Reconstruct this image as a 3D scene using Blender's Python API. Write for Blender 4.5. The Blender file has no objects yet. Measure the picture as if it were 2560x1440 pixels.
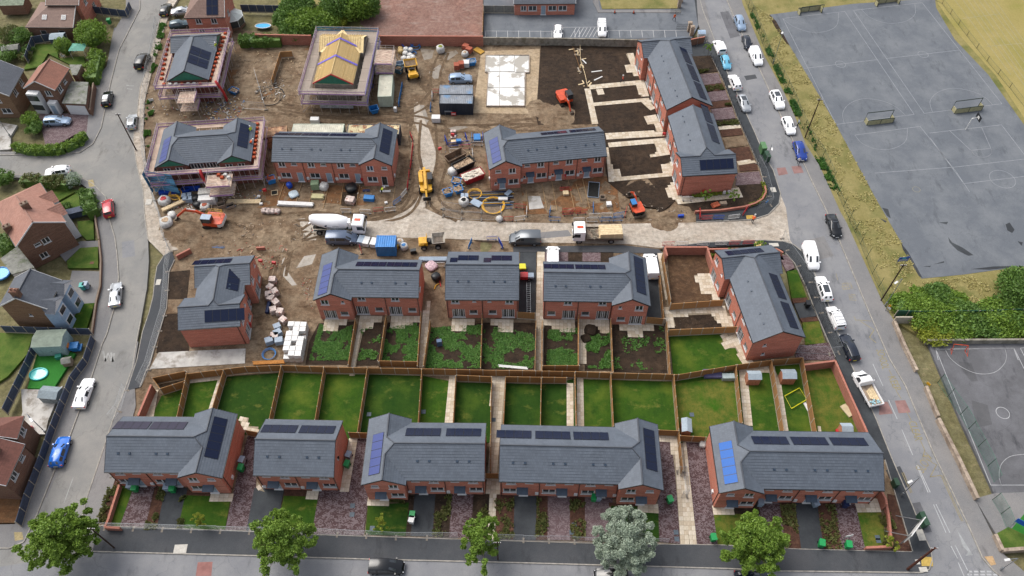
import bpy,bmesh,math,random
from mathutils import Vector,Matrix
random.seed(7)
R=math.radians
SC=bpy.context.scene
COL=SC.collection
# camera
HC,PIT,FPX=100.0,R(53.4),2000.0
cam_d=bpy.data.cameras.new('camera');cam=bpy.data.objects.new('camera',cam_d);COL.objects.link(cam)
cam.location=(0,0,HC);cam.rotation_euler=(R(90)-PIT,0,0)
cam_d.sensor_width=36;cam_d.lens=FPX/2560*36;cam_d.clip_start=1;cam_d.clip_end=6000
SC.camera=cam
# light
SUN_EL,SUN_AZ=R(54),R(-50)
W=bpy.data.worlds.new('World');SC.world=W;W.use_nodes=True
wn=W.node_tree;wn.nodes.clear()
sky=wn.nodes.new('ShaderNodeTexSky');sky.sky_type='NISHITA';sky.sun_disc=False
sky.sun_elevation=SUN_EL;sky.sun_rotation=SUN_AZ;sky.dust_density=4;sky.air_density=1.0
hs=wn.nodes.new('ShaderNodeHueSaturation');hs.inputs['Saturation'].default_value=0.42
bg=wn.nodes.new('ShaderNodeBackground');bg.inputs['Strength'].default_value=0.15
wo=wn.nodes.new('ShaderNodeOutputWorld')
wn.links.new(sky.outputs[0],hs.inputs['Color']);wn.links.new(hs.outputs[0],bg.inputs[0]);wn.links.new(bg.outputs[0],wo.inputs[0])
sd=bpy.data.lights.new('sun','SUN');sd.energy=1.35;sd.angle=R(42);sd.color=(1,.96,.9)
so=bpy.data.objects.new('sun',sd);COL.objects.link(so)
dirv=Vector((math.sin(SUN_AZ)*math.cos(SUN_EL),math.cos(SUN_AZ)*math.cos(SUN_EL),math.sin(SUN_EL)))
so.rotation_euler=dirv.to_track_quat('Z','Y').to_euler();so.location=(0,60,120)
SC.view_settings.view_transform='Standard';SC.view_settings.look='None'
SC.view_settings.gamma=1;SC.view_settings.use_curve_mapping=False
SC.view_settings.exposure=0.74
SC.render.engine='CYCLES'
# helpers
CP,SP=math.cos(PIT),math.sin(PIT)
def P(x,y,z=0.0):
 """where the sight line of a spot of the survey photo meets the level z"""
 u=(x-1280)/FPX;v=(y-720)/FPX
 t=(HC-z)/(SP+v*CP)
 return Vector((u*t,(CP-v*SP)*t,z))
def proj(p):
 d=Vector(p)-Vector((0,0,HC));f=d.y*CP-d.z*SP
 return(1280+FPX*d.x/f,720-FPX*(d.y*SP+d.z*CP)/f)
def lin(c):
 return c if isinstance(c,tuple)else tuple(((int(c[i:i+2],16)/255)**2.2)for i in(0,2,4))
class MB:
 def __init__(s):s.v=[];s.f=[];s.m=[]
 def face(s,pts,m=0):
  n=len(s.v);s.v+=[tuple(p)for p in pts];s.f.append(tuple(range(n,n+len(pts))));s.m.append(m)
 def box(s,x0,y0,z0,x1,y1,z1,m=0):
  n=len(s.v)
  s.v+=[(x0,y0,z0),(x1,y0,z0),(x1,y1,z0),(x0,y1,z0),(x0,y0,z1),(x1,y0,z1),(x1,y1,z1),(x0,y1,z1)]
  for q in((0,3,2,1),(4,5,6,7),(0,1,5,4),(1,2,6,5),(2,3,7,6),(3,0,4,7)):
   s.f.append(tuple(n+i for i in q));s.m.append(m)
 def bar(s,a,b,w,h,m=0,up=(0,0,1)):
  """a box beam from a to b, width w, height h"""
  a=Vector(a);b=Vector(b);d=(b-a).normalized();u=Vector(up)
  sd_=d.cross(u)
  if sd_.length<1e-4:sd_=d.cross(Vector((1,0,0)))
  sd_.normalize();u2=sd_.cross(d)
  n=len(s.v)
  for p in(a,b):
   for i,j in((-1,-1),(1,-1),(1,1),(-1,1)):s.v.append(tuple(p+sd_*(i*w/2)+u2*(j*h/2)))
  for q in((0,1,2,3),(7,6,5,4),(0,4,5,1),(1,5,6,2),(2,6,7,3),(3,7,4,0)):
   s.f.append(tuple(n+i for i in q));s.m.append(m)
 def tube(s,pts,r,k=6,m=0,cap=True):
  pts=[Vector(p)for p in pts];n0=len(s.v)
  rs=r if isinstance(r,(list,tuple))else[r]*len(pts)
  for i,p in enumerate(pts):
   d=(pts[min(i+1,len(pts)-1)]-pts[max(i-1,0)])
   if d.length<1e-6:d=Vector((0,0,1))
   d.normalize()
   a=d.cross(Vector((0,0,1))if abs(d.z)<.9 else Vector((1,0,0))).normalized();b=d.cross(a)
   for j in range(k):
    t=2*math.pi*j/k;s.v.append(tuple(p+(a*math.cos(t)+b*math.sin(t))*rs[i]))
  for i in range(len(pts)-1):
   for j in range(k):
    q=n0+i*k;s.f.append((q+j,q+(j+1)%k,q+k+(j+1)%k,q+k+j));s.m.append(m)
  if cap:
   s.f.append(tuple(n0+j for j in range(k))[::-1]);s.m.append(m)
   e=n0+(len(pts)-1)*k;s.f.append(tuple(e+j for j in range(k)));s.m.append(m)
 def prism(s,pts,z0,z1,m=0):
  n=len(s.v);k=len(pts)
  ar=sum(pts[i][0]*pts[(i+1)%k][1]-pts[(i+1)%k][0]*pts[i][1]for i in range(k))
  if ar<0:pts=pts[::-1]
  s.v+=[(p[0],p[1],z0)for p in pts]+[(p[0],p[1],z1)for p in pts]
  s.f.append(tuple(range(n+k,n+2*k)));s.m.append(m)
  for i in range(k):
   j=(i+1)%k;s.f.append((n+i,n+j,n+k+j,n+k+i));s.m.append(m)
 def blob(s,c,r,seed=0,seg=8,rings=5,jit=.15,m=0,flat=True):
  rnd=random.Random(seed);n=len(s.v)
  for i in range(rings+1):
   ph=math.pi*i/rings-math.pi/2
   for j in range(seg):
    t=2*math.pi*j/seg;q=1+rnd.uniform(-jit,jit)
    s.v.append((c[0]+r[0]*math.cos(ph)*math.cos(t)*q,c[1]+r[1]*math.cos(ph)*math.sin(t)*q,c[2]+r[2]*math.sin(ph)*q))
  for i in range(rings):
   for j in range(seg):
    a=n+i*seg;s.f.append((a+j,a+(j+1)%seg,a+seg+(j+1)%seg,a+seg+j));s.m.append(m)
 def mesh(s,name,mats,smooth=False):
  me=bpy.data.meshes.new(name);me.from_pydata(s.v,[],s.f)
  for mm in(mats if isinstance(mats,(list,tuple))else[mats]):me.materials.append(mm)
  if any(s.m):me.polygons.foreach_set('material_index',s.m)
  if smooth:me.polygons.foreach_set('use_smooth',[True]*len(s.f))
  me.update();return me
 def build(s,name,mats,parent=None,loc=None,rz=0,smooth=False):
  return put(name,s.mesh(name,mats,smooth),parent,loc,rz)
def put(name,me,parent=None,loc=None,rz=0,rot=None,sc=None):
 o=bpy.data.objects.new(name,me);COL.objects.link(o)
 if parent:o.parent=parent
 if loc is not None:o.location=loc
 if rot:o.rotation_euler=rot
 elif rz:o.rotation_euler=(0,0,rz)
 if sc:o.scale=sc
 return o
def tag(o,label,cat,group=None,kind=None):
 o['label']=label;o['category']=cat
 if group:o['group']=group
 if kind:o['kind']=kind
 return o
def thing(name,label,cat,loc=(0,0,0),rz=0,group=None):
 return tag(put(name,None,None,loc,rz),label,cat,group)
def struct(o):o['kind']='structure';return o
def copy_tree(o,parent=None):
 c=o.copy();COL.objects.link(c)
 if parent:c.parent=parent
 for ch in KIDS.get(o.name)or list(o.children):copy_tree(ch,c)
 return c
KIDS={}
def dup(root,loc,rz,label,group=None):
 c=copy_tree(root);c.location=loc;c.rotation_euler=(0,0,rz);c['label']=label
 if group:c['group']=group
 return c
NTH=['first','second','third','fourth','fifth','sixth','seventh','eighth','ninth','tenth','eleventh','twelfth','thirteenth','fourteenth','fifteenth','sixteenth','seventeenth','eighteenth','nineteenth','twentieth']
def head(px,py,qx,qy):
 a=P(px,py);b=P(qx,qy);return math.atan2(b.y-a.y,b.x-a.x)
# materials
class NT:
 def __init__(s,name):
  s.mat=bpy.data.materials.new(name);s.mat.use_nodes=True;s.t=s.mat.node_tree;s.b=s.t.nodes['Principled BSDF']
 def n(s,ty,**k):
  o=s.t.nodes.new('ShaderNode'+ty)
  for a,v in k.items():setattr(o,a,v)
  return o
 def l(s,a,b):s.t.links.new(a,b)
 def co(s,sc=(1,1,1)):
  c=s.n('TexCoord');m=s.n('Mapping');m.inputs['Scale'].default_value=sc;s.l(c.outputs['Object'],m.inputs[0]);return m.outputs[0]
 def noise(s,scale,vec=None,detail=5,rough=.6):
  o=s.n('TexNoise');o.inputs['Scale'].default_value=scale;o.inputs['Detail'].default_value=detail;o.inputs['Roughness'].default_value=rough
  s.l(vec if vec is not None else s.co(),o.inputs['Vector']);return o.outputs['Fac']
 def ramp(s,fac,lo,hi,c0=(0,0,0),c1=(1,1,1)):
  r=s.n('ValToRGB');r.color_ramp.elements[0].position=lo;r.color_ramp.elements[1].position=hi
  r.color_ramp.elements[0].color=(*c0,1);r.color_ramp.elements[1].color=(*c1,1);s.l(fac,r.inputs[0]);return r.outputs[0]
 def mix(s,fac,a,b,mode='MIX'):
  m=s.n('MixRGB',blend_type=mode)
  for i,q in((0,fac),(1,a),(2,b)):
   if isinstance(q,(int,float)):m.inputs[i].default_value=q
   elif isinstance(q,tuple):m.inputs[i].default_value=(*q,1)
   else:s.l(q,m.inputs[i])
  return m.outputs[0]
 def fin(s,col,rough=.8,bump=None,bs=.3,dist=.02,metal=0,spec=None):
  if isinstance(col,tuple):s.b.inputs['Base Color'].default_value=(*col,1)
  else:s.l(col,s.b.inputs['Base Color'])
  if isinstance(rough,(int,float)):s.b.inputs['Roughness'].default_value=rough
  else:s.l(rough,s.b.inputs['Roughness'])
  s.b.inputs['Metallic'].default_value=metal
  if spec is None:spec=.18 if isinstance(rough,(int,float))and rough>.75 else .4
  s.b.inputs['Specular IOR Level'].default_value=spec
  if bump is not None:
   b=s.n('Bump');b.inputs['Strength'].default_value=bs;b.inputs['Distance'].default_value=dist
   s.l(bump,b.inputs['Height']);s.l(b.outputs[0],s.b.inputs['Normal'])
  return s.mat
MATS={}
def mk(name,col,rough=.7,var=.12,scale=4.0,metal=0,spec=None,sc=(1,1,1),col2=None,lo=.5,hi=.62,s2=1.0,bump=0):
 if name in MATS:return MATS[name]
 t=NT(name);c=lin(col);v=t.co(sc)
 f=t.noise(scale,v)
 a=tuple(min(1,q*(1-var*2))for q in c);b=tuple(min(1,q*(1+var*2))for q in c)
 o=t.mix(t.ramp(f,.3,.7),a,b)
 if col2 is not None:o=t.mix(t.ramp(t.noise(s2,v,6,.65),lo,hi),o,lin(col2))
 MATS[name]=t.fin(o,rough,t.noise(scale*6,v)if bump else None,bump,.03,metal,spec);return MATS[name]
# ground materials
KD=0.52
def lin(c):
 return c if isinstance(c,tuple)else tuple(KD*(((int(c[i:i+2],16)/255)**2.2))for i in(0,2,4))
def asphalt(name,c,dark,light,crack=.4,rough=.85):
 t=NT(name);v=t.co()
 o=t.mix(t.ramp(t.noise(.16,v,7,.7),.42,.62),lin(c),lin(light))
 o=t.mix(t.ramp(t.noise(.5,t.co((1,.35,1)),6,.7),.56,.74),o,lin(dark))
 g=t.noise(14,v,3,.7);o=t.mix(.35,o,t.ramp(g,.3,.7,(.25,.25,.25),(.85,.85,.85)),'OVERLAY')
 vo=t.n('TexVoronoi',feature='DISTANCE_TO_EDGE');vo.inputs['Scale'].default_value=.09
 w=t.n('VectorMath',operation='ADD');t.l(v,w.inputs[0]);nz=t.n('TexNoise');nz.inputs['Scale'].default_value=.6;t.l(v,nz.inputs['Vector'])
 sc_=t.n('VectorMath',operation='SCALE');sc_.inputs['Scale'].default_value=3.5;t.l(nz.outputs['Color'],sc_.inputs[0]);t.l(sc_.outputs[0],w.inputs[1]);t.l(w.outputs[0],vo.inputs['Vector'])
 cr=t.ramp(vo.outputs['Distance'],.0015,.006,(1,1,1),(0,0,0));m=t.n('MixRGB');m.blend_type='MULTIPLY'
 o=t.mix(t.mix(1,cr,(crack,crack,crack),'MULTIPLY'),o,lin(dark))
 return t.fin(o,rough,g,.25,.02)
MA={}
MA['road']=asphalt('weathered asphalt','929397','6f7072','a3a3a4')
MA['road2']=asphalt('pale weathered asphalt','989794','7c7975','a9a6a0')
MA['pave']=asphalt('old grey footway asphalt','8f8e8e','767373','9c9997',.2)
MA['tarmac']=asphalt('fresh black tarmac','46494d','303236','565a5d',0)
MA['tarmac2']=asphalt('dusty dark tarmac','54575b','3f4245','5f6063',0)
MA['court']=asphalt('court asphalt','777c83','62676d','888c91',.3)
MA['court2']=asphalt('school court asphalt','707073','4e4e52','828286',.3)
def soil(name,a,b,c,s=.35,bump=.8,puddle=True):
 t=NT(name);v=t.co()
 o=t.mix(t.ramp(t.noise(s,v,8,.65),.38,.6),lin(a),lin(b));o=t.mix(t.ramp(t.noise(s*.5,t.co((1.2,.7,1)),8,.7),.54,.64),o,tuple(x*1.35 for x in lin(b)))
 o=t.mix(t.ramp(t.noise(s*2.3,t.co((.5,1.2,1)),7,.7),.52,.7),o,lin(c))
 o=t.mix(.5,o,t.ramp(t.noise(1.5,v,6,.7),.34,.66,(.26,.26,.26),(.76,.76,.76)),'OVERLAY')
 g=t.noise(7,v,6,.75);o=t.mix(.6,o,t.ramp(g,.25,.75,(.2,.2,.2),(.8,.8,.8)),'OVERLAY')
 vo=t.n('TexVoronoi');vo.inputs['Scale'].default_value=2.2;t.l(v,vo.inputs['Vector'])
 st=t.ramp(vo.outputs['Distance'],.06,.12,(1,1,1),(0,0,0))
 o=t.mix(t.mix(1,st,(.35,.35,.35),'MULTIPLY'),o,lin('b5aca0'))
 return t.fin(o,.92,g,bump,.12)
MA['mud']=soil('trampled site earth','836c56','a08c74','5a4734')
MA['clay']=soil('orange brown clay','966a48','8a694c','6b5240',.5)
MA['topsoil']=soil('dark topsoil','40362e','4f4135','2c2520',.6,1)
MA['sand']=soil('graded sandy earth','ccb698','c0a98a','ab957a',.4,.4)
MA['yard']=soil('brown garden earth','705741','5c4737','836a52',.5,.8)
MA['red']=soil('crushed red hardcore','a58478','977468','b39a8f',.25,.5)
MA['path_mud']=soil('dried pale mud road','c9bbaa','d2c7b8','a59582',.2,.3)
MA['bark']=soil('bark mulch','6a4c3f','5b4238','7a5a48',1.2,1)
MA['verge']=soil('scrubby verge soil','8a8462','7b7552','9a8e6c',.6,.5)
def grass(name,a,b,c,s=.5,stripe=None):
 t=NT(name);v=t.co()
 o=t.mix(t.ramp(t.noise(s,v,8,.7),.38,.62),lin(a),lin(b))
 o=t.mix(t.ramp(t.noise(s*.9,t.co((.8,1.3,2)),7,.7),.56,.72),o,lin('8b8a42')if 'turf' in name and 'art' not in name else lin(c))
 o=t.mix(t.mix(1,t.ramp(t.noise(1.2,t.co((2.6,.12,1)),2),.42,.58),(.3,.3,.3),'MULTIPLY'),o,lin(b))
 o=t.mix(t.ramp(t.noise(s*.45,v,6,.6),.5,.68),o,lin(c))
 g=t.noise(9,v,5,.8);o=t.mix(.6,o,t.ramp(g,.25,.75,(.22,.22,.22),(.78,.78,.78)),'OVERLAY')
 return t.fin(o,.95,g,.7,.08)
MA['lawn']=grass('new turf','37591d','47681f','66792b')
MA['lawn2']=grass('deep green turf','2b4c1a','39581e','4f6824')
MA['lawn3']=grass('patchy turf','4c6c26','7d7c38','44701f',.8)
MA['lawn4']=grass('overgrown green lawn','5b7a33','728240','49692b',.8)
MA['dry']=grass('dry summer grass','958c56','aea16c','777c46',.35)
MA['field']=grass('bleached playing field','b0a262','bbab6e','a09a52',.12)
MA['turfart']=grass('artificial turf','3f8a3a','44903f','3c8438',1)
def blocks(name,a,b):
 t=NT(name);v=t.co((7,11,1));fl=t.n('VectorMath',operation='FLOOR');t.l(v,fl.inputs[0])
 wn_=t.n('TexWhiteNoise');t.l(fl.outputs[0],wn_.inputs['Vector'])
 cl=t.n('TexNoise');cl.inputs['Scale'].default_value=.16;t.l(fl.outputs[0],cl.inputs['Vector'])
 ad=t.n('Math',operation='MULTIPLY_ADD');ad.inputs[1].default_value=.45;t.l(wn_.outputs['Value'],ad.inputs[0]);t.l(cl.outputs['Fac'],ad.inputs[2])
 o=t.mix(t.ramp(ad.outputs[0],.68,.72),lin(a),lin(b))
 br=t.n('TexBrick');br.inputs['Scale'].default_value=1;br.inputs['Mortar Size'].default_value=.04;br.inputs['Brick Width'].default_value=1;br.inputs['Row Height'].default_value=1
 br.offset=0;t.l(v,br.inputs['Vector'])
 o=t.mix(t.mix(1,br.outputs['Fac'],(.5,.5,.5),'MULTIPLY'),o,lin('5a4a48'))
 o=t.mix(.4,o,t.ramp(t.noise(.8,t.co(),6),.3,.7,(.35,.35,.35),(.68,.68,.68)),'OVERLAY')
 return t.fin(o,.8,br.outputs['Fac'],-.3,.01)
MA['block']=blocks('mottled block paving','8d7d80','604a4b')
MA['block2']=blocks('pink grey block paving','938284','776265')
MA['slabbed']=mk('bedding sand','b5a68f',.9,.12,3)
SLABM=[mk('buff paving slab','efe0c8',.85,.07,2.5),mk('pale paving slab','f8ead4',.85,.07,2.5),mk('sandy paving slab','e2d0b6',.85,.08,2.5)]
MA['conc']=mk('pale concrete','dedad3',.8,.12,.6,col2='a9a196',lo=.5,hi=.6,s2=.35)
MA['kerb']=mk('kerb concrete','b9b3a9',.85,.15,2)
MA['puddle']=mk('standing water film','a4998a',.3,.1,.6,col2='8a7d6b')
MA['rut']=soil('churned wheel rut','6f5b48','84705a','57473a',.9,1)
# ground pieces
def pxs(pts,z=0,ox=0,oy=0,s=1.0):
 return[P(ox+x/s,oy+y/s,z)for x,y in pts]
def sheet(name,pts,z,m,base=-.4,uz=None):
 mb=MB();mb.prism([(p.x,p.y)for p in pts],base,z);return struct(mb.build(name,m))
def inside(x,y,pg):
 c=False;n=len(pg)
 for i in range(n):
  a=pg[i];b=pg[i-1]
  if(a[1]>y)!=(b[1]>y)and x<(b[0]-a[0])*(y-a[1])/(b[1]-a[1])+a[0]:c=not c
 return c
sh=lambda o,l,k:[(o[0]+x/k,o[1]+y/k)for x,y in l]
Z1,Z2,Z3,Z4,Z5=(0,0),(680,0),(1380,0),(1840,0),(0,420)
Z6,Z7,Z8=(640,420),(1280,420),(1840,420)
B1,B2,B3,B4=(0,860),(640,860),(1240,860),(1840,860);KB=2.4833
g=MB();g.face([(-1500,-400,-.42),(1500,-400,-.42),(1500,2600,-.42),(-1500,2600,-.42)])
struct(g.build('ground',MA['verge']))
from mathutils import noise as MN
def hsh(x,y,s=1.0,k=0):return MN.fractal(Vector((x*s,y*s,k)),.8,2.0,4)
SITE=[(360,250),(395,110),(420,50),(700,85),(1205,95),(1590,95),(1765,98),(1960,480),(1950,560),(1640,625),(2135,900),(2290,1390),(240,1325),(330,960),(385,760),(430,640),(362,480)]
def mud_sheet():
 pg=[tuple(P(*p)[:2])for p in SITE];st=.55
 x0=min(p[0]for p in pg);x1=max(p[0]for p in pg);y0=min(p[1]for p in pg);y1=max(p[1]for p in pg)
 mounds=[(P(450,570),5,.8),(P(545,592),3.5,.7),(P(690,590),5,.5),(P(1660,548),3.5,.6),(P(1600,470),3,.45),(P(1390,290),4,.7),(P(470,600),3,.5),(P(1345,270),3,.3),(P(640,190),5,.4),(P(610,230),3,.5),(P(1480,545),2,.25),(P(1275,535),2,.25)]
 pits=[(P(1600,480),2.6,.5),(P(1640,510),3,.5),(P(1222,613),1.6,.6),(P(1205,613),1.5,.6)]
 nx=int((x1-x0)/st)+1;ny=int((y1-y0)/st)+1;vs=[];fs=[]
 for j in range(ny+1):
  for i in range(nx+1):
   x=x0+i*st;y=y0+j*st
   z=-.06+.05*hsh(x,y,.12)+.012*hsh(x,y,.45,4);z=max(-.13,min(-.012,z))
   for c,r,h in mounds:
    d=((x-c.x)**2+(y-c.y)**2)**.5/r
    if d<1:z+=h*(1-d*d)**2*(.7+.6*hsh(x,y,.7,9))
   for c,r,h in pits:
    d=((x-c.x)**2+(y-c.y)**2)**.5/r
    if d<1:z-=min(.26,h*(1-d**4))
   vs.append((x,y,z))
 for j in range(ny):
  for i in range(nx):
   x=x0+(i+.5)*st;y=y0+(j+.5)*st
   if inside(x,y,pg):a=j*(nx+1)+i;fs.append((a,a+1,a+nx+2,a+nx+1))
 me=bpy.data.meshes.new('site_earth');me.from_pydata(vs,[],fs);me.materials.append(MA['mud'])
 me.polygons.foreach_set('use_smooth',[True]*len(fs));struct(put('site_earth',me))
mud_sheet()
def S(name,l,m,z=.0,o=(0,0),k=1.0):
 return sheet(name,[P(*q)for q in sh(o,l,k)],z,MA[m])
LK=[(350,0),(350,23),(297,127),(277,207),(253,320),(233,360),(200,382),(120,388),(-150,388)]
LK2=[(-150,437),(110,437),(200,443),(233,460),(265,493),(273,547),(287,593),(293,637),(297,697),(285,773),(267,837),(256,860),(242,904),(230,941),(177,1086),(141,1166),(93,1287),(60,1355),(24,1371),(-200,1371)]
RK=[(445,-60),(400,50),(383,110),(367,173),(350,220),(343,283),(333,350),(340,400),(343,420),(358,477),(362,540),(370,600),(372,653),(367,720),(353,797),(342,853),(332,920),(310,981),(282,1053),(250,1150),(217,1247),(205,1300),(212,1350),(232,1379)]
S('road',[(380,-80)]+LK[0:]+LK2+[(-200,1600),(300,1600),(260,1385)]+RK[::-1],'road2')
BK=[(232,1379),(644,1390),(940,1399),(1248,1406),(1824,1422),(1937,1428),(2303,1432),(2322,1424),(2330,1400),(2326,1375)]
CK=[(2326,1375),(2310,1340),(2281,1267),(2227,1142),(2190,1049),(2122,900),(2093,830),(2070,760),(2037,687),(2018,640),(1983,612),(1957,604),(1907,601),(1760,607),(1657,619)]
DK=[(1740,556),(1880,550),(1920,537),(1947,510),(1951,485),(1940,450),(1933,427),(1913,395),(1887,333),(1857,267),(1820,187),(1797,133),(1783,93),(1757,27),(1747,-10),(1725,-80)]
EK=[(1800,-60),(1817,0),(1833,40),(1853,83),(1897,170),(1947,280),(1977,343),(2013,417),(2030,455),(2067,530),(2100,607),(2140,703),(2173,783),(2223,897),(2263,965),(2291,1033),(2335,1138),(2380,1230),(2424,1323),(2456,1396),(2484,1428),(2600,1520)]
S('road',[(-200,1600),(-200,1450),(232,1379)]+BK[1:]+CK[1:10]+[(2018,640),(1957,604),(1951,485)]+DK[5:]+EK+[(2700,1600)],'road',.004)
S('site_road',[(880,552),(1110,556),(1280,556),(1540,560)]+DK[:5]+[(1965,520),(1975,600)]+CK[10:]+[(1647,620),(1570,610),(1347,606),(1100,596),(930,592),(800,588),(760,575)],'path_mud',.008)
S('lorry_track',[(1035,245),(1050,262),(1062,300),(1075,330),(1090,380),(1088,430),(1072,480),(1062,520),(1120,548),(1250,556),(900,560),(980,545),(1030,515),(1048,470),(1050,400),(1048,340),(1035,300)],'path_mud',-.035)
for l in([(1040,262),(1060,262),(1072,300),(1064,312),(1048,300)],[(1053,330),(1068,325),(1080,345),(1085,400),(1078,420),(1062,400),(1060,360)],[(1072,180),(1100,160),(1109,172),(1098,195),(1085,197)],[(1112,132),(1140,125),(1146,132),(1120,150),(1106,146)],[(1120,320),(1160,310),(1170,318),(1140,326)],[(1050,120),(1085,125),(1080,145),(1060,150)],[(705,650),(715,640),(720,680),(742,712),(730,714),(708,690)],[(760,640),(790,635),(780,660),(740,670)]):
 S('puddle',l,'puddle',-.048)
zz_=[-.05]
for l,m in(([(640,560),(760,545),(800,560),(790,600),(690,600)],'path_mud'),([(560,175),(660,170),(690,230),(600,260)],'clay'),([(600,470),(760,480),(800,500),(640,520)],'clay'),([(780,105),(900,105),(920,120),(760,125)],'clay'),([(1300,440),(1540,440),(1550,530),(1310,535)],'clay'),([(690,455),(985,470),(1005,520),(720,500)],'clay')):
 zz_[0]-=.0017;S('earth_patch',l,m,zz_[0])
S('slab_apron',[(1203,128),(1350,122),(1342,285),(1182,283)],'sand',-.008)
S('topsoil_strip',[(1352,114),(1452,112),(1460,200),(1478,310),(1345,312),(1340,290)],'topsoil',-.006)
S('concrete_apron',sh(B1,[(985,52),(1525,28),(1520,120),(930,155)],KB),'conc',.02)
S('red_ground',[(925,-60),(1208,-60),(1207,92),(955,92),(900,60)],'red',-.05)
S('verge',[(690,-60),(935,-60),(900,60),(955,90),(770,92),(700,90)],'dry',-.06)
S('car_park',[(1209,-40),(1209,93),(1590,97),(1730,95),(1748,60),(1738,-40)],'court',.0)
S('grass_plot',[(1492,-30),(1698,-30),(1693,22),(1505,23)],'dry',.1)
S('footway',[(1490,-30),(1500,25),(1702,26),(1702,32),(1495,32),(1482,5)],'pave',.08)
def pv(name,a,b,m,z=.11):S(name,a+b[::-1],m,z)
LB=[(315,-30),(315,27),(283,83),(267,167),(233,207),(222,287),(217,333),(187,377),(83,380),(-150,380)]
pv('pavement',LK,LB,'pave')
LB2=[(-150,445),(110,445),(190,452),(217,470),(233,503),(240,560),(247,600),(252,650),(250,713),(240,753),(229,837),(217,864),(207,900),(173,940),(125,1061),(97,1138),(60,1234),(38,1311),(-150,1315)]
pv('pavement',LK2,LB2,'pave')
pv('pavement',[(445,-60),(400,50),(383,110),(367,173),(350,220),(343,283),(333,350),(340,400),(343,420),(358,477),(362,540),(370,600),(410,640),(430,627)],[(480,-60),(425,30),(402,100),(380,180),(360,260),(358,333),(363,390),(378,470),(404,545),(410,560),(440,610),(445,625)],'path_mud',.07)
NF=[(430,627),(410,640),(393,667),(387,703),(383,743),(373,783),(357,830),(343,900),(318,977)]
NFR=[(437,650),(423,680),(420,727),(417,770),(407,803),(383,880),(375,908),(362,937),(350,969)]
pv('footpath',NF,NFR,'tarmac2',.12)
pv('pavement',[(342,853),(332,920),(310,981),(282,1053),(250,1150),(217,1247),(205,1300),(212,1350),(232,1379)],[(346,855),(335,925),(340,1015),(310,1130),(283,1215),(244,1310),(245,1316),(246,1345),(250,1380)],'pave',.09)
BB=[(245,1315),(624,1329),(777,1337),(1147,1349),(1482,1359),(1804,1363),(1993,1373),(2279,1380)]
S('pavement',BK+[(2281,1345)]+BB[::-1],'tarmac2',.12)
S('footpath',CK+[(1657,626),(1760,620),(1883,612),(1930,618),(1957,626),(1963,633),(1987,660),(2013,713),(2040,783),(2070,853),(2088,893),(2168,1081),(2212,1150),(2281,1379),(2324,1380)],'tarmac',.125)
S('footpath',DK+[(1735,-10),(1745,60),(1762,100),(1780,147),(1810,207),(1843,293),(1873,360),(1900,423),(1913,473),(1917,493),(1900,510),(1863,522),(1740,535)],'tarmac',.125)
S('pavement',[(1738,-60),(1745,60),(1760,98),(1792,120),(1783,93),(1747,-60)],'pave',.13)
EB=[(1835,-60),(1857,13),(1880,67),(1910,140),(1960,233),(1990,300),(2013,360),(2047,413),(2073,470),(2100,530),(2117,560),(2147,627),(2177,693),(2207,760),(2233,800),(2255,860),(2295,937),(2315,977),(2347,1045),(2404,1158),(2436,1247),(2480,1335),(2500,1379),(2560,1430),(2600,1440),(2700,1500)]
pv('pavement',EK,EB,'pave',.12)
S('site_pavement',[(1283,617),(1557,613),(1647,623),(1657,633),(1283,630)],'tarmac2',.03)
def kerb(pts,w=.14,h=.135,m='kerb',nm='kerb'):
 mb=MB();q=[P(*p)for p in pts]
 for a,b in zip(q,q[1:]):
  if(b-a).length>.05:mb.bar((a.x,a.y,h/2-.1),(b.x,b.y,h/2-.1),w,h+.2)
 o=mb.build(nm,MA[m]);return struct(o)
for k in(LK,LK2,BK,CK,DK,EK,RK[:12],RK[14:]):kerb(k)
kerb(NF,.1);kerb(NFR,.1);kerb(BB,.08,.14)
kerb([(2212,1150),(2281,1379)],.08,.14);kerb([(1963,633),(1987,660),(2013,713),(2040,783),(2070,853),(2088,893)],.08,.14)
kerb([(1780,147),(1810,207),(1843,293),(1873,360),(1900,423),(1913,473),(1917,493),(1900,510),(1863,522),(1740,535)],.08,.14)
S('grass_bank',EB[:15]+[(2280,830),(2325,850),(2360,845),(2700,845),(2700,600),(2700,-60)],'dry',.03)
S('playing_field',[(2330,-60),(2345,10),(2400,90),(2490,190),(2590,340),(2800,560),(2900,-60)],'field',.05)
S('sports_court',[(1925,37),(2133,10),(2307,-2),(2318,-10),(2330,-60),(2340,20),(2387,100),(2470,187),(2560,313),(2700,500),(2700,650),(2553,667),(2407,687),(2303,697),(2253,607),(2193,503),(2153,430),(2093,317),(2023,197),(1973,113)],'court',.06)
S('school_court',[(2319,856),(2700,850),(2700,1226),(2484,1234),(2476,1214),(2400,1050),(2333,892)],'court2',.06)
S('school_path',[(2436,1247),(2484,1234),(2700,1226),(2700,1260),(2560,1285),(2530,1330),(2489,1335)],'pave',.1)
S('artificial_turf',[(2560,1285),(2700,1260),(2700,1340),(2515,1345),(2530,1320)],'turfart',.12)
S('grass_plot',[(2489,1335),(2520,1318),(2560,1338),(2700,1338),(2700,1368),(2515,1370),(2497,1375)],'lawn4',.14)
S('footpath_worn',sh(Z8,[(1180,1040),(1290,960),(1420,890),(1440,900),(1300,975),(1200,1060)],3),'verge',.034)
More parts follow.
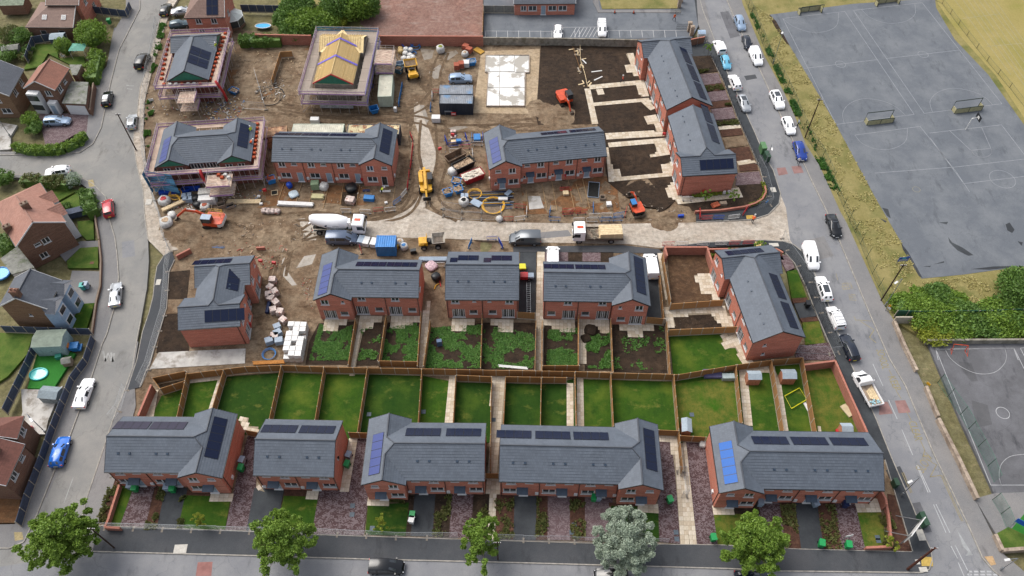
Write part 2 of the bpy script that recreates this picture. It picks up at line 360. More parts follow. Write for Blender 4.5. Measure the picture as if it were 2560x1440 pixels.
def paint(name,l,w=.08,c='d8dadc',z=.066,o=(0,0),k=1.0,kind=True,m=None):
 mb=MB();q=[P(*p)for p in sh(o,l,k)]
 for a,b in zip(q,q[1:]):
  d=(b-a);d.z=0
  if d.length<1e-3:continue
  d.normalize();n=Vector((-d.y,d.x,0))*w/2;e=d*w*.3
  mb.face([(a-n-e)[:2]+(z,),(b-n+e)[:2]+(z,),(b+n+e)[:2]+(z,),(a+n-e)[:2]+(z,)])
 return struct(mb.build(name,m or PAINT(c)))
def PAINT(c):
 t='paint '+c
 if t in MATS:return MATS[t]
 q=NT(t);v=q.co();al=q.ramp(q.noise(7,v,5,.8),.3,.36)
 MATS[t]=q.fin(q.mix(q.ramp(q.noise(1.2,v,6),.35,.65),lin(c),tuple(x*.72 for x in lin(c))),.8)
 q.b.inputs['Alpha'].default_value=1;q.l(al,q.b.inputs['Alpha']);return MATS[t]
def arcpx(l,n=10):
 """smooth curve through listed points"""
 out=[]
 L=[l[0]]+l+[l[-1]]
 for i in range(1,len(L)-2):
  p0,p1,p2,p3=L[i-1:i+3]
  for j in range(n):
   t=j/n;out.append(tuple(.5*(2*p1[a]+(p2[a]-p0[a])*t+(2*p0[a]-5*p1[a]+4*p2[a]-p3[a])*t*t+(3*p1[a]-p0[a]-3*p2[a]+p3[a])*t**3)for a in(0,1)))
 return out+[l[-1]]
for l in([(350,140),(815,88),(1335,860),(750,935),(350,140)],[(880,80),(1395,22),(1993,780),(1410,852),(880,80)],[(510,515),(1055,450)],[(1130,440),(1670,378)],[(890,1015),(1380,950)],[(1450,1000),(1990,938)],[(1380,950),(1650,1290),(1750,1440)],[(1455,1035),(1700,1370)],[(1700,1380),(2160,1325)],[(1040,1300),(1640,1255),(2160,1195)],[(1600,980),(1760,1130),(1910,1115),(1840,955)],[(1990,938),(2160,1160)]):
 paint('court_line',l,.09,'b9bdc2',.067,Z4,3)
for l in([(350,140),(430,200),(560,243),(680,235),(755,190),(770,95)],[(940,75),(1010,135),(1130,175),(1260,165),(1340,110),(1340,28)],[(810,922),(800,850),(850,780),(960,742),(1100,760),(1200,805),(1270,867)],[(1472,842),(1455,760),(1520,690),(1640,664),(1780,690),(1870,735),(1925,790)],[(890,1015),(950,1080),(1060,1120),(1180,1115),(1270,1060),(1285,965)],[(1760,1130),(1800,1170),(1870,1180),(1915,1150),(1910,1115)]):
 paint('court_line',arcpx(l),.08,'b4b8bd',.067,Z4,3)
def ring(c,r,w,c_,o,k,z=.067,nm='court_line'):
 q=P(*sh(o,[c],k)[0]);mb=MB();n=28
 for i in range(n):
  a=2*math.pi*i/n;b=2*math.pi*(i+1)/n
  mb.face([(q.x+math.cos(t)*rr,q.y+math.sin(t)*rr,z)for t,rr in((a,r),(b,r),(b,r+w),(a,r+w))][::-1])
 struct(mb.build(nm,PAINT(c_)))
ring((783,483),.95,.08,'b9bdc2',Z4,3);ring((1402,410),.95,.08,'b9bdc2',Z4,3);ring((1997,1345),2.1,.08,'b9bdc2',Z4,3);ring((1352,1422),.6,.06,'b3ab8e',Z4,3)
for l in([(1500,1360),(2080,1352)],[(1497,1360),(1515,1440)],[(2080,1352),(2115,1440)],[(2160,1350),(2130,1352),(2160,1410)]):paint('court_line',l,.1,'d6d7d8',.067,Z8,3)
for l in([(1240,35),(1580,877),(1790,877)],[(1240,35),(1725,28),(1790,160)]):paint('court_line',l,.09,'d8d9da',.067,B4,KB)
paint('court_line',arcpx([(1298,35),(1330,90),(1400,145),(1500,185),(1600,178),(1660,130),(1678,80),(1668,30)]),.09,'d8d9da',.067,B4,KB)
paint('court_line',arcpx([(1645,875),(1632,820),(1645,750),(1700,700),(1790,685)]),.09,'d8d9da',.067,B4,KB)
ring((1655,429),.85,.09,'d8d9da',B4,KB)
for i,(x0,x1,yb)in enumerate(((1640,2060,560),(1700,2160,640),(1740,2160,590),(1780,2160,540),(1820,2160,470),(1860,2160,400),(1900,2160,360),(1940,2160,310))):
 paint('lane_line',[(x0,0),(x0+(x1-x0)*.5,yb*.5*(1 if i else 1)),(x1,yb)],.1,'bdb698',.056,Z4,3)
paint('lane_line',[(1700,140),(1980,105)],.1,'bdb698',.057,Z4,3);paint('lane_line',[(1880,350),(2160,325)],.1,'bdb698',.057,Z4,3)
WP='d9dadb';YP='b7ab86'
for l in([(850,125),(912,260)],[(947,348),(1000,465)],[(1030,532),(1096,687)],[(1122,755),(1192,920)],[(1128,755),(1205,920)],[(1227,998),(1303,1170)],[(1242,996),(1327,1170)],[(1335,1255),(1375,1330)],[(1362,1252),(1450,1430)],[(1380,1358),(1415,1440)]):paint('road_marking',l,.11,WP,.012,B4,KB)
for l in([(1030,800),(1085,925)],[(1040,797),(1093,922)],[(950,160),(968,195)],[(985,265),(1000,300),(1025,340)],[(1060,420),(1088,475)],[(1145,600),(1172,660),(1160,700),(1195,690),(1215,735),(1245,750),(1205,825),(1275,815)],[(1275,820),(1300,880),(1345,980),(1400,1100)],[(1283,818),(1310,880),(1355,980),(1410,1100)]):paint('road_marking',l,.1,'b3a57f',.012,B4,KB)
paint('road_marking',[(770,795),(760,835)][::1]and[(905,1140),(1010,1148)],.1,YP,.012,Z8,3)
paint('road_marking',[(935,1150),(1035,1215),(1000,1270),(1050,1310)],.12,YP,.012,Z8,3)
paint('road_marking',[(885,1115),(900,1145)],.1,YP,.012,Z8,3);paint('road_marking',[(750,790),(762,840)],.08,YP,.012,Z8,3)
mb=MB();q=[P(*p)for p in sh(B4,[(1372,1152),(1470,1310),(1425,1315),(1440,1290),(1408,1255),(1380,1175)],KB)];mb.face([(p.x,p.y,.013)for p in q][::-1]);struct(mb.build('road_marking',PAINT('c4c6c6')))
for i in range(6):
 for yy in(1413,1432):paint('road_marking',[(1440+i*40,yy),(1462+i*40,yy)],.22,WP,.012,B4,KB)
for l in([(645,60),(665,105)],[(672,55),(690,105)],[(398,985),(455,828)]):paint('road_marking',l,.12,'c9c9c6',.008,B1,KB)
for l in([(640,45),(655,105),(670,60)],[(690,55),(700,108),(708,60)]):paint('road_marking',l,.3,'c2c1bd',.009,B1,KB)
for l in([(950,640),(1000,645)],[(955,665),(990,670)]):paint('road_marking',l,.3,'bdbcb8',.009,Z1,3)
def redpatch(l,o,k,c='b58d88'):
 q=[P(*p)for p in sh(o,l,k)];mb=MB();mb.face([(p.x,p.y,.010)for p in q]);struct(mb.build('red_surfacing',PAINT(c)))
redpatch([(305,1260),(370,1255),(390,1305),(320,1318)],Z4,3);redpatch([(415,1248),(485,1243),(508,1295),(435,1303)],Z4,3)
redpatch([(890,362),(940,358),(975,432),(888,440)],B4,KB);redpatch([(985,352),(1050,348),(1085,425),(1010,430)],B4,KB)
redpatch([(1228,1355),(1320,1352),(1312,1440),(1215,1440)],B1,KB,'b8837c')
def words(txt,px,py,rz,size,c=YP,z=.013,sx=1.0):
 cu=bpy.data.curves.new('w','FONT');cu.body=txt;cu.size=size;cu.align_x='CENTER';cu.align_y='CENTER'
 o=bpy.data.objects.new('w',cu);dg=bpy.context.evaluated_depsgraph_get();COL.objects.link(o);dg.update()
 me=bpy.data.meshes.new_from_object(o.evaluated_get(dg));bpy.data.objects.remove(o);bpy.data.curves.remove(cu)
 return me
def road_words(txt,o,k,p,q,size,c):
 a=P(*sh(o,[p],k)[0]);b=P(*sh(o,[q],k)[0]);me=words(txt,0,0,0,1.0)
 me.materials.clear();me.materials.append(PAINT(c));me.name='road_marking'
 wd=max(v.co.x for v in me.vertices)-min(v.co.x for v in me.vertices)
 ob=put('road_marking',me,None,((a.x+b.x)/2,(a.y+b.y)/2,.013),rot=(0,0,math.atan2(b.y-a.y,b.x-a.x)),sc=((b-a).length/wd,size,1));struct(ob)
road_words('SCHOOL',B4,KB,(890,35),(930,155),1.6,'b5a778');road_words('KEEP',B4,KB,(962,200),(1002,285),1.6,'b5a778');road_words('CLEAR',B4,KB,(1090,480),(1135,600),1.6,'b5a778')
road_words('SLOW',B4,KB,(1140,790),(1205,690),1.7,'b3a684')
road_words('CLEAR',Z8,3,(900,970),(845,965),1.9,'b9ae93');road_words('KEEP',Z8,3,(870,880),(790,885),1.9,'b9ae93')
for i in range(7):
 x=1600+i*83
 paint('parking_line',[(x,230),(x+2,285)],.1,'e0e0e0',.012,Z2,3)
paint('parking_line',[(1600,232),(2110,236)],.1,'e0e0e0',.012,Z2,3)
for i in range(7):paint('parking_line',[(418+i*85,228),(424+i*85,280)],.1,'e0e0e0',.012,Z3,3)
paint('parking_line',[(80,205),(335,203)],.1,'e0e0e0',.012,Z3,3);paint('parking_line',[(418,228),(1010,228)],.1,'e0e0e0',.012,Z3,3)
for i in range(8):paint('parking_line',[(150+i*28+30,208),(140+i*28,278)],.12,'e0e0e0',.014,Z3,3)
for l in([(80,205),(85,280)],[(170,230),(175,280)],[(205,230),(208,280)]):paint('parking_line',l,.12,'e0e0e0',.012,Z3,3)
# front gardens and yards
def yard(name,l,m,z,o,k=3.0):return S(name,l,m,z,o,k)
for l in([(690,830),(742,870),(690,1112),(605,1105)],[(960,890),(1030,895),(975,1150),(900,1150)],[(1150,905),(1320,915),(1310,955),(1150,945)]):yard('planting_bed',l,'bark',.05,B1,KB)
yard('front_lawn',[(750,880),(830,890),(742,1138),(670,1125)],'lawn',.06,B1,KB)
yard('driveway',[(820,885),(965,885),(898,1152),(738,1148)],'block',.05,B1,KB)
yard('driveway',[(1030,885),(1165,895),(1112,1152),(972,1152)],'tarmac',.052,B1,KB)
yard('front_lawn',[(1150,940),(1310,945),(1430,970),(1398,1152),(1105,1152)],'lawn',.06,B1,KB)
yard('driveway',[(1540,560),(1590,560),(1590,900),(1548,1155),(1398,1155),(1455,900)],'block',.05,B1,KB)
yard('driveway',[(-10,895),(175,905),(120,1172),(-62,1172)],'tarmac',.052,B2,KB)
yard('front_lawn',[(175,940),(320,945),(385,960),(345,1184),(125,1172)],'lawn',.06,B2,KB)
yard('planting_bed',[(175,905),(325,910),(320,948),(175,943)],'bark',.07,B2,KB)
yard('driveway',[(610,580),(695,580),(695,960),(668,1188),(345,1188),(385,910),(560,905)],'block',.05,B2,KB)
yard('front_lawn',[(695,1002),(950,985),(928,1192),(678,1184)],'lawn2',.06,B2,KB)
for l in([(830,945),(985,940),(960,1192),(928,1190),(945,990)],[(1115,925),(1215,930),(1200,1200),(1095,1195)],[(1350,930),(1450,935),(1450,1210),(1335,1205)]):yard('planting_bed',l,'topsoil',.055,B2,KB)
yard('driveway',[(985,925),(1117,925),(1097,1196),(960,1192)],'tarmac',.052,B2,KB)
yard('driveway',[(1215,930),(1352,930),(1337,1206),(1197,1201)],'block',.05,B2,KB)
for l in([(0,940),(115,940),(108,1216),(0,1212)],[(253,940),(322,940),(318,1217),(247,1216)],[(458,940),(552,940),(552,1221),(460,1219)],[(700,985),(885,995),(885,1020),(700,1010)]):yard('planting_bed',l,'bark',.055,B3,KB)
yard('driveway',[(113,935),(255,935),(249,1217),(106,1216)],'tarmac',.052,B3,KB)
yard('driveway',[(320,935),(460,938),(462,1219),(316,1216)],'block2',.05,B3,KB)
yard('driveway',[(550,940),(725,955),(702,1223),(550,1221)],'block2',.05,B3,KB)
yard('front_lawn',[(715,1005),(885,1010),(1008,1040),(1013,1227),(700,1223)],'lawn2',.06,B3,KB)
yard('driveway',[(1000,600),(1088,608),(1112,800),(1143,1242),(1010,1227),(1003,990),(1030,800)],'block',.05,B3,KB)
yard('driveway',[(1178,600),(1300,600),(1345,990),(1377,1251),(1245,1249)],'block',.05,B3,KB)
yard('front_lawn',[(1350,1055),(1630,1030),(1640,1255),(1377,1251)],'lawn3',.058,B3,KB)
yard('planting_bed',[(1470,1005),(1630,1000),(1640,1060),(1475,1055)],'topsoil',.062,B3,KB)
yard('driveway',[(128,985),(272,985),(312,1272),(150,1270)],'block',.052,B4,KB)
for l in([(270,985),(364,985),(404,1273),(308,1272)],[(502,985),(612,988),(656,1279),(546,1274)],[(940,930),(985,940),(1090,1290),(970,1288)]):yard('planting_bed',l,'bark',.055,B4,KB)
yard('driveway',[(362,985),(503,985),(547,1274),(403,1273)],'tarmac',.053,B4,KB)
yard('driveway',[(610,985),(755,990),(803,1281),(654,1279)],'block',.05,B4,KB)
yard('front_lawn',[(752,1046),(900,1046),(940,1258),(803,1279)],'lawn3',.06,B4,KB)
S('driveway',sh(Z7,[(60,633),(182,633),(177,1092),(35,1088)],3),'tarmac',.04)
S('driveway',sh(Z7,[(985,640),(1095,640),(1115,820),(1142,1128),(1000,1124)],3),'tarmac',.04)
for l,m in(([(240,632),(420,632),(420,700),(240,700)],'block2'),([(420,632),(528,632),(528,700),(420,700)],'topsoil'),([(528,632),(664,632),(664,700),(528,700)],'block2'),([(664,632),(760,632),(760,700),(664,700)],'topsoil')):yard('front_plot',l,m,.03,Z7)
yard('garden_earth',[(1165,655),(1480,655),(1550,790),(1590,1010),(1195,1030)],'yard',.03,Z7)
yard('garden_earth',[(1190,1100),(1510,1090),(1620,1195),(1175,1225)],'topsoil',.03,Z7)
S('lawn',sh(Z7,[(1180,1255),(1580,1245),(1665,1340),(1790,1440),(1720,1560),(1215,1620)],3),'lawn',.05)
for l,m,nm in(([(320,650),(405,655),(440,750),(380,775)],'block2','driveway'),([(383,775),(458,765),(528,972),(418,978)],'lawn','front_lawn'),([(418,978),(530,970),(545,1005),(430,1015)],'bark','planting_bed'),([(435,1018),(558,1003),(603,1112),(480,1128)],'tarmac','driveway'),([(480,1128),(605,1115),(622,1150),(500,1160)],'bark','planting_bed'),([(498,1158),(622,1148),(665,1312),(520,1332)],'lawn3','front_lawn'),([(460,1332),(700,1310),(745,1440),(440,1440)],'block','driveway')):yard(nm,l,m,.05,Z8)
yard('planting_bed',[(1490,650),(1900,625),(2010,650),(2045,690),(1540,700)],'topsoil',.05,Z7);yard('verge_turf',[(1490,665),(1560,665),(1560,720),(1500,720)],'lawn',.055,Z7)
for l in([(470,1165),(735,1150),(705,1440),(700,1475),(370,1475),(400,1300)],[(780,1160),(955,1150),(930,1480),(735,1480)],[(980,1160),(1232,1150),(1210,1455),(930,1455)],[(1300,1200),(1700,1160),(1690,1510),(1260,1510)],[(1705,1160),(2100,1160),(2090,1510),(1695,1510)]):yard('weedy_garden',l,'topsoil',-.004,Z6)
for l in([(240,1150),(500,1150),(500,1480),(240,1480)],[(545,1180),(745,1150),(755,1520),(545,1520)],[(755,1170),(1165,1160),(1190,1540),(760,1530)]):yard('weedy_garden',l,'topsoil',-.004,Z7)
yard('topsoil_plot',[(1260,780),(1425,765),(1400,985),(1255,985)],'topsoil',.0,Z5);yard('topsoil_plot',[(1230,1100),(1400,1085),(1420,1400),(1170,1385)],'topsoil',.0,Z5)
yard('topsoil_plot',[(1250,985),(1390,985),(1370,1090),(1230,1095)],'mud',.002,Z5)
yard('garden_topsoil',[(200,340),(640,340),(690,600),(840,990),(930,1320),(960,1440),(560,1480),(420,1365),(340,930),(245,660),(200,600)],'topsoil',.0,Z3)
yard('garden_topsoil',[(860,90),(1210,60),(1260,215),(1160,300),(1110,340),(1080,300),(1000,290),(930,180)],'topsoil',-.002,Z7)
for i,l in enumerate(([(1040,345),(1160,305),(1215,415),(1045,425)],[(1045,425),(1197,418),(1242,537),(1090,552)],[(1090,560),(1245,548),(1272,622),(1115,642)],[(1120,640),(1277,624),(1297,676),(1140,692)],[(1140,695),(1300,678),(1327,747),(1160,768)],[(1165,770),(1332,753),(1352,797),(1185,817)],[(1190,820),(1352,803),(1377,887),(1215,902)],[(1220,905),(1387,888),(1407,937),(1245,952)],[(1260,980),(1417,960),(1432,1012),(1275,1027)],[(1285,1040),(1442,1026),(1467,1092),(1305,1112)],[(1320,1115),(1477,1100),(1513,1202),(1390,1212)],[(1400,1240),(1532,1224),(1548,1277),(1410,1287)],[(1385,1300),(1552,1285),(1582,1377),(1375,1392)])):
 m=['tarmac','topsoil','block2','bark','block2','bark','block2','topsoil','bark','mud','bark','bark','block2'][i]
 yard('front_plot',l,m,.05 if m!='block2' else .055,Z3)
yard('planting_bed',[(1690,130),(1880,118),(1907,200),(1860,257),(1760,297),(1350,322),(1330,290),(1250,272),(1700,215)],'topsoil',.05,Z7)
H18=1.8
def Q(x,y):p=P(x,y,H18);p.z=0;return p
DIV=[[(392,975),(350,1065)],[(467,930),(440,1050)],[(558,926),(518,1065)],[(702,916),(668,1075)],[(809,920),(783,1080)],[(918,920),(892,1088)],[(1054,924),(1044,1088)],[(1139,940),(1130,1090)],[(1229,942),(1227,1092)],[(1264,942),(1257,1092)],[(1353,946),(1351,1092)],[(1437,932),(1442,1092)],[(1527,934),(1535,1092)],[(1685,938),(1699,1095)],[(1840,912),(1860,1095)],[(1929,900),(1963,1100)],[(2007,894),(2044,1100)],[(2088,902),(2172,1105)]]
lm=['lawn','lawn','lawn2','lawn','lawn','lawn2','lawn','lawn2',None,'lawn2','lawn2','lawn','lawn','lawn3','lawn','lawn','lawn3']
for i,m in enumerate(lm):
 if m:
  a,b=DIV[i],DIV[i+1];sheet('back_lawn',[Q(*a[0]),Q(*b[0]),Q(*b[1]),Q(*a[1])],.04,MA[m])
slab_me={}
def slab_mesh(w,d,k):
 key=(round(w,2),round(d,2),k)
 if key not in slab_me:
  mb=MB();mb.box(-w/2,-d/2,0,w/2,d/2,.03);slab_me[key]=mb.mesh('paving_slab',SLABM[k])
 return slab_me[key]
def paving(name,l,o=(0,0),k=3.0,z=.04,size=.6,ax=None,ptsw=None):
 pts=ptsw or[P(*q)for q in sh(o,l,k)]
 if ax is None:
  best=max(range(len(pts)),key=lambda i:(pts[i]-pts[i-1]).length);d=(pts[best]-pts[best-1]).normalized()
 else:d=Vector((math.cos(ax),math.sin(ax),0))
 n=Vector((-d.y,d.x,0));base=sheet(name,pts,z,MA['slabbed'])
 pg=[(p.dot(d),p.dot(n))for p in pts]
 x0=min(p[0]for p in pg);x1=max(p[0]for p in pg);y0=min(p[1]for p in pg);y1=max(p[1]for p in pg)
 nx=max(1,round((x1-x0)/size));ny=max(1,round((y1-y0)/size));sx=(x1-x0)/nx;sy=(y1-y0)/ny
 cnt=0;rz=math.atan2(d.y,d.x)
 for j in range(ny):
  for i in range(nx):
   cx=x0+(i+.5)*sx;cy=y0+(j+.5)*sy
   if inside(cx,cy,pg)and cnt<300:
    w=d*cx+n*cy;cnt+=1
    put('paving_slab',slab_mesh(sx-.03,sy-.03,random.randrange(3)),base,(w.x,w.y,z-.012+random.uniform(0,.008)),rz)
 return base
for l in([(1310,930),(1452,930),(1442,978),(1308,980)],[(925,290),(985,290),(948,460),(893,460)],[(1490,455),(1545,460),(1535,510),(1605,515),(1600,560),(1500,540)],[(1180,210),(1362,190),(1358,222),(1180,245)],[(1362,195),(1388,195),(1322,405),(1298,405)],[(1595,850),(1645,920),(1600,905),(1590,890)]):paving('patio',l,B1,KB,.065)
for l in([(318,912),(392,915),(382,967),(314,965)],[(578,588),(627,588),(577,916),(520,918)],[(695,952),(832,955),(822,1008),(694,1000)],[(1200,195),(1244,200),(1222,500),(1170,500)]):paving('patio',l,B2,KB,.075)
paving('alley_paving',[(1465,205),(1555,205),(1530,500),(1500,640),(1515,930),(1430,930),(1450,640),(1458,500)],B2,KB,.05)
paving('garden_path',[(1450,930),(1494,930),(1482,1216),(1445,1211)],B2,KB,.06)
for l in([(438,245),(480,245),(482,520),(440,520)],[(502,213),(542,212),(547,520),(504,520)],[(1505,155),(1710,140),(1715,176),(1555,186),(1580,510),(1538,500)],[(880,988),(1007,995),(1004,1048),(880,1046)],[(1340,1005),(1472,1005),(1476,1062),(1350,1058)],[(1000,562),(1137,565),(1170,800),(1200,1246),(1145,1243),(1112,800),(1088,610),(1002,605)],[(1158,612),(1180,612),(1247,1248),(1202,1246),(1168,800)]):paving('patio',l,B3,KB,.075)
for l in([(215,140),(240,160),(278,240),(325,540),(285,540),(240,240)],[(748,995),(872,960),(902,1045),(752,1047)],[(505,510),(525,515),(530,550),(510,550)]):paving('patio',l,B4,KB,.075)
for l in([(520,1130),(688,1135),(676,1177),(620,1177),(606,1227),(498,1223)],[(780,1110),(948,1112),(942,1157),(882,1160),(870,1207),(807,1207),(756,1440),(740,1560),(700,1560)],[(1015,1110),(1240,1112),(1232,1157),(1178,1157),(1166,1187),(1116,1187),(1112,1207),(1013,1203)],[(1275,998),(1310,1000),(1270,1440),(1258,1500),(1212,1495),(1225,1400)],[(1470,1130),(1642,1134),(1640,1174),(1577,1174),(1572,1227),(1464,1223)],[(1760,1134),(1932,1138),(1927,1232),(1817,1232),(1815,1176),(1760,1174)],[(2110,630),(2155,630),(2152,1520),(2090,1520)]):paving('patio',l,Z6,3,.05)
for l in([(240,1136),(472,1140),(470,1234),(360,1232),(358,1214),(297,1212),(297,1184),(240,1182)],[(500,1140),(728,1143),(724,1240),(660,1237),(655,1190),(552,1182),(550,1470),(500,1470)],[(805,1172),(1062,1176),(1062,1217),(980,1222),(975,1272),(870,1270),(868,1224),(806,1220)],[(1365,805),(1520,792),(1560,992),(1500,992),(1495,947),(1430,947),(1415,867),(1380,862)],[(1150,1045),(1590,1036),(1660,1185),(1605,1192),(1520,1142),(1505,1097),(1208,1112),(1226,1187),(1160,1190)],[(1570,1252),(1672,1247),(1800,1440),(1810,1500),(1760,1560),(1715,1500),(1740,1490),(1675,1352),(1590,1352)],[(1090,640),(1125,640),(1195,985),(1150,990)]):paving('patio',l,Z7,3,.06)
for l in([(555,405),(610,398),(672,600),(660,567),(610,572),(600,540),(560,547),(546,490),(590,482)],[(275,640),(690,600),(700,632),(285,668)],[(243,668),(287,664),(347,930),(303,932)],[(330,672),(380,667),(387,706),(345,714)],[(630,640),(700,630),(728,722),(670,727)],[(303,772),(725,735),(735,760),(313,797)],[(665,762),(742,752),(768,817),(730,822)],[(700,872),(778,860),(840,985),(780,985),(770,932),(715,932)],[(403,1000),(842,984),(848,1022),(408,1048)],[(418,1072),(850,1035),(855,1062),(530,1092),(428,1107)],[(775,1077),(858,1063),(892,1160),(738,1182),(733,1157),(785,1152)],[(403,1112),(422,1107),(467,1357),(425,1365)],[(443,1272),(507,1268),(517,1327),(458,1337)],[(460,1332),(920,1294),(930,1320),(460,1362)],[(825,1237),(905,1213),(925,1300),(830,1300)],[(1250,950),(1407,935),(1412,960),(1255,976)],[(1395,1210),(1517,1200),(1523,1222),(1400,1242)]):paving('patio',l,Z3,3,.04)
paving('patio',[(1152,157),(1212,108),(1275,212),(1372,222),(1700,145),(1722,222),(1250,274),(1215,232),(1170,217)],Z7,3,.06)
for l,m,z in(([(1300,585),(1420,575),(1430,590),(1310,600)],'pave',.0095),([(2020,600),(2060,590),(2085,640),(2045,650)],'pave',.0058),([(2215,1175),(2250,1165),(2275,1215),(2240,1230)],'tarmac2',.0058),([(2270,1260),(2300,1255),(2330,1330),(2296,1335)],'court2',.0058),([(1800,30),(1822,28),(1850,90),(1826,96)],'court2',.0058),([(1860,190),(1888,186),(1893,196),(1866,201)],'tarmac2',.0058),([(260,255),(290,250),(288,275),(262,280)],'pave',.0014),([(305,605),(335,600),(338,640),(306,645)],'road',.0014),([(285,70),(320,60),(312,90),(280,98)],'court2',.0014),([(110,1240),(150,1150),(156,1152),(118,1245)],'pave',.0014)):
 S('road_patch',l,m,z)
# building materials
KD=.64
def brickmat(name,a,b,mort,s=1.0):
 t=NT(name);c=t.n('TexCoord');sp=t.n('SeparateXYZ');t.l(c.outputs['Object'],sp.inputs[0])
 ad=t.n('Math',operation='ADD');t.l(sp.outputs[0],ad.inputs[0]);t.l(sp.outputs[1],ad.inputs[1])
 cb=t.n('CombineXYZ');t.l(ad.outputs[0],cb.inputs[0]);t.l(sp.outputs[2],cb.inputs[1])
 br=t.n('TexBrick');br.inputs['Scale'].default_value=1;br.inputs['Brick Width'].default_value=.225*s;br.inputs['Row Height'].default_value=.075*s
 br.inputs['Mortar Size'].default_value=.009*s;br.inputs['Color1'].default_value=(*lin(a),1);br.inputs['Color2'].default_value=(*lin(b),1);br.inputs['Mortar'].default_value=(*lin(mort),1)
 t.l(cb.outputs[0],br.inputs['Vector'])
 st=t.noise(1.1,t.co((.35,.35,3)),6,.7)
 o=t.mix(.6,br.outputs['Color'],t.ramp(st,.3,.7,(.3,.3,.3),(.72,.72,.72)),'OVERLAY')
 return t.fin(o,.85,br.outputs['Fac'],-.4,.01)
BR=brickmat('red facing brick','dd8068','c46b56','c9a896');BRW=brickmat('red wall brick','c07a67','ab6553','b0907f')
BR2=brickmat('brown brick','8b6654','755245','8d7c6d');BR3=brickmat('buff brown brick','94735a','7f604a','9a8570')
def tilemat(name,a,b,w=.3):
 t=NT(name);c=t.n('UVMap')
 br=t.n('TexBrick');br.inputs['Scale'].default_value=1;br.inputs['Brick Width'].default_value=w;br.inputs['Row Height'].default_value=.36
 br.inputs['Mortar Size'].default_value=.012;br.inputs['Color1'].default_value=(*lin(a),1);br.inputs['Color2'].default_value=(*lin(b),1)
 br.inputs['Mortar'].default_value=tuple(x*.72 for x in lin(a))+(1,);t.l(c.outputs[0],br.inputs['Vector'])
 o=t.mix(.5,br.outputs['Color'],t.ramp(t.noise(.5,t.co(),7,.7),.3,.7,(.36,.36,.36),(.66,.66,.66)),'OVERLAY')
 t.fin(o,.62,t.noise(30,t.co()),.15,.01);return t.mat
RT=tilemat('slate grey concrete tile','656d78','5d6570');RT2=tilemat('orange brown clay tile','a6705c','95614f',.18);RT3=tilemat('pinkish clay tile','b98876','a97766',.18)
RT4=tilemat('dark grey slate','5f646d','565b64',.25);RT5=tilemat('brown clay tile','8d6f62','7d6054',.18);RT6=tilemat('dark red tile','7f4f43','704438',.18)
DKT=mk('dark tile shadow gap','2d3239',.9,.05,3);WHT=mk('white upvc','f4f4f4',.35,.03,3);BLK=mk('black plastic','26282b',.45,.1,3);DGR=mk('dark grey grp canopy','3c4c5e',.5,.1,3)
GLS=NT('window glass').fin((.03,.035,.04),.06,spec=.8);DBL=mk('pale blue door','9fb2c2',.5,.05,3);MEM=mk('green breather membrane','2f7a62',.5,.1,2)
CURT=mk('net curtain','b9b8b2',.8,.1,3)
def pvmat(name,c,rough=.14):
 t=NT(name);v=t.n('UVMap').outputs[0]
 br=t.n('TexBrick');br.offset=0;br.inputs['Scale'].default_value=1;br.inputs['Brick Width'].default_value=1/6;br.inputs['Row Height'].default_value=.1;br.inputs['Mortar Size'].default_value=.004
 br.inputs['Color1'].default_value=(*c,1);br.inputs['Color2'].default_value=(*c,1);br.inputs['Mortar'].default_value=tuple(x*1.4+.004 for x in c)+(1,)
 t.l(v,br.inputs['Vector']);return t.fin(br.outputs['Color'],rough,spec=.22)
PVM=pvmat('solar cells',(.006,.010,.028));PVB=pvmat('blue solar cells',(.002,.075,.30),.4);PVL=pvmat('violet blue solar cells',(.045,.06,.17),.35);PVD=pvmat('dusky violet solar cells',(.028,.026,.045),.2);PVF=mk('black anodised frame','23262e',.4,.05)
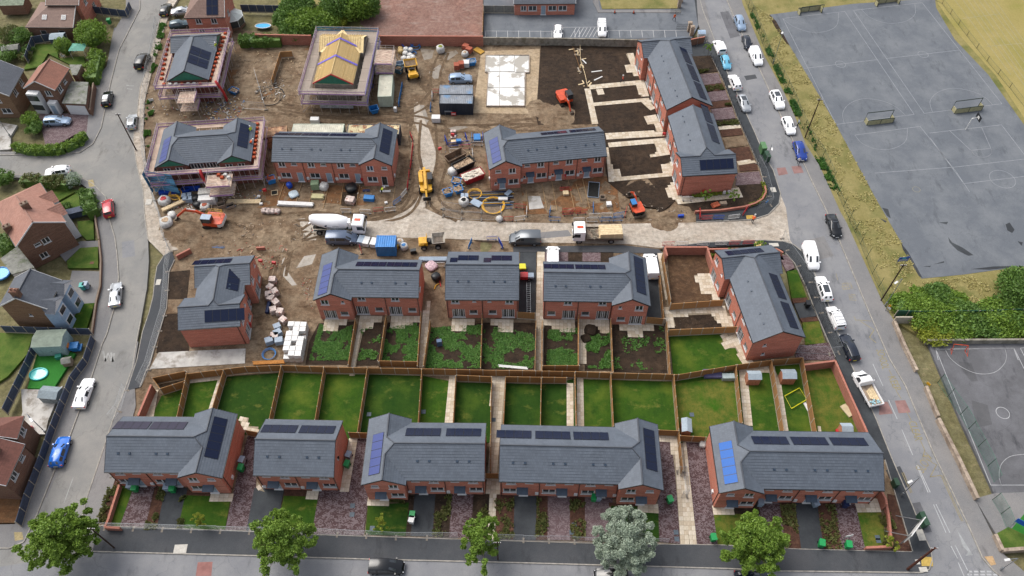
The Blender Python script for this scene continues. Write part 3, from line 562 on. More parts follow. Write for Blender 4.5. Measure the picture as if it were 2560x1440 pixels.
class RF:
 """roof faces laid in lapped courses, with uv in metres"""
 def __init__(s):s.v=[];s.f=[];s.uv=[];s.m=[]
 def quad(s,pts,uv,m=0):
  n=len(s.v);s.v+=[tuple(p)for p in pts];s.f.append(tuple(range(n,n+len(pts))));s.uv+=uv;s.m.append(m)
 def face(s,pts,gauge=.36,lap=.042,m=0):
  pts=[Vector(p)for p in pts];n=(pts[1]-pts[0]).cross(pts[2]-pts[1])
  if n.length<1e-6:n=(pts[2]-pts[1]).cross(pts[0]-pts[2])
  n.normalize()
  if n.z<0:pts.reverse();n=-n
  e=Vector((-n.y,n.x,0)).normalized();u=n.cross(e)
  if u.z<0:u=-u;e=-e
  o=min(pts,key=lambda p:p.z);pg=[((p-o).dot(e),(p-o).dot(u))for p in pts]
  tm=max(q[1]for q in pg);k=0
  def clip(P_,t,keep_above):
   out=[]
   for i in range(len(P_)):
    a=P_[i-1];b=P_[i];da=(a[1]-t)*(1 if keep_above else-1);db=(b[1]-t)*(1 if keep_above else-1)
    if(da>1e-6)!=(db>1e-6):
     r=da/(da-db);out.append((a[0]+(b[0]-a[0])*r,t))
    if db>1e-6:out.append(b)
   return out
  while k*gauge<tm-1e-4:
   t0=k*gauge;t1=min(tm,t0+gauge)
   c=clip(clip(pg,t0,True)if k else pg,t1+1e-5,False)if t1<tm-1e-5 else(clip(pg,t0,True)if k else pg)
   if len(c)>=3:
    w=[o+e*q[0]+u*q[1]+n*(lap*(1-(q[1]-t0)/gauge)+.004)for q in c]
    s.quad(w,[(q[0],q[1])for q in c],m)
    lo=[q for q in c if abs(q[1]-t0)<1e-3]
    if len(lo)>=2:
     a=min(lo);b=max(lo);pa=o+e*a[0]+u*a[1];pb=o+e*b[0]+u*b[1]
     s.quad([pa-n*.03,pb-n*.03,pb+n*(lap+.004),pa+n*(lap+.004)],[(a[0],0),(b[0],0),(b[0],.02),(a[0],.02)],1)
   k+=1
 def build(s,name,mats,parent=None):
  me=bpy.data.meshes.new(name);me.from_pydata([tuple(v)for v in s.v],[],s.f)
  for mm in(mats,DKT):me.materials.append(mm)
  uvl=me.uv_layers.new(name='UVMap');uvl.data.foreach_set('uv',[x for q in s.uv for x in q])
  me.polygons.foreach_set('material_index',s.m);me.update();return put(name,me,parent)
# windows and doors (shared meshes; local x along wall, -y outwards)
WIN={}
class Sep:
 def __init__(s,n,m,p):s.n=n;s.mt=m;s.p=p
 def bar(s,*a,**k):
  if s.p:q=MB();q.bar(*a,**k);q.build(s.n,s.mt,s.p)
 def tube(s,*a,**k):
  if s.p:q=MB();q.tube(*a,**k);q.build(s.n,s.mt,s.p)
def winmesh(kind,w,h):
 key=(kind,round(w,2),round(h,2))
 if key in WIN:return WIN[key]
 f=MB();t=.07;y0,y1=-.02,.06
 f.box(-w/2,y0,0,-w/2+t,y1,h);f.box(w/2-t,y0,0,w/2,y1,h);f.box(-w/2+t,y0,0,w/2-t,y1,t);f.box(-w/2+t,y0,h-t,w/2-t,y1,h)
 if kind in('w','W','p'):f.box(-.05,y0-.01,t,.05,y1,h-t)
 if kind in('w','W'):
  f.box(-w/2+t,y0-.01,t,-w/2+t+.05,y1-.01,h-t);f.box(w/2-t-.05,y0-.01,t,w/2-t,y1-.01,h-t)
 if kind=='p':
  for sx in(-1,1):f.box(sx*w/4-w/8,y0-.012,t,sx*w/4-w/8+.06,y1,h-t);f.box(sx*w/4+w/8-.06,y0-.012,t,sx*w/4+w/8,y1,h-t)
 if kind=='s':f.box(-w/2+t,y0-.01,h*.62,w/2-t,y1,h*.62+.05)
 s=MB();s.box(-w/2-.08,-.16,-.07,w/2+.08,.0,.0)
 g_=MB();g_.box(-w/2+t,.025,t,w/2-t,.04,h-t)
 c=MB();c.box(-w/2-.0,.3,t,-w/2+w*.22,.31,h);c.box(w/2-w*.22,.3,t,w/2,.31,h)
 WIN[key]=(f.mesh('window',WHT),s.mesh('sill',WHT),g_.mesh('pane',GLS));return WIN[key]
SPEC={'w':(1.2,1.15),'s':(.95,.7),'t':(.5,.6),'W':(1.75,1.15),'p':(1.9,2.1),'m':(1.2,1.0),'d':(1.0,2.1),'D':(1.0,2.1),'O':(1.0,2.1)}
def opening(parent,kind,org,d,u,z,w,h,doorm=None):
 """org: start of wall line, d: unit along the wall, outwards is to its right"""
 p=org+d*u;rz=math.atan2(d.y,d.x)
 inw=Vector((-d.y,d.x,0))*.07
 if kind in('d','D','O'):
  mb=MB();mb.box(-w/2,-.03,0,-w/2+.07,.05,h);mb.box(w/2-.07,-.03,0,w/2,.05,h);mb.box(-w/2+.07,-.03,h-.07,w/2-.07,.05,h)
  if kind!='O':mb.box(-w/2+.07,0,0,w/2-.07,.03,h-.07,1)
  mb.box(-w/2-.1,-.25,-.06,w/2+.1,-.03,.02,2)
  dr=put('front_door',mb.mesh('front_door',[WHT,doorm or DBL,WHT]),parent,(p.x+inw.x,p.y+inw.y,z),rz)
  hb=MB();hb.box(w/2-.22,-.05,h*.48,w/2-.16,0,h*.52);put('handle',hb.mesh('handle',BLK),dr)
  if kind=='d':
   c=MB();cw=.72
   c.face([(-cw,-.85,h+.12),(cw,-.85,h+.12),(cw,.0,h+.42),(-cw,.0,h+.42)]);c.face([(-cw,-.85,h+.04),(-cw,0,h+.04),(cw,0,h+.04),(cw,-.85,h+.04)])
   c.face([(-cw,-.85,h+.04),(cw,-.85,h+.04),(cw,-.85,h+.12),(-cw,-.85,h+.12)]);c.face([(cw,-.85,h+.04),(cw,0,h+.04),(cw,0,h+.42),(cw,-.85,h+.12)]);c.face([(-cw,0,h+.04),(-cw,-.85,h+.04),(-cw,-.85,h+.12),(-cw,0,h+.42)])
   out=-inw;put('canopy',c.mesh('canopy',DGR),parent,(p.x+out.x*.1-d.x*.15,p.y+out.y*.1-d.y*.15,z),rz)
  return
 f,s,g_=winmesh(kind,w,h)
 o=put('window',f,parent,(p.x+inw.x,p.y+inw.y,z),rz);put('sill',s,o);put('pane',g_,o)
 if kind=='p':o.name='patio_door'
def wall_holes(mb,a,b,z0,z1,holes,m=0,th=.12):
 """wall from a to b with rectangular holes (u0,u1,zz0,zz1), reveals going inwards"""
 a=Vector((a[0],a[1],0));b=Vector((b[0],b[1],0));d=(b-a);L=d.length;d.normalize();inn=Vector((-d.y,d.x,0))*th
 us=sorted({0,L}|{h[0]for h in holes}|{h[1]for h in holes});zs=sorted({z0,z1}|{h[2]for h in holes}|{h[3]for h in holes})
 for i in range(len(us)-1):
  for j in range(len(zs)-1):
   cu=(us[i]+us[i+1])/2;cz=(zs[j]+zs[j+1])/2
   if any(h[0]<cu<h[1]and h[2]<cz<h[3]for h in holes):continue
   p=a+d*us[i];q=a+d*us[i+1];mb.face([(p.x,p.y,zs[j]),(q.x,q.y,zs[j]),(q.x,q.y,zs[j+1]),(p.x,p.y,zs[j+1])],m)
 for h in holes:
  p=a+d*h[0];q=a+d*h[1];pi=p+inn;qi=q+inn
  for(s_,t_,si,ti,za,zb)in((p,p,pi,pi,h[2],h[3]),(q,q,qi,qi,h[2],h[3])):
   mb.face([(s_.x,s_.y,za),(si.x,si.y,za),(si.x,si.y,zb),(s_.x,s_.y,zb)],m)
  for z in(h[2],h[3]):mb.face([(p.x,p.y,z),(q.x,q.y,z),(qi.x,qi.y,z),(pi.x,pi.y,z)],m)
PAT={'A':[(.26,'s',4.02),(.72,'w',3.62),(.40,'d',.15),(.78,'W',1.0)],'Am':[(.74,'s',4.02),(.28,'w',3.62),(.60,'d',.15),(.25,'W',1.0)],'N':[(.70,'s',3.95),(.28,'w',3.55),(.80,'D',.15),(.32,'W',1.0)],'No':[(.78,'s',3.95),(.30,'w',3.55),(.72,'O',.15),(.32,'W',1.0)],'Nc':[(.25,'s',3.95),(.72,'w',3.55),(.38,'d',.15),(.76,'W',1.0),(.16,'t',1.2)],'G':[(.3,'w',3.7),(.25,'p',.15),(.76,'m',1.0)],'Gm':[(.7,'w',3.7),(.75,'p',.15),(.24,'m',1.0)],'Gt':[(.25,'w',3.7),(.78,'t',4.1),(.32,'p',.15),(.74,'m',1.0)],'Gtm':[(.75,'w',3.7),(.2,'t',4.1),(.72,'p',.15),(.28,'m',1.0)],'U':[(.3,'w',3.5),(.7,'w',3.5)],'V':[(.25,'t',3.6),(.3,'t',1.2)],'X':[(.3,'s',4.0)],'':[]}
def block(name,label,P0,P1,P3=None,D=None,units=2,endL=None,endR=None,FP='A',CP=None,EL='',ER='',BP='G',pv=(),ez=5.0,t=.577,base=0.0,wall=None,gable=None,pvm=None,gutter=True,L=None,anchor=None,vents=True,meter=True,roofm=None):
 a=P(*P0,ez);b=P(*P1,ez);d=(b-a);d.z=0;Lpx=d.length;d.normalize();nrm=Vector((-d.y,d.x,0))
 if L:a=b-d*L if anchor=='R' else a
 L=L or Lpx
 if P3:D=(P(*P3,ez)-a).dot(nrm)
 T=thing(name,label,'house',(a.x,a.y,0),math.atan2(d.y,d.x),'new red brick houses with grey tiled roofs')
 m=D/2;ov=.25;vg=.12;wl=wall or BR
 z=lambda q:ez+q*t
 rf=RF();wm=MB();ridge=Sep('ridge',RT4,T);gut=Sep('gutter',BLK,T if gutter else None);barge=Sep('bargeboard',BLK,T);cl,cr=endL,endR
 xl=cl[0]if cl else 0;xr=L-cr[0]if cr else L;cL=cl[0]/2 if cl else 0;cR=cr[0]/2 if cr else 0
 mL=(m,m)if cl else(0,m);mR=(L-m,m)if cr else(L,m)
 V=lambda x,y,h:(x,y,ez+h*t)
 front=[V(xl,0,0),V(xr,0,0)];back=[V(xr,D,0),V(xl,D,0)]
 fr=list(front);
 if cr:fr+=[V(L-cR,cR,cR)]
 fr+=[V(mR[0],m,m),V(mL[0],m,m)]
 if cl:fr+=[V(cL,cL,cL)]
 rf.face(fr)
 bk=list(back)
 if cl:bk+=[V(cL,D-cL,cL)]
 bk+=[V(mL[0],m,m),V(mR[0],m,m)]
 if cr:bk+=[V(L-cR,D-cR,cR)]
 rf.face(bk)
 ridge.tube([V(mL[0],m,m+.09),V(mR[0],m,m+.09)],.11,6)
 foot=[]
 if cr:
  w_,fa,fb=cr
  rf.face([V(L-w_,-fa,0),V(L-cR,-fa,cR),V(L-cR,cR,cR),V(L-w_,0,0)])
  rf.face([V(L-w_,D,0),V(L-cR,D-cR,cR),V(L-cR,D+fb,cR),V(L-w_,D+fb,0)])
  rf.face([V(L,-fa,0),V(L,D+fb,0),V(L-cR,D+fb,cR),V(L-cR,-fa,cR)])
  rf.face([V(L-cR,cR,cR),V(L-cR,D-cR,cR),V(L-m,m,m)])
  ridge.tube([V(L-cR,-fa,cR+.09),V(L-cR,cR,cR+.09)],.11,6);ridge.tube([V(L-cR,D-cR,cR+.09),V(L-cR,D+fb,cR+.09)],.11,6)
  ridge.tube([V(L-cR,cR,cR+.08),V(L-m,m,m+.08),V(L-cR,D-cR,cR+.08)],.09,6)
  gut.bar(V(L+.05,-fa,-.12),V(L+.05,D+fb,-.12),.11,.1)
  for yy in(-fa+.03,D+fb-.03):barge.bar(V(L,yy,-.12),V(L-cR,yy,cR-.12),.05,.2);barge.bar(V(L-cR,yy,cR-.12),V(L-w_,yy,-.12),.05,.2)
 else:
  barge.bar(V(L-.03,0,-.12),V(L-.03,m,m-.12),.05,.2);barge.bar(V(L-.03,m,m-.12),V(L-.03,D,-.12),.05,.2)
 if cl:
  w_,fa,fb=cl
  rf.face([V(w_,-fa,0),V(w_,0,0),V(cL,cL,cL),V(cL,-fa,cL)])
  rf.face([V(w_,D,0),V(w_,D+fb,0),V(cL,D+fb,cL),V(cL,D-cL,cL)])
  rf.face([V(0,-fa,0),V(cL,-fa,cL),V(cL,D+fb,cL),V(0,D+fb,0)])
  rf.face([V(cL,cL,cL),V(m,m,m),V(cL,D-cL,cL)])
  ridge.tube([V(cL,-fa,cL+.09),V(cL,cL,cL+.09)],.11,6);ridge.tube([V(cL,D-cL,cL+.09),V(cL,D+fb,cL+.09)],.11,6)
  ridge.tube([V(cL,cL,cL+.08),V(m,m,m+.08),V(cL,D-cL,cL+.08)],.09,6)
  gut.bar(V(-.05,-fa,-.12),V(-.05,D+fb,-.12),.11,.1)
  for yy in(-fa+.03,D+fb-.03):barge.bar(V(0,yy,-.12),V(cL,yy,cL-.12),.05,.2);barge.bar(V(cL,yy,cL-.12),V(w_,yy,-.12),.05,.2)
 else:
  barge.bar(V(.03,0,-.12),V(.03,m,m-.12),.05,.2);barge.bar(V(.03,m,m-.12),V(.03,D,-.12),.05,.2)
 gut.bar(V(xl,-.05,-.12),V(xr,-.05,-.12),.11,.1);gut.bar(V(xl,D+.05,-.12),V(xr,D+.05,-.12),.11,.1)
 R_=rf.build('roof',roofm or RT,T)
 zt=ez+ov*t-.1
 E=[]
 def pat(L_,n,key):
  out=[]
  for i in range(n):
   ks=key if not isinstance(key,list)else key[i%len(key)]
   for f_,k_,z_ in PAT[ks]:out.append(((i+f_)*L_/n,k_,z_))
  return out
 cp=CP or FP
 y0,y1=ov,D-ov
 if cl:E.append(((ov,-cl[1]+vg),(cl[0]-ov,-cl[1]+vg),pat(cl[0]-2*ov,1,cp),1));E.append(((cl[0]-ov,-cl[1]+vg),(cl[0]-ov,y0),[],0));sx=cl[0]-ov
 else:sx=vg
 ex=(L-cr[0]+ov)if cr else L-vg
 E.append(((sx,y0),(ex,y0),pat(ex-sx,units,FP),0))
 if cr:
  E.append(((ex,y0),(ex,-cr[1]+vg),[],0));E.append(((ex,-cr[1]+vg),(L-ov,-cr[1]+vg),pat(cr[0]-2*ov,1,cp),1))
  E.append(((L-ov,-cr[1]+vg),(L-ov,D+cr[2]-vg),pat(D+cr[1]+cr[2]-2*vg,1,ER),0));E.append(((L-ov,D+cr[2]-vg),(ex,D+cr[2]-vg),pat(cr[0]-2*ov,1,BP),1));E.append(((ex,D+cr[2]-vg),(ex,y1),[],0))
 else:E.append(((ex,y0),(ex,y1),pat(y1-y0,1,ER),2))
 E.append(((ex,y1),(sx,y1),pat(ex-sx,units,BP),0))
 if cl:
  E.append(((sx,y1),(sx,D+cl[2]-vg),[],0));E.append(((sx,D+cl[2]-vg),(ov,D+cl[2]-vg),pat(cl[0]-2*ov,1,BP),1));E.append(((ov,D+cl[2]-vg),(ov,-cl[1]+vg),pat(D+cl[1]+cl[2]-2*vg,1,EL),0))
 else:E.append(((sx,y1),(sx,y0),pat(y1-y0,1,EL),2))
 gb=MB()
 for(p,q,ops,gk)in E:
  hs_=[]
  for u,k_,z_ in ops:
   w,h=SPEC[k_];z0=z_
   h=min(h,zt-.12-z0)if k_ in 'wst' else h
   hs_.append((u-w/2,u+w/2,z0,z0+h));
  wall_holes(wm,p,q,-.3,zt,hs_)
  pa=Vector((p[0],p[1],0));dd=(Vector((q[0],q[1],0))-pa).normalized()
  for(u,k_,z_),hh in zip(ops,hs_):
   opening(T,k_,pa,dd,u,z_,hh[1]-hh[0],hh[3]-hh[2])
  if gk:
   ln=(Vector(q)-Vector(p)).length;mid=((p[0]+q[0])/2,(p[1]+q[1])/2);hz=zt+ln/2*t
   (gb if(gable and gk==1)or(gable=='all')else wm).face([(p[0],p[1],zt),(q[0],q[1],zt),(mid[0],mid[1],hz)])
 it=MB();it.box(sx+.35,y0+.35,0,ex-.35,y1-.35,ez-.3)
 if cl:it.box(ov+.35,-cl[1]+.5,.01,cl[0]-ov-.3,D+cl[2]-.5,ez-.31)
 if cr:it.box(L-cr[0]+ov+.3,-cr[1]+.5,.01,L-ov-.35,D+cr[2]-.5,ez-.31)
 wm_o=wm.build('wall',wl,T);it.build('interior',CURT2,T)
 if gb.f:gb.build('gable_membrane',MEM,T)
 pp=Sep('downpipe',BLK,T);pp.tube([(sx+.15,y0-.06,ez-.1),(sx+.15,y0-.06,0)],.045,5);pp.tube([(ex-.15,y0-.06,ez-.1),(ex-.15,y0-.06,0)],.045,5)
 for i in range(1,units):
  x=sx+(ex-sx)*i/units;pp.tube([(x,y0-.06,ez-.1),(x,y0-.06,0)],.045,5)
 if cr:pp.tube([(L-ov+.06,.6-cr[1],ez-.1),(L-ov+.06,.6-cr[1],0)],.045,5)
 if cl:pp.tube([(ov-.06,.6-cl[1],ez-.1),(ov-.06,.6-cl[1],0)],.045,5)
 if meter:
  for i in range(units+(1 if cl else 0)+(1 if cr else 0)):
   if i<units:x=sx+(ex-sx)*(i+(.06 if FP!='Am' else .94))/units;yy=y0-.08
   elif cr:x=L-ov+.1;yy=1.2
   else:x=ov-.1;yy=1.2
   q=MB();q.box(-.22,-.09,0,.22,.09,.55);put('meter_box',q.mesh('meter_box',WHT),T,(x,yy,.7),0 if i<units else R(90))
 if vents:
  vm=MB();vm.box(-.14,-.12,0,.14,.12,.1);vmm=vm.mesh('roof_vent',DGR)
  for i in range(units):
   for k_ in(.32,.62):
    x=sx+(ex-sx)*(i+k_)/units;y=m*(.52 if k_<.5 else .52)
    put('roof_vent',vmm,T,(x,y,ez+y*t+.04),rot=(math.atan(t),0,0))
 for q in pv:
  fc,s0,n_,up=q[:4];rows=q[4]if len(q)>4 else 1;pm=q[5]if len(q)>5 else PVM;skip=q[6]if len(q)>6 else()
  mw,mh=1.13,1.75
  if rows>1:mw,mh=1.55,1.0
  fx={'F':((1,0),(0,1),(0,0)),'B':((-1,0),(0,-1),(L,D)),'R':((0,1),(-1,0),(L,0)),'L':((0,-1),(1,0),(0,D))}[fc]
  cs=1/math.sqrt(1+t*t)
  e=Vector((*fx[0],0));u=Vector((fx[1][0]*cs,fx[1][1]*cs,t*cs));nn=e.cross(u);o0=Vector((fx[2][0],fx[2][1],ez))
  for r_ in range(rows):
   for i in range(n_):
    if(i,r_)in skip:continue
    c=o0+e*(s0+(i+.5)*mw)+u*(up+(r_+.5)*mh)+nn*.08
    M_=Matrix((e,u,nn)).transposed().to_4x4();M_.translation=c
    o=put('solar_panel',PVMESH(mw,mh,pm),T);o.matrix_local=M_
 return T
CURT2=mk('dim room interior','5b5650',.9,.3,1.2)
_pvm={}
def PVMESH(w,h,m):
 k=(w,h,m.name)
 if k in _pvm:return _pvm[k]
 me=bpy.data.meshes.new('solar_panel');v=[];f=[]
 def bx(x0,y0,z0,x1,y1,z1):
  n=len(v);v.extend([(x0,y0,z0),(x1,y0,z0),(x1,y1,z0),(x0,y1,z0),(x0,y0,z1),(x1,y0,z1),(x1,y1,z1),(x0,y1,z1)])
  f.extend([tuple(n+i for i in q)for q in((0,3,2,1),(4,5,6,7),(0,1,5,4),(1,2,6,5),(2,3,7,6),(3,0,4,7))])
 bx(-w/2+.005,-h/2+.005,-.02,w/2-.005,h/2-.005,.015);bx(-w/2+.04,-h/2+.04,.0,w/2-.04,h/2-.04,.02)
 me.from_pydata(v,[],f);me.materials.append(PVF);me.materials.append(m)
 me.polygons.foreach_set('material_index',[0]*6+[1]*6);uv=me.uv_layers.new(name='UVMap')
 for i,l in enumerate(me.loops):c=me.vertices[l.vertex_index].co;uv.data[i].uv=(c.x/w+.5,c.y/h+.5)
 _pvm[k]=me;return me
CW=5.55
block('terraced_house','bottom row terrace at the left corner, gable wing on its right end, dim violet panels',(260,1180),(557,1183),(306,1042),units=2,endR=(CW,.7,.6),FP='Am',CP='Am',pv=[('R',1.6,5,1.0),('B',CW+.3,4,1.2,1,PVD),('B',CW+5.0,4,1.2,1,PVD)])
block('semi_detached_house','plain gabled pair with flues on its right wall, between two bottom row terraces',(632,1188),(835,1192),(664,1049),units=2,FP='A',pv=[('B',.6,4,1.3),('B',5.5,4,1.3)])
block('terraced_house','bottom row terrace whose left wing carries a violet blue panel strip',(905,1200),(1212,1202),(915,1057),units=2,endL=(CW,.7,.6),FP='A',pv=[('L',2.0,5,1.0,1,PVL),('B',.6,4,1.3),('B',5.8,4,1.3)])
block('terraced_house','longest bottom row terrace with its gable wing on the right, behind the silvery tree',(1247,1203.5),(1657,1213),(1255,1062.6),units=3,endR=(CW,.7,.6),FP='Am',CP='Am',pv=[('R',1.6,5,.7),('B',6.6,4,1.3),('B',11.5,4,1.3),('B',16.5,4,1.3)])
block('terraced_house','right end terrace of the bottom row with bright blue panels on its left wing',(1797,1220),(2212,1226.5),D=7.9,units=3,endL=(CW,.7,.6),FP='A',pv=[('L',2.0,5,.8,1,PVB),('B',1.2,4,1.3),('B',6.2,4,1.3),('B',11.2,4,1.3)])
block('terraced_house','mid row terrace beside the stacked brick packs, its left wing with violet panels',(785,741),(1047,744),D=7.0,units=2,endL=(CW,.7,.9),FP='G',CP='Gt',BP='A',pv=[('L',1.6,5,.8,1,PVL),('B',.6,4,1.1),('B',5.2,4,1.1)],meter=False,ER='X')
block('semi_detached_house','plain gabled pair with two stepped panel groups, behind the weedy gardens',(1112,749),(1298,750),(1122,630),units=2,FP=['Gt','Gtm'],BP='A',pv=[('B',1.1,2,1.6,2,PVM),('B',2.66+1.55-1.55,0,1),('B',6.1,2,1.6,2,PVM),('B',4.2,1,2.6,1),('B',9.2,1,2.6,1)],meter=False)
block('terraced_house','mid row terrace with a wing on the right beside a parked white van',(1358,752),(1625,756),D=7.3,units=2,endR=(CW,.7,.9),FP='Gm',CP='Gtm',BP='A',pv=[('R',1.0,6,.6),('B',6.3,4,1.1),('B',11.0,4,1.1)],meter=False)
block('terraced_house','north row terrace with pale blue doors, its right gable wing near the telehandler',(678,404),(980,409),D=7.3,units=3,endR=(CW,.5,.9),FP='N',CP='No',BP='G',pv=[('R',1.6,5,.8),('B',6.6,4,1.1),('B',11.3,4,1.1),('B',16,4,1.1)],meter=True)
block('terraced_house','north row terrace with its gable wing on the left beside the skips',(1222,417),(1518,390),D=7.3,units=3,endL=(CW,.7,.9),FP='Nc',BP='G',pv=[('L',1.6,5,.8,1,PVL),('B',1,4,1.1),('B',6,4,1.1)])
block('terraced_house','upper half of the long east terrace, stepped above its lower neighbour',(1620,147),(1667,275),D=8.3,L=20.2,anchor='R',units=3,endL=(CW,.8,.4),FP=['Gt','G','G'],CP='Gt',BP='A',ez=5.35,pv=[('B',1.0,4,.9),('B',6.0,4,.9),('B',11.0,4,.9)],meter=False)
block('terraced_house','lower half of the east terrace, dark blue panels above its blank end wall',(1670,290),(1713,440),D=8.0,units=2,endR=(CW,.5,.8),FP=['G','Gt'],CP='Gt',BP='A',pv=[('R',2.6,5,.8),('B',6.5,4,.9),('B',11.5,4,.9)],meter=False)
block('terraced_house','angled terrace beside the right road, its south gable with two narrow windows',(1833,720),(1883,858),D=7.6,L=17.0,anchor='R',units=2,endL=(CW,.8,.6),FP=['G','Gt'],CP='Gt',BP='A',ER='V',pv=[('B',1.2,4,.8),('B',6.4,4,.8),('L',1.5,5,.8)],meter=False)
block('terraced_house','terrace with cross wings at both ends beside the curved left footpath',(596,815),(622,640),D=6.9,units=1,endL=(CW,.3,1.6),endR=(CW,.9,.4),FP='Gt',CP='Gt',BP='A',pv=[('L',2.2,5,.8),('F',5.9,4,.8,1),('R',2.2,5,.8)],meter=False)
# older houses round the site
def house2(name,label,P0,P1,D,ez=5.0,t=.6,roof=None,wall=None,hipL=0,hipR=0,F=(),R_=(),L_=(),B_=(),chim=(),L=None,verge=.2,P3=None,group='older houses along the left road'):
 a=P(*P0,ez);b=P(*P1,ez);d=(b-a);d.z=0;L=L or d.length;d.normalize();nn=Vector((-d.y,d.x,0))
 if P3:D=(P(*P3,ez)-a).dot(nn)
 T=thing(name,label,'house',(a.x,a.y,0),math.atan2(d.y,d.x),group)
 m=D/2;hl=m*hipL;hr=m*hipR;V=lambda x,y,h:(x,y,ez+h*t)
 rf=RF();rf.face([V(0,0,0),V(L,0,0),V(L-hr,m,m),V(hl,m,m)],.3,.025);rf.face([V(L,D,0),V(0,D,0),V(hl,m,m),V(L-hr,m,m)],.3,.025)
 if hipL:rf.face([V(0,D,0),V(0,0,0),V(hl,m,m)],.3,.025)
 if hipR:rf.face([V(L,0,0),V(L,D,0),V(L-hr,m,m)],.3,.025)
 ro=rf.build('roof',roof or RT5,T);s=Sep('ridge',roof or RT5,T);s.tube([V(hl,m,m+.1),V(L-hr,m,m+.1)],.12,6)
 bg=Sep('bargeboard',WHT,T)
 for x,h in((.03,hipL),(L-.03,hipR)):
  if not h:bg.bar(V(x,0,-.12),V(x,m,m-.12),.05,.2);bg.bar(V(x,m,m-.12),V(x,D,-.12),.05,.2)
 gt=Sep('gutter',BLK,T);gt.bar(V(0,-.05,-.12),V(L,-.05,-.12),.11,.1);gt.bar(V(0,D+.05,-.12),V(L,D+.05,-.12),.11,.1)
 o=.25;zt=ez+o*t-.1;wm=MB();x0=verge;x1=L-verge
 for p,q,ops,hip in(((x0,o),(x1,o),F,1),((x1,o),(x1,D-o),R_,hipR),((x1,D-o),(x0,D-o),B_,1),((x0,D-o),(x0,o),L_,hipL)):
  ln=(Vector(q)-Vector(p)).length;hs_=[(u*ln-SPEC[k_][0]/2,u*ln+SPEC[k_][0]/2,z_,z_+SPEC[k_][1])for u,k_,z_ in ops]
  wall_holes(wm,p,q,-.3,zt,hs_);pa=Vector((*p,0));dd=(Vector((*q,0))-pa).normalized()
  for(u,k_,z_),hh in zip(ops,hs_):opening(T,k_,pa,dd,u*ln,z_,*SPEC[k_])
  if not hip:wm.face([(p[0],p[1],zt),(q[0],q[1],zt),((p[0]+q[0])/2,(p[1]+q[1])/2,zt+ln/2*t)])
 wm.build('wall',wall or BR2,T);it=MB();it.box(x0+.4,o+.4,0,x1-.4,D-o-.4,ez-.3);it.build('interior',CURT2,T)
 for cx,cy in chim:
  h=ez+(m-abs(cy*D-m))*t;c=MB();c.box(cx*L-.35,cy*D-.55,h-1,cx*L+.35,cy*D+.55,h+1.1);c.box(cx*L-.42,cy*D-.62,h+.9,cx*L+.42,cy*D+.62,h+1.02)
  co=c.build('chimney',BR2,ro)
  for k_ in(-.3,.3):
   q=MB();q.tube([(cx*L,cy*D+k_,h+1.0),(cx*L,cy*D+k_,h+1.45)],[.14,.11],8);q.build('chimney_pot',RT3,ro)
 return T,L,D
w2=[(.3,'w',3.4),(.7,'w',3.4),(.3,'w',1),(.7,'w',1)]
H1,L1,_=house2('bungalow','long low pinkish tiled roof with two rooflights, at the top left corner',(63,68),(183,69),8.5,2.8,.5,RT5,BR2,1,.0,F=[(.3,'m',.9),(.7,'m',.9)],R_=[(.5,'w',1)])
for x in(.38,.78):
 q=MB();q.box(-.45,-.5,0,.45,.5,.08);q2=put('rooflight',q.mesh('rooflight',[WHT]),H1,(L1*x,1.9,2.8+.95+.06),rot=(math.atan(.5),0,0));q=MB();q.box(-.35,-.4,.08,.35,.4,.095);put('pane',q.mesh('pane',GLS),q2)
house2('detached_house','tall red brick gabled house at the top left edge of the photo',(113,13),(197,13),8.5,5.2,.6,RT5,BR,F=w2,R_=[(.35,'w',3.4),(.65,'w',1)])
H2,L2,D2=house2('detached_house','brick house with orange brown roof and tall white bay window',(137,226),(174,171),7.5,5.0,.62,RT2,BR2,0,0,F=[(.25,'w',3.3),(.6,'s',3.6),(.3,'w',1)],L_=[(.72,'w',3.4)],P3=(53,227))
bay=MB();bay.box(-1.0,D2*.52,0,.1,D2*.88,4.6);bb=bay.build('bay',WHT,H2)
for z_ in(.9,3.0):
 for i in range(3):q=MB();q.box(-1.03,D2*(.54+i*.115),z_,-1.0,D2*(.54+i*.115)+.7,z_+1.2);q.build('pane',GLS,bb)
q=MB();q.box(-.9,D2*.12,0,.1,D2*.38,2.6);pch=q.build('porch',WHT,H2);q=MB();q.box(-.93,D2*.18,.1,-.9,D2*.32,2.1);q.build('front_door',DBL,pch)
def annex(label,pts,h,wallm,roofm,name='garage',cat='garage',door=None,o=Z1,k=3.0):
 g4=[P(*q,h)for q in sh(o,pts,k)];c=sum(g4,Vector())/len(g4);T=thing(name,label,cat,(c.x,c.y,0))
 L_=[(p.x-c.x,p.y-c.y)for p in g4];q=MB();q.prism(L_,-.2,h-.15);q.build('wall',wallm,T)
 q=MB();L2_=[(x*1.03,y*1.03)for x,y in L_];q.prism(L2_,h-.15,h);q.build('roof',roofm,T)
 if door:
  a=Vector((*L_[door[0]],0));b=Vector((*L_[door[1]],0));d=(b-a).normalized();out=Vector((d.y,-d.x,0))
  if out.dot((a+b)/2)<0:out=-out
  q=MB();q.bar(a+d*.4+out*.04+Vector((0,0,1.1)),b-d*.4+out*.04+Vector((0,0,1.1)),.06,2.1);q.build('garage_door',WHT,T)
 return T
FELT=mk('grey felt roof','8f8f88',.85,.15,1.5,col2='6f7562');TIMB=mk('grey painted timber','7d868c',.7,.12,2)
annex('flat roofed white garage attached beside the white bay house',[(530,612),(660,618),(642,778),(468,770)],2.7,BR2,FELT,door=(2,3))
annex('small flat roofed rear extension behind the white bay house',[(520,485),(612,485),(575,560),(540,560)],3.0,BR2,FELT,'extension','extension')
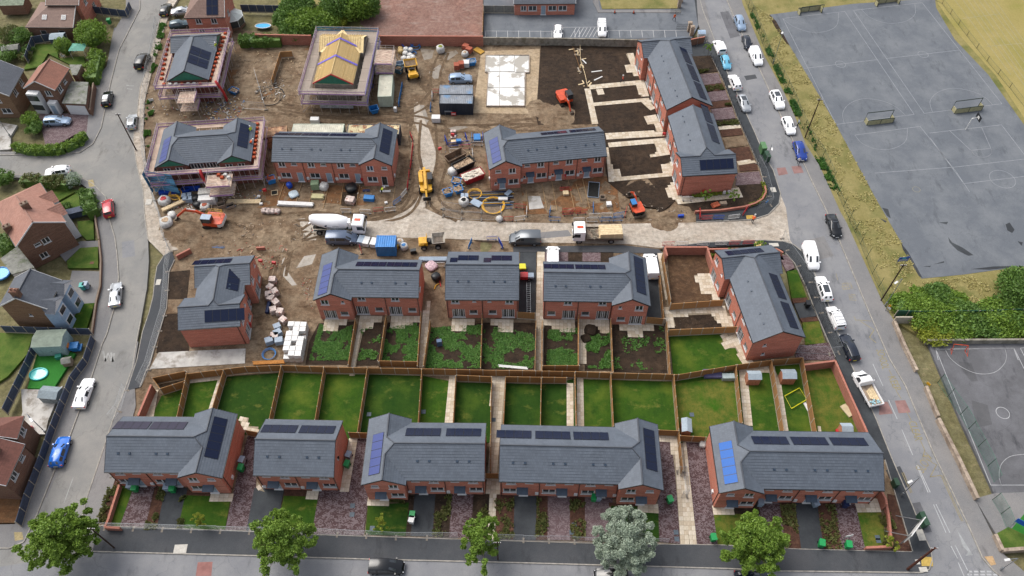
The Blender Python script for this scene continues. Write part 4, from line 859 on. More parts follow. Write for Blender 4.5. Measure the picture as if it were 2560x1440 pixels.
house2('detached_house','house with dark grey roof cut by the left edge, upper left',(23,240),(60,173),9,5.0,.62,RT4,BR3,F=[(.3,'w',3.3),(.7,'w',3.3)],L_=[(.7,'w',3.3),(.75,'W',.8)])
H4,L4,D4=house2('semi_detached_houses','big pinkish tiled semi with two brick chimneys and dark brown gable wall',(165,555),(100,457),10,5.6,.72,RT3,BR2,0,1,F=[(.12,'w',3.6),(.4,'W',3.4),(.62,'w',3.6),(.88,'w',3.6),(.2,'W',.9),(.5,'d',.1)],L_=[(.5,'w',3.3),(.32,'s',3.6),(.3,'w',.8)],chim=((.35,.45),(.33,.95)),P3=(40,617))
for yy in(.3,.62):
 rf=RF();x=L4*yy;rf.face([(x-1.5,-.9,5.4),(x,-.9,6.6),(x,2.2,6.6),(x-1.5,0,5.4)]);rf.face([(x,-.9,6.6),(x+1.5,-.9,5.4),(x+1.5,0,5.4),(x,2.2,6.6)]);g_=rf.build('dormer_roof',RT3,H4)
 q=MB();q.box(x-1.3,-.8,-.2,x+1.3,.3,5.35);q.face([(x-1.3,-.8,5.35),(x+1.3,-.8,5.35),(x,-.8,6.45)]);b_=q.build('bay',WHT,H4);q=MB();q.box(x-1,-.84,3.6,x+1,-.8,4.8);q.build('pane',GLS,b_);q=MB();q.box(x-1,-.84,1,x+1,-.8,2.2);q.build('pane',GLS,b_)
H5,L5,D5=house2('semi_detached_house','grey slate house with pale blue painted bay windows facing the left road',(118,773),(155,700),8,5.4,.66,RT4,BR3,0,0,F=[(.3,'w',3.5)],L_=[(.5,'t',3)],chim=((.12,.5),),P3=(5,752))
BLU=mk('pale blue render','a9c3dd',.6,.06,2)
for x,w_ in((L5*.2,1.6),(L5*.78,1.5)):
 q=MB();q.prism([(x-w_,0.4),(x-w_*.6,-1.1),(x+w_*.6,-1.1),(x+w_,.4)],-.2,4.9);b_=q.build('bay',BLU,H5)
 for z_ in(.9,3.3):q=MB();q.box(x-w_*.5,-1.16,z_,x+w_*.5,-1.1,z_+1.2);q.build('bay_window',WHT,b_);q=MB();q.box(x-w_*.4,-1.19,z_+.1,x+w_*.4,-1.15,z_+1.1);q.build('pane',GLS,b_)
 rf=RF();rf.face([(x-w_,-1.2,4.9),(x,-1.2,6.1),(x,2,6.1),(x-w_,.2,4.9)]);rf.face([(x,-1.2,6.1),(x+w_,-1.2,4.9),(x+w_,.2,4.9),(x,2,6.1)]);rf.build('bay_roof',RT4,H5);q=MB();q.face([(x-w_,-1.1,4.9),(x+w_,-1.1,4.9),(x,-1.1,6.0)]);q.build('bay_gable',WHT,H5)
annex('white flat roofed side extension between the pinkish semi and the slate house',[(130,590),(255,745),(90,795),(5,680)],2.6,WHT,FELT,'extension','extension',None,Z5)
house2('detached_house','dark red tiled house at the lower left edge beside the fenced yard',(14,1215),(62,1110),8,5.0,.6,RT6,BR2,F=[(.3,'w',3.3),(.75,'s',3.6)],chim=((.7,.3),))
house2('detached_house','small dark red hipped roof at the left edge above the toy strewn yard',(42,1098),(60,1040),8,5.0,.6,RT6,BR2,0,1,F=[(.5,'w',3.3)])
H7,L7,D7=house2('detached_house','brown hipped house with a blue solar panel at the top, above the scaffolded house',(460,45),(562,43),8,5.0,.7,RT5,BR,1,0,F=w2,R_=[(.4,'w',3.3)])
for i in range(2):
 for j in range(2):
  c=Vector((L7-3.0+i*1.15,0,5.0));up=1.3+j*1.8;cs=1/math.sqrt(1.49);o_=put('solar_panel',PVMESH(1.13,1.75,PVM),H7,(c.x,up*cs,5+up*cs*.7+.1),rot=(math.atan(.7),0,0))
SCH,LS,DS=house2('school_building','low brick school building with grey roof behind the car park',(1284,10),(1440,9),9,2.8,.5,RT4,BR,F=[(.15,'w',1),(.3,'W',1),(.48,'D',.1),(.63,'W',1),(.8,'W',1)],group='school buildings')
c0=P(585,62);T=thing('conservatory','white octagonal conservatory beside the brown hipped house','conservatory',(c0.x,c0.y,0));n=8;r=2.4
q=MB();q.prism([(r*math.cos(2*math.pi*i/n),r*math.sin(2*math.pi*i/n))for i in range(n)],0,.6);q.build('base',BR2,T)
gl=MB();gl.prism([(r*.96*math.cos(2*math.pi*i/n),r*.96*math.sin(2*math.pi*i/n))for i in range(n)],.6,2.2);gl.build('glazing',GLS,T)
CG=mk('pale polycarbonate','c9cfc9',.3,.05)
for i in range(n):
 a=2*math.pi*i/n;b=2*math.pi*(i+1)/n;q=MB();q.face([(r*1.05*math.cos(a),r*1.05*math.sin(a),2.2),(r*1.05*math.cos(b),r*1.05*math.sin(b),2.2),(0,0,3.2)]);q.build('roof_panel',CG,T)
 q=MB();q.tube([(r*math.cos(a),r*math.sin(a),.6),(r*math.cos(a),r*math.sin(a),2.2),(0,0,3.25)],.05,4);q.build('glazing_bar',WHT,T)
 q=MB();m_=(a+b)/2;q.bar((r*math.cos(a),r*math.sin(a),2.2),(r*math.cos(b),r*math.sin(b),2.2),.1,.15);q.build('eaves_beam',WHT,T)
# fences and walls
FW=brickfence=None
t_=NT('feather edge fence board');v_=t_.co((1,1,1));o_=t_.mix(t_.ramp(t_.noise(2.5,t_.co((6,6,.6)),5,.7),.3,.7),lin('b58a5c'),lin('98714b'));FENW=t_.fin(o_,.85)
t_=NT('pale new timber');o_=t_.mix(t_.ramp(t_.noise(2.5,t_.co((6,6,.6)),5,.7),.3,.7),lin('cf9f6b'),lin('b5875a'));FENT=t_.fin(o_,.85)
FCON=mk('concrete post','bdb3a2',.85,.1,3);FDK=mk('blue grey painted fence','4c566a',.75,.15,1.5);FGRY=mk('weathered grey fence','8c8a84',.8,.15,1.5)
GAL=mk('galvanised steel','a9adb0',.4,.08,4,metal=.6);GRN=mk('green powder coat','3f7f68',.5,.1,3);GRND=mk('dark green paint','35523f',.5,.1,3)
_fp={}
def fpanel(style,h):
 k=(style,h)
 if k in _fp:return _fp[k]
 mb=MB();n=14
 if style=='slat':
  for i in range(9):mb.box(-.9,-.02,.1+i*(h-.1)/9,.9,.02,.1+(i+1)*(h-.1)/9-.015)
 else:
  for i in range(n):x=-.9+i*1.8/n;mb.box(x,-.012,.25,x+1.8/n+.008,.012+(i%2)*.008,h)
  for z in(.35,h*.55,h-.2):mb.box(-.9,.02,z,.9,.07,z+.08)
  mb.box(-.9,-.03,h,.9,.04,h+.03)
 gb=MB();gb.box(-.9,-.02,0,.9,.02,.25);ps=MB();ps.box(-.05,-.05,-.2,.05,.05,h+.08)
 _fp[k]=(mb,gb,ps);return _fp[k]
_fm={}
def fence(label,pts,h=1.8,z=None,o=(0,0),k=1.0,style='board',m=None,postm=None,name='timber_fence',cat='fence',group=None,flip=False,gap=1.83):
 zz=h if z is None else z
 q=[P(*p,zz)for p in sh(o,pts,k)]
 if flip:q=q[::-1]
 T=thing(name,label,cat,(q[0].x,q[0].y,0),0,group);key=(style,h,(m or FENW).name)
 if key not in _fm:
  a,b,c=fpanel(style,h);_fm[key]=(a.mesh('fence_panel',m or FENW),b.mesh('gravel_board',FCON),c.mesh('fence_post',postm or FCON))
 pm,gm,cm=_fm[key]
 for a,b in zip(q,q[1:]):
  d=b-a;d.z=0;ln=d.length;n=max(1,round(ln/gap));d.normalize();rz=math.atan2(d.y,d.x);w=ln/n
  for i in range(n):
   c=a+d*(i+.5)*w-q[0];r=random.uniform(-.008,.008)
   put('fence_panel',pm,T,(c.x,c.y,r),rz,sc=((w-.08)/1.8,1,1))
   if style=='board':put('gravel_board',gm,T,(c.x,c.y,0),rz,sc=((w-.1)/1.8,1,1))
   c=a+d*i*w-q[0];put('fence_post',cm,T,(c.x,c.y,0),rz)
 c=q[-1]-q[0];put('fence_post',cm,T,(c.x,c.y,0),rz)
 return T
GG='timber fences between the gardens'
fence('long timber fence behind the bottom row lawns, left half below the weedy gardens',[(465,935),(612,917),(703,913.5),(809,917.6),(918,920),(1053,922),(1141,924),(1240,926)],group=GG)
fence('long timber fence below the right mid row gardens, stepping up to the bright lawn',[(1240,926),(1439,929),(1530,932.5),(1697,936.5),(1844,912),(1933,900),(2007,894)],group=GG)
fence('short sloping timber fence at the far left of the lawns, upper of two',[(380,945),(463,928)],group=GG);fence('short sloping timber fence at the far left of the lawns, lower of two',[(380,945),(400,972),(462,952)],group=GG)
nm=['first','second','third','fourth','fifth','sixth']
for i,l in enumerate(([(467,930),(442,1041)],[(558,926),(530,1021)],[(702,916),(673,1047)],[(809,920),(787,1049)],[(918,920),(893,1081)],[(1054,924),(1045,1057)])):
 fence('%s timber divider between back lawns counting from the left end'%nm[i],l,group=GG,flip=i%2==0)
fence('timber fence beside the narrow buff path left of the central alley',[(1139,940),(1132,1062)],group=GG)
fence('left timber fence of the central alley',[(1229,942),(1227,1000),(1226,1178)],group=GG);fence('right timber fence of the central alley, above the longest terrace',[(1264,942),(1258,1061)],group=GG)
fence('timber divider between the two small lawns right of the central alley',[(1353,946),(1351,1063)],group=GG);fence('timber fence between the twin paths above the longest terrace',[(1437,932),(1441,1063)],group=GG)
fence('timber divider right of the twin paths, by the longest terrace wing',[(1527,934),(1534,1065)],group=GG);fence('timber fence running down beside the driveway right of the longest terrace',[(1685,938),(1697,1073),(1707,1176)],group=GG)
fence('timber fence left of the first buff shed path',[(1840,912),(1856,1057)],group=GG);fence('timber fence between the two gardens with pink sheds',[(1929,900),(1959,1077)],group=GG);fence('timber fence right of the garden with yellow goal frame',[(2007,894),(2041,1079)],group=GG)
fence('short cross fence above the lawn left of the alley',[(1141,938),(1228,942)],group=GG);fence('short cross fence above the two small lawns',[(1264,942),(1417,944)],group=GG)
fence('short back fence beside the drive right of the plain pair',[(871,1081),(922,1083)],group=GG);fence('short back fence right of the longest terrace wing',[(1647,1075),(1697,1077)],group=GG);fence('short back fence left of the bright blue panel terrace',[(1701,1089),(1765,1093)],group=GG);fence('short back fence between the left corner terrace and the plain pair',[(612,1075),(644,1081)],group=GG)
fence('timber fence left of the long buff path, weedy mid row gardens',[(888,797),(870,912)],group=GG);fence('timber fence right of the bare strip garden in the weedy row',[(965,787),(947,905)],group=GG);fence('timber fence left of the earth path by the plain mid pair',[(1052,780),(1043,915)],group=GG,flip=True)
fence('low open timber fence right of the earth path by the plain mid pair',[(1075,800),(1058,915)],group=GG);fence('timber divider between the two gardens of the plain mid pair',[(1205,785),(1201,920)],group=GG)
fence('left timber fence of the long footpath dividing the mid row',[(1340,800),(1337,926)],group=GG);fence('right timber fence of the long footpath dividing the mid row',[(1356,800),(1355,928)],group=GG,flip=True)
fence('timber divider left of the slabbed strip beside the dark soil heap',[(1447,785),(1447,912)],group=GG,flip=True);fence('timber divider right of the dark soil heap garden',[(1527,797),(1533,930)],group=GG);fence('timber fence between dark ploughed garden and bright lawn',[(1667,803),(1676,935)],group=GG)
fence('timber fence right of the drive with the white van',[(1650,687),(1660,797)],group=GG);fence('timber fence along the earth yard beside the walled corner',[(1657,633),(1677,757)],group=GG)
fence('timber fence below the walled earth yard',[(1677,760),(1810,750)],group=GG,m=FENT);fence('timber fence above the bright lawn by the angled terrace',[(1672,825),(1843,817)],group=GG,m=FENT)
fence('short reddish fence at the foot of the third weedy garden',[(944,902),(1043,904)],group=GG);fence('short reddish fence at the foot of the garden right of the long footpath',[(1357,914),(1449,914)],group=GG)
fence('timber gate beside the plain mid pair',[(1293,780),(1338,783)],name='timber_gate',cat='gate',group=GG);fence('timber gate below the drive with the white van',[(1617,793),(1663,797)],name='timber_gate',cat='gate',group=GG)
fence('timber gate across the central alley at house level',[(1213,1184),(1246,1184)],name='timber_gate',cat='gate',group=GG)
DG='dark panel fences of the left gardens'
fence('long dark panel fence along the left road pavement, lower left',[(227,837),(207,895),(173,940),(125,1061),(97,1138),(60,1234),(38,1305)],m=FDK,name='panel_fence',group=DG)
fence('dark panel fence between the two lower left gardens',[(84,850),(60,905),(4,1021)],m=FDK,name='panel_fence',group=DG);fence('dark panel fence above the lower left play garden',[(0,815),(85,818),(222,822)],m=FDK,name='panel_fence',group=DG)
fence('dark blue panel fence round the top left lawn',[(60,140),(78,92),(125,84),(165,88)],m=FDK,name='panel_fence',group=DG)
fence('grey fence beside the bins at the top of the left road',[(228,16),(312,26),(322,4)],m=FDK,name='panel_fence',group=DG)
fence('timber fence pen beside the left excavated yard',[(678,200),(700,130),(730,128)],h=1.5,group='site fences',m=FENT);fence('orange timber fence at the left edge of the school car park',[(1208,12),(1206,80)],group='site fences');fence('grey timber fence behind the school car park',[(1210,14),(1285,15)],m=FGRY,group='site fences')
fence('dark fence beside the dwelling gardens at the top of the earth yard',[(600,12),(700,14)],m=FDK,name='panel_fence',group=DG)
def wall(label,pts,h,th=.22,m=None,z=None,o=(0,0),k=1.0,pill=0,name='brick_wall',cop=None,cat='wall',copm=None,step=None):
 q=[P(*p,h if z is None else z)for p in sh(o,pts,k)];T=thing(name,label,cat,(q[0].x,q[0].y,0));s=Sep('wall_section',m or BRW,T);c=Sep('coping',copm or COP,T)
 for a,b in zip(q,q[1:]):
  a=a-q[0];b=b-q[0];a.z=b.z=0;d=(b-a).normalized()*.004;e=random.uniform(0,.002)
  hh=h+e;s.bar(a+Vector((0,0,hh/2-.1)),b+Vector((0,0,hh/2-.1))-d,th,hh+.2);c.bar(a+Vector((0,0,hh+.04)),b+Vector((0,0,hh+.04))-d,th+.06,.08)
  if pill:
   n=int((b-a).length/pill)
   for i in range(n+1):
    p=a+(b-a)*i/max(1,n);x=MB();x.box(-th*.85,-th*.85,-.2,th*.85,th*.85,h+.1);put('pillar',x.mesh('pillar',m or BRW),T,p)
 return T
COP=mk('brick coping','b97c6b',.8,.1,4);STN=mk('sandstone','b8a795',.9,.2,2,col2='8e7e70');CBLK=mk('mossy concrete wall','9c968a',.9,.15,1.2,col2='7d786a')
wall('red brick wall behind the scaffolded truss house, left part',[(640,86),(775,89)],2.2,pill=5);wall('long red brick wall at the back of the material yard',[(950,90),(1205,91)],2.2,pill=4.3)
wall('old grey concrete wall below the school car park',[(1206,94),(1400,96),(1598,100)],1.6,m=CBLK,copm=CBLK,name='concrete_wall');wall('short brick wall piece beside the school gate',[(1726,99),(1762,92)],1.5,m=BR2)
wall('tall red wall round the right hand corner garden',[(2011,912),(2088,902),(2122,980),(2168,1081)],1.8);wall('small red wall stub beside the right end terrace',[(2204,1228),(2214,1246),(2217,1262)],1.8)
wall('red wall round the corner yard north of the mid row',[(1662,618),(1768,618),(1787,676)],1.8);wall('red wall returning down the left of the corner yard',[(1662,618),(1668,640)],1.8)
wall('long low red wall with yellow shrubs behind it, curving at the road junction',[(1772,623),(1860,622),(1925,619),(1945,624),(1958,632)],.9)
wall('curved low red wall round the east corner planting',[(1738,528),(1800,525),(1863,516),(1890,507),(1906,497),(1915,480),(1912,465)],.6)
wall('low red wall along the left end front lawn',[(298,1212),(270,1300),(262,1318)],.9);wall('short low red wall at the bottom left corner lawn',[(262,1318),(300,1320)],.9)
wall('low red wall bending round the bottom right lawn',[(2212,1240),(2222,1290),(2230,1365)],.8);wall('short low red wall along the bottom right lawn front',[(2165,1369),(2230,1366)],.8)
wall('red wall at the left end of the bottom lawns',[(378,962),(345,1040)],1.8);wall('low red wall stub above the left mid terrace',[(440,640),(475,622)],.9);wall('low red wall stub right of the left mid terrace',[(640,619),(662,618)],.6)
wall('long stone wall beside the right road pavement, lower part',[(2347,1045),(2404,1158),(2445,1245)],.9,.4,STN,name='stone_wall',copm=STN);wall('upper length of the stone wall beside the right road',[(2236,800),(2262,862),(2293,925)],.8,.35,STN,name='stone_wall',copm=STN);wall('middle length of the stone wall by the yellow sign',[(2316,965),(2347,1040)],.8,.35,STN,name='stone_wall',copm=STN)
wall('stone wall round the small lawn at the school entrance',[(2489,1335),(2508,1375),(2600,1368)],.8,.35,STN,name='stone_wall',copm=STN)
wall('concrete retaining wall above the school court',[(2319,850),(2700,848)],1.0,.25,CBLK,name='retaining_wall',copm=CBLK);wall('white concrete panel wall at the end of the shrubbery',[(2240,793),(2282,793)],1.6,.15,FCON,name='concrete_wall',copm=FCON)
wall('low brown garden wall along the left road beside the lawn with the manhole',[(247,600),(252,650),(250,713),(240,753),(229,832)],.6,.2,BR2,name='garden_wall',copm=BR2);wall('low brown garden wall along the left road beside the red car',[(233,503),(240,560),(247,598)],.6,.2,BR2,name='garden_wall',copm=BR2);wall('tall thin brick wall beside the flat roofed garage',[(233,207),(224,275)],1.5,.2,BR2,name='garden_wall',copm=BR2)
for i,(x,y)in enumerate(((1722,78),(1728,88),(1702,5),(1697,18))):
 c=P(x,y);T=thing('stone_gate_pier',['upper stone pier of the lower school gate pair','lower stone pier of the lower school gate pair','farther stone pier beside the dry grass plot','nearer stone pier beside the dry grass plot'][i],'gate pier',c);q=MB();q.box(-.35,-.35,0,.35,.35,1.9);q.build('shaft',STN,T);q=MB();q.box(-.45,-.45,1.9,.45,.45,2.05);q.box(-.3,-.3,2.05,.3,.3,2.2);q.build('cap',STN,T)
_hp={}
def mesh_panel(w,h,m,nv,nh,r=.022,wr=.006):
 k=(round(w,1),h,m.name,nv)
 if k not in _hp:
  mb=MB();mb.tube([(-w/2,0,.1),(-w/2,0,h),(w/2,0,h),(w/2,0,.1),(-w/2,0,.1)],r,5)
  for i in range(1,nv):x=-w/2+w*i/nv;mb.bar((x,0,.1),(x,0,h),wr,wr)
  for i in range(1,nh):z=.1+(h-.1)*i/nh;mb.bar((-w/2,0,z),(w/2,0,z),wr,wr)
  _hp[k]=mb.mesh('mesh_panel',m)
 return _hp[k]
_ft=None
def meshfence(label,pts,h=2.0,pw=3.45,m=None,o=(0,0),k=1.0,name='temporary_fence',cat='fence',feet=True,z=0,nv=22,nh=9,group='temporary mesh fences',post=None,lean=0,wr=.006):
 global _ft
 q=[P(*p,z)for p in sh(o,pts,k)];T=thing(name,label,cat,(q[0].x,q[0].y,0),0,group)
 if _ft is None:a=MB();a.box(-.12,-.35,0,.12,.35,.13);_ft=a.mesh('foot_block',mk('fence foot','8e857a',.9,.1))
 for a,b in zip(q,q[1:]):
  d=b-a;d.z=0;ln=d.length;n=max(1,round(ln/pw));d.normalize();rz=math.atan2(d.y,d.x);w=ln/n;pm=mesh_panel(w,h,m or GAL,nv,nh,wr=wr)
  for i in range(n):
   c=a+d*(i+.5)*w-q[0];c.z=0;put('mesh_panel',pm,T,c,rot=(lean+random.uniform(-.02,.02),0,rz+random.uniform(-.012,.012)))
   c=a+d*i*w-q[0];c.z=0
   if feet:put('foot_block',_ft,T,c,rz)
   elif post:put('fence_post',post,T,c,rz)
 return T
meshfence('temporary mesh fence along the front gardens, left end to the round tree',[(262,1321),(624,1331),(770,1334),(990,1345),(1145,1346)])
meshfence('temporary mesh fence along the front gardens in the middle',[(1245,1350),(1500,1357)]);meshfence('temporary mesh fence in front of the last driveway before the sandy path',[(1630,1360),(1668,1362)])
meshfence('temporary mesh fence along the site side of the upper left road',[(395,62),(385,130),(372,180),(362,260),(359,330),(364,400),(376,465),(400,540)]);meshfence('temporary mesh fence along the new curved left footpath',[(405,550),(413,600),(427,630),(420,680),(418,727),(412,790),(388,868),(372,925),(352,968)])
meshfence('temporary mesh fence bordering the left grey pavement',[(318,977),(300,1030),(282,1053)]);meshfence('temporary mesh fence around the pipe store',sh((1080,320),[(155,1215),(165,1325),(440,1370),(740,1380),(1040,1385),(1030,1270)],6),1.8)
meshfence('inner temporary mesh fence of the pipe store',sh((1080,320),[(175,1215),(445,1255),(740,1265),(1030,1270)],6),1.8);meshfence('temporary mesh fence on the east corner footpath',sh((1640,380),[(1400,160),(1500,350),(1570,620),(1590,745),(1400,800)],5.54));meshfence('temporary mesh fence over the lower junction',sh(Z8,[(345,530),(385,620),(560,860),(640,1090),(770,1390),(700,1400),(440,1385)],3))
meshfence('fallen mesh fence around the brick rubble, upper left yard',[(608,272),(665,275),(640,190)],1.8);meshfence('temporary mesh fence hung between the hedge and the earth yard',[(630,120),(645,108),(690,110)]);meshfence('temporary fence at the top of the east plots',sh(Z3,[(1160,310),(1090,300),(1085,350)],3))
meshfence('flat stack of mesh panels standing beside the sandy path',sh(B3,[(1125,800),(1165,800),(1185,950),(1150,955)],KB),2.2,pw=4);
gp=MB();gp.tube([(0,0,0),(0,0,2.5)],.04,5);GP=gp.mesh('fence_post',GRND)
meshfence('tall chain link fence on the bank beside the right road',[(1862,0),(1886,60),(1916,135),(1966,226),(1998,300),(2020,350),(2053,400),(2080,455)],2.4,3.0,GRND,feet=False,post=GP,group='permanent mesh fences',nv=26,nh=10,wr=.005,name='chain_link_fence');meshfence('worn chain link fence lower on the dry bank',[(2080,455),(2123,550),(2150,610),(2180,685),(2212,752)],1.2,3.0,GRND,feet=False,post=GP,group='permanent mesh fences',nv=20,nh=5,name='chain_link_fence',wr=.005)
gp=MB();gp.tube([(0,0,0),(0,0,1.2)],.05,5);GP2=gp.mesh('fence_post',mk('weathered timber post','5b5247',.9,.1))
meshfence('post and mesh fence between the sports court and playing field',sh(Z4,[(1490,0),(1545,30),(1730,270),(1880,460),(2050,660),(2160,800)],3),1.1,4.2,GRND,feet=False,post=GP2,group='permanent mesh fences',nv=10,nh=3,name='chain_link_fence',wr=.005)
meshfence('tall green mesh fence along the school court',sh(B4,[(1250,240),(1310,330),(1390,440),(1440,530),(1500,640),(1560,760),(1600,860)],KB),2.4,4.0,GRN,feet=False,post=GP,group='permanent mesh fences',nv=26,nh=8,name='green_mesh_fence',wr=.008)
meshfence('green mesh gate at the school entrance',sh((2060,1180),[(2150,360),(2260,540),(2340,740)],5.12),2.4,3.0,GRN,feet=False,post=GP,group='permanent mesh fences',nv=20,nh=8,name='green_mesh_gate',cat='gate',wr=.01)
fence('dark green close fence inside the shrubbery',[(2245,776),(2300,778),(2480,776),(2560,772)],1.8,m=mk('green fence panel','2f5f4d',.7,.1,2),name='panel_fence')
def railing(label,pts,h=1.0,o=(0,0),k=1.0):
 q=[P(*p)for p in sh(o,pts,k)];T=thing('railing',label,'railing',(q[0].x,q[0].y,0),0,'black garden railings');pm=MB();pm.tube([(0,0,0),(0,0,h)],.035,5);pm=pm.mesh('rail_post',BLK)
 for a,b in zip(q,q[1:]):
  n=max(1,int((b-a).length/1.1))
  for i in range(n):put('rail_post',pm,T,a+(b-a)*i/n-q[0])
  for z in(.3,h-.05):x=MB();x.bar(a-q[0]+Vector((0,0,z)),b-q[0]+Vector((0,0,z)),.03,.03);x.build('rail',BLK,T)
railing('black railing along the upper east front gardens',[(1190,425),(1285,615),(1385,875)],o=Z3,k=3);railing('black railing along the lower east front gardens',[(1385,875),(1475,1085),(1555,1270)],o=Z3,k=3)
railing('black railing by the angled terrace lawns',[(460,750),(560,980),(600,1110)],o=Z8,k=3);railing('lower black railing by the angled terrace',[(620,1110),(700,1320)],o=Z8,k=3)
# plants
def leafmat(name,a,b,c):
 t=NT(name);v=t.co();o=t.mix(t.ramp(t.noise(1.1,v,5,.7),.35,.65),lin(a),lin(b));o=t.mix(t.ramp(t.noise(5,v,3,.7),.45,.7),o,lin(c));m=t.fin(o,.6)
 t.b.inputs['Transmission Weight'].default_value=0
 tr=t.n('BsdfTranslucent');t.l(o,tr.inputs[0]);mx=t.n('MixShader');mx.inputs[0].default_value=.3;out=t.t.nodes['Material Output'];t.l(t.b.outputs[0],mx.inputs[1]);t.l(tr.outputs[0],mx.inputs[2]);t.l(mx.outputs[0],out.inputs[0]);return m
LF=leafmat('fresh green leaf','668b30','86a73f','a0bb50');LFD=leafmat('dark green leaf','54783a','6b903e','88a84c');LFS=leafmat('silver green leaf','9fb09a','b9c8b0','d2ddc8')
LFY=leafmat('yellow green shrub leaf','9aa23a','bcc44a','7f9233');LFB=leafmat('brown green bed leaf','6f7a45','8b8550','5f6e3c');TRK=mk('bark','6b5a49',.9,.2,4)
import random as _r
def leaves(mb,c,rad,n,size,rnd,up=.5):
 for _ in range(n):
  while True:
   p=Vector((rnd.uniform(-1,1),rnd.uniform(-1,1),rnd.uniform(-1,1)))
   if p.length<1:break
  p=Vector((c[0]+p.x*rad[0],c[1]+p.y*rad[1],c[2]+p.z*rad[2]))
  n_=Vector((rnd.gauss(0,1),rnd.gauss(0,1),rnd.gauss(0,1)+up)).normalized();a=n_.orthogonal().normalized();a.rotate(Matrix.Rotation(rnd.uniform(0,6.28),3,n_));b=n_.cross(a);s=size*rnd.uniform(.6,1.3)
  mb.face([p-a*s,p-b*s*.55,p+a*s,p+b*s*.55])
def tree(label,px,py,r,h,mat,seed,dens=1.0,leaf=.2,trunk=.16,name='street_tree',oval=1.0,cz=None,cat='tree',ncl=None,group=None):
 """px,py: where the middle of the crown shows"""
 rnd=_r.Random(seed);cz=cz or h*.62;g0=P(px,py,cz);T=thing(name,label,cat,(g0.x,g0.y,0),0,group);tr=MB();cr=MB();hz=(h-cz)
 tr.tube([(0,0,-.1),(.05,.03,cz*.5),(0,0,cz),(0,.05,h*.9)],[trunk,trunk*.8,trunk*.55,.03],8)
 ncl=ncl or int(46*dens*r*r/4);pts=[]
 na=int(7+r*1.6);arms=[((i+rnd.uniform(-.3,.3))*6.283/na,rnd.uniform(.72,1.15))for i in range(na)]
 for i in range(ncl):
  th,lob=arms[i%na];q=rnd.random()**.6;th+=rnd.uniform(-.3,.3)*(1.25-q)*(1 if mat!=LFS else 2);ph=rnd.uniform(-.7,1)*(1.15-q*.5);lob=lob if mat!=LFS else .95
  rr=r*q*lob*math.sqrt(max(.08,1-ph*ph*.6));p=(rr*math.cos(th),rr*math.sin(th)*oval,cz+ph*hz*rnd.uniform(.8,1.05));pts.append(p)
  cl=(rnd.uniform(.5,.85)*(1.15-q*.6))*min(1,r/3);leaves(cr,p,(cl,cl,cl*.6),int(95*dens),leaf*.8,rnd)
 for p in pts[::5]:tr.tube([(0,0,cz*rnd.uniform(.45,.9)),(p[0]*.5,p[1]*.5,(p[2]+cz*.7)/2),p],[trunk*.35,trunk*.2,.015],4)
 tr.build('trunk',TRK,T);cr.build('crown',mat,T);return T
tree('broad spiky green street tree at the bottom left corner',152,1345,4.4,9,LF,3,1.15,.2,cz=5.2)
tree('green street tree in front of the plain pair',705,1348,3.8,8.5,LF,8,1.1,.19,cz=5)
tree('narrow green street tree by the central path, beside a pole',1198,1350,2.5,8,LF,13,1.2,.18,cz=4.8,oval=1.5)
tree('silvery grey leaved street tree, denser and rounder than the rest',1562,1352,3.9,8.5,LFS,21,2.0,.15,cz=5,oval=1.1,ncl=230)
tree('large full green street tree in front of the right end terrace',1885,1358,4.1,9,LF,34,1.6,.19,cz=5.2,ncl=190)
def shrub(label,px,py,r,h,mat,seed,name='shrub',n=None,leaf=.13,group=None,o=(0,0),k=1.0,oval=1.0,cat='shrub'):
 rnd=_r.Random(seed);g0=P(*sh(o,[(px,py)],k)[0],h*.5);T=tag(put(name,None,None,(g0.x,g0.y,0)),label,cat,group);mb=MB();core=MB();core.blob((0,0,h*.42),(r*.72,r*.72*oval,h*.42),seed,9,5,.2);core.build('stems',LFD,T,smooth=True)
 N=n or int(260*r*(r+h))
 for i in range(max(6,N//40)):
  th=rnd.uniform(0,6.283);ph=rnd.uniform(-.2,1);q=math.sqrt(max(0,1-ph*ph));c=(r*.85*q*math.cos(th),r*.85*oval*q*math.sin(th),h*(.5+.45*ph));leaves(mb,c,(r*.3,r*.3,h*.3),40,leaf*rnd.uniform(.6,1.5),rnd)
 mb.build('foliage',mat,T);return T
def hedge(label,pts,w,h,mat,seed,o=(0,0),k=1.0,name='hedge',leaf=.16,dens=70):
 rnd=_r.Random(seed);q=[P(*p,h)for p in sh(o,pts,k)];T=thing(name,label,'hedge',(q[0].x,q[0].y,0));mb=MB();core=MB()
 for a,b in zip(q,q[1:]):
  a=a-q[0];b=b-q[0];a.z=b.z=0;core.bar(a+Vector((0,0,h*.42)),b+Vector((0,0,h*.42)),w*.75,h*.84);L_=(b-a).length
  for i in range(int(L_/.35)+1):
   c=a+(b-a)*rnd.random();n=(b-a).normalized().cross(Vector((0,0,1)))
   for s_ in range(3):u=rnd.uniform(-.5,.5);zz=h*(rnd.uniform(.78,1.05)if abs(u)<.35 else rnd.uniform(.15,.95));p=c+n*u*w;leaves(mb,(p.x,p.y,zz),(.5,.5,.28),dens//2,leaf,rnd)
 core.build('stems',LFD,T);mb.build('foliage',mat,T);return T
hedge('curved clipped hedge round the corner garden with the blue car',[(100,1075),(180,1100),(330,1105),(470,1090),(560,1045),(620,985)],1.6,1.6,LF,5,Z1,3);hedge('dark clipped hedge block behind the hoarded earth yard',[(1790,275),(2100,270)],2.6,2.0,LFD,6,Z1,3)
hedge('tall bright hedge along the left road, lower part beside the patio',[(720,370),(690,480),(670,570)],2.6,2.4,LF,9,Z1,3);shrub('big bushy tree top at the left road, above the bright hedge',690,265,3.0,4.5,LF,10,o=Z1,k=3,name='bushy_tree',n=3000,leaf=.2)
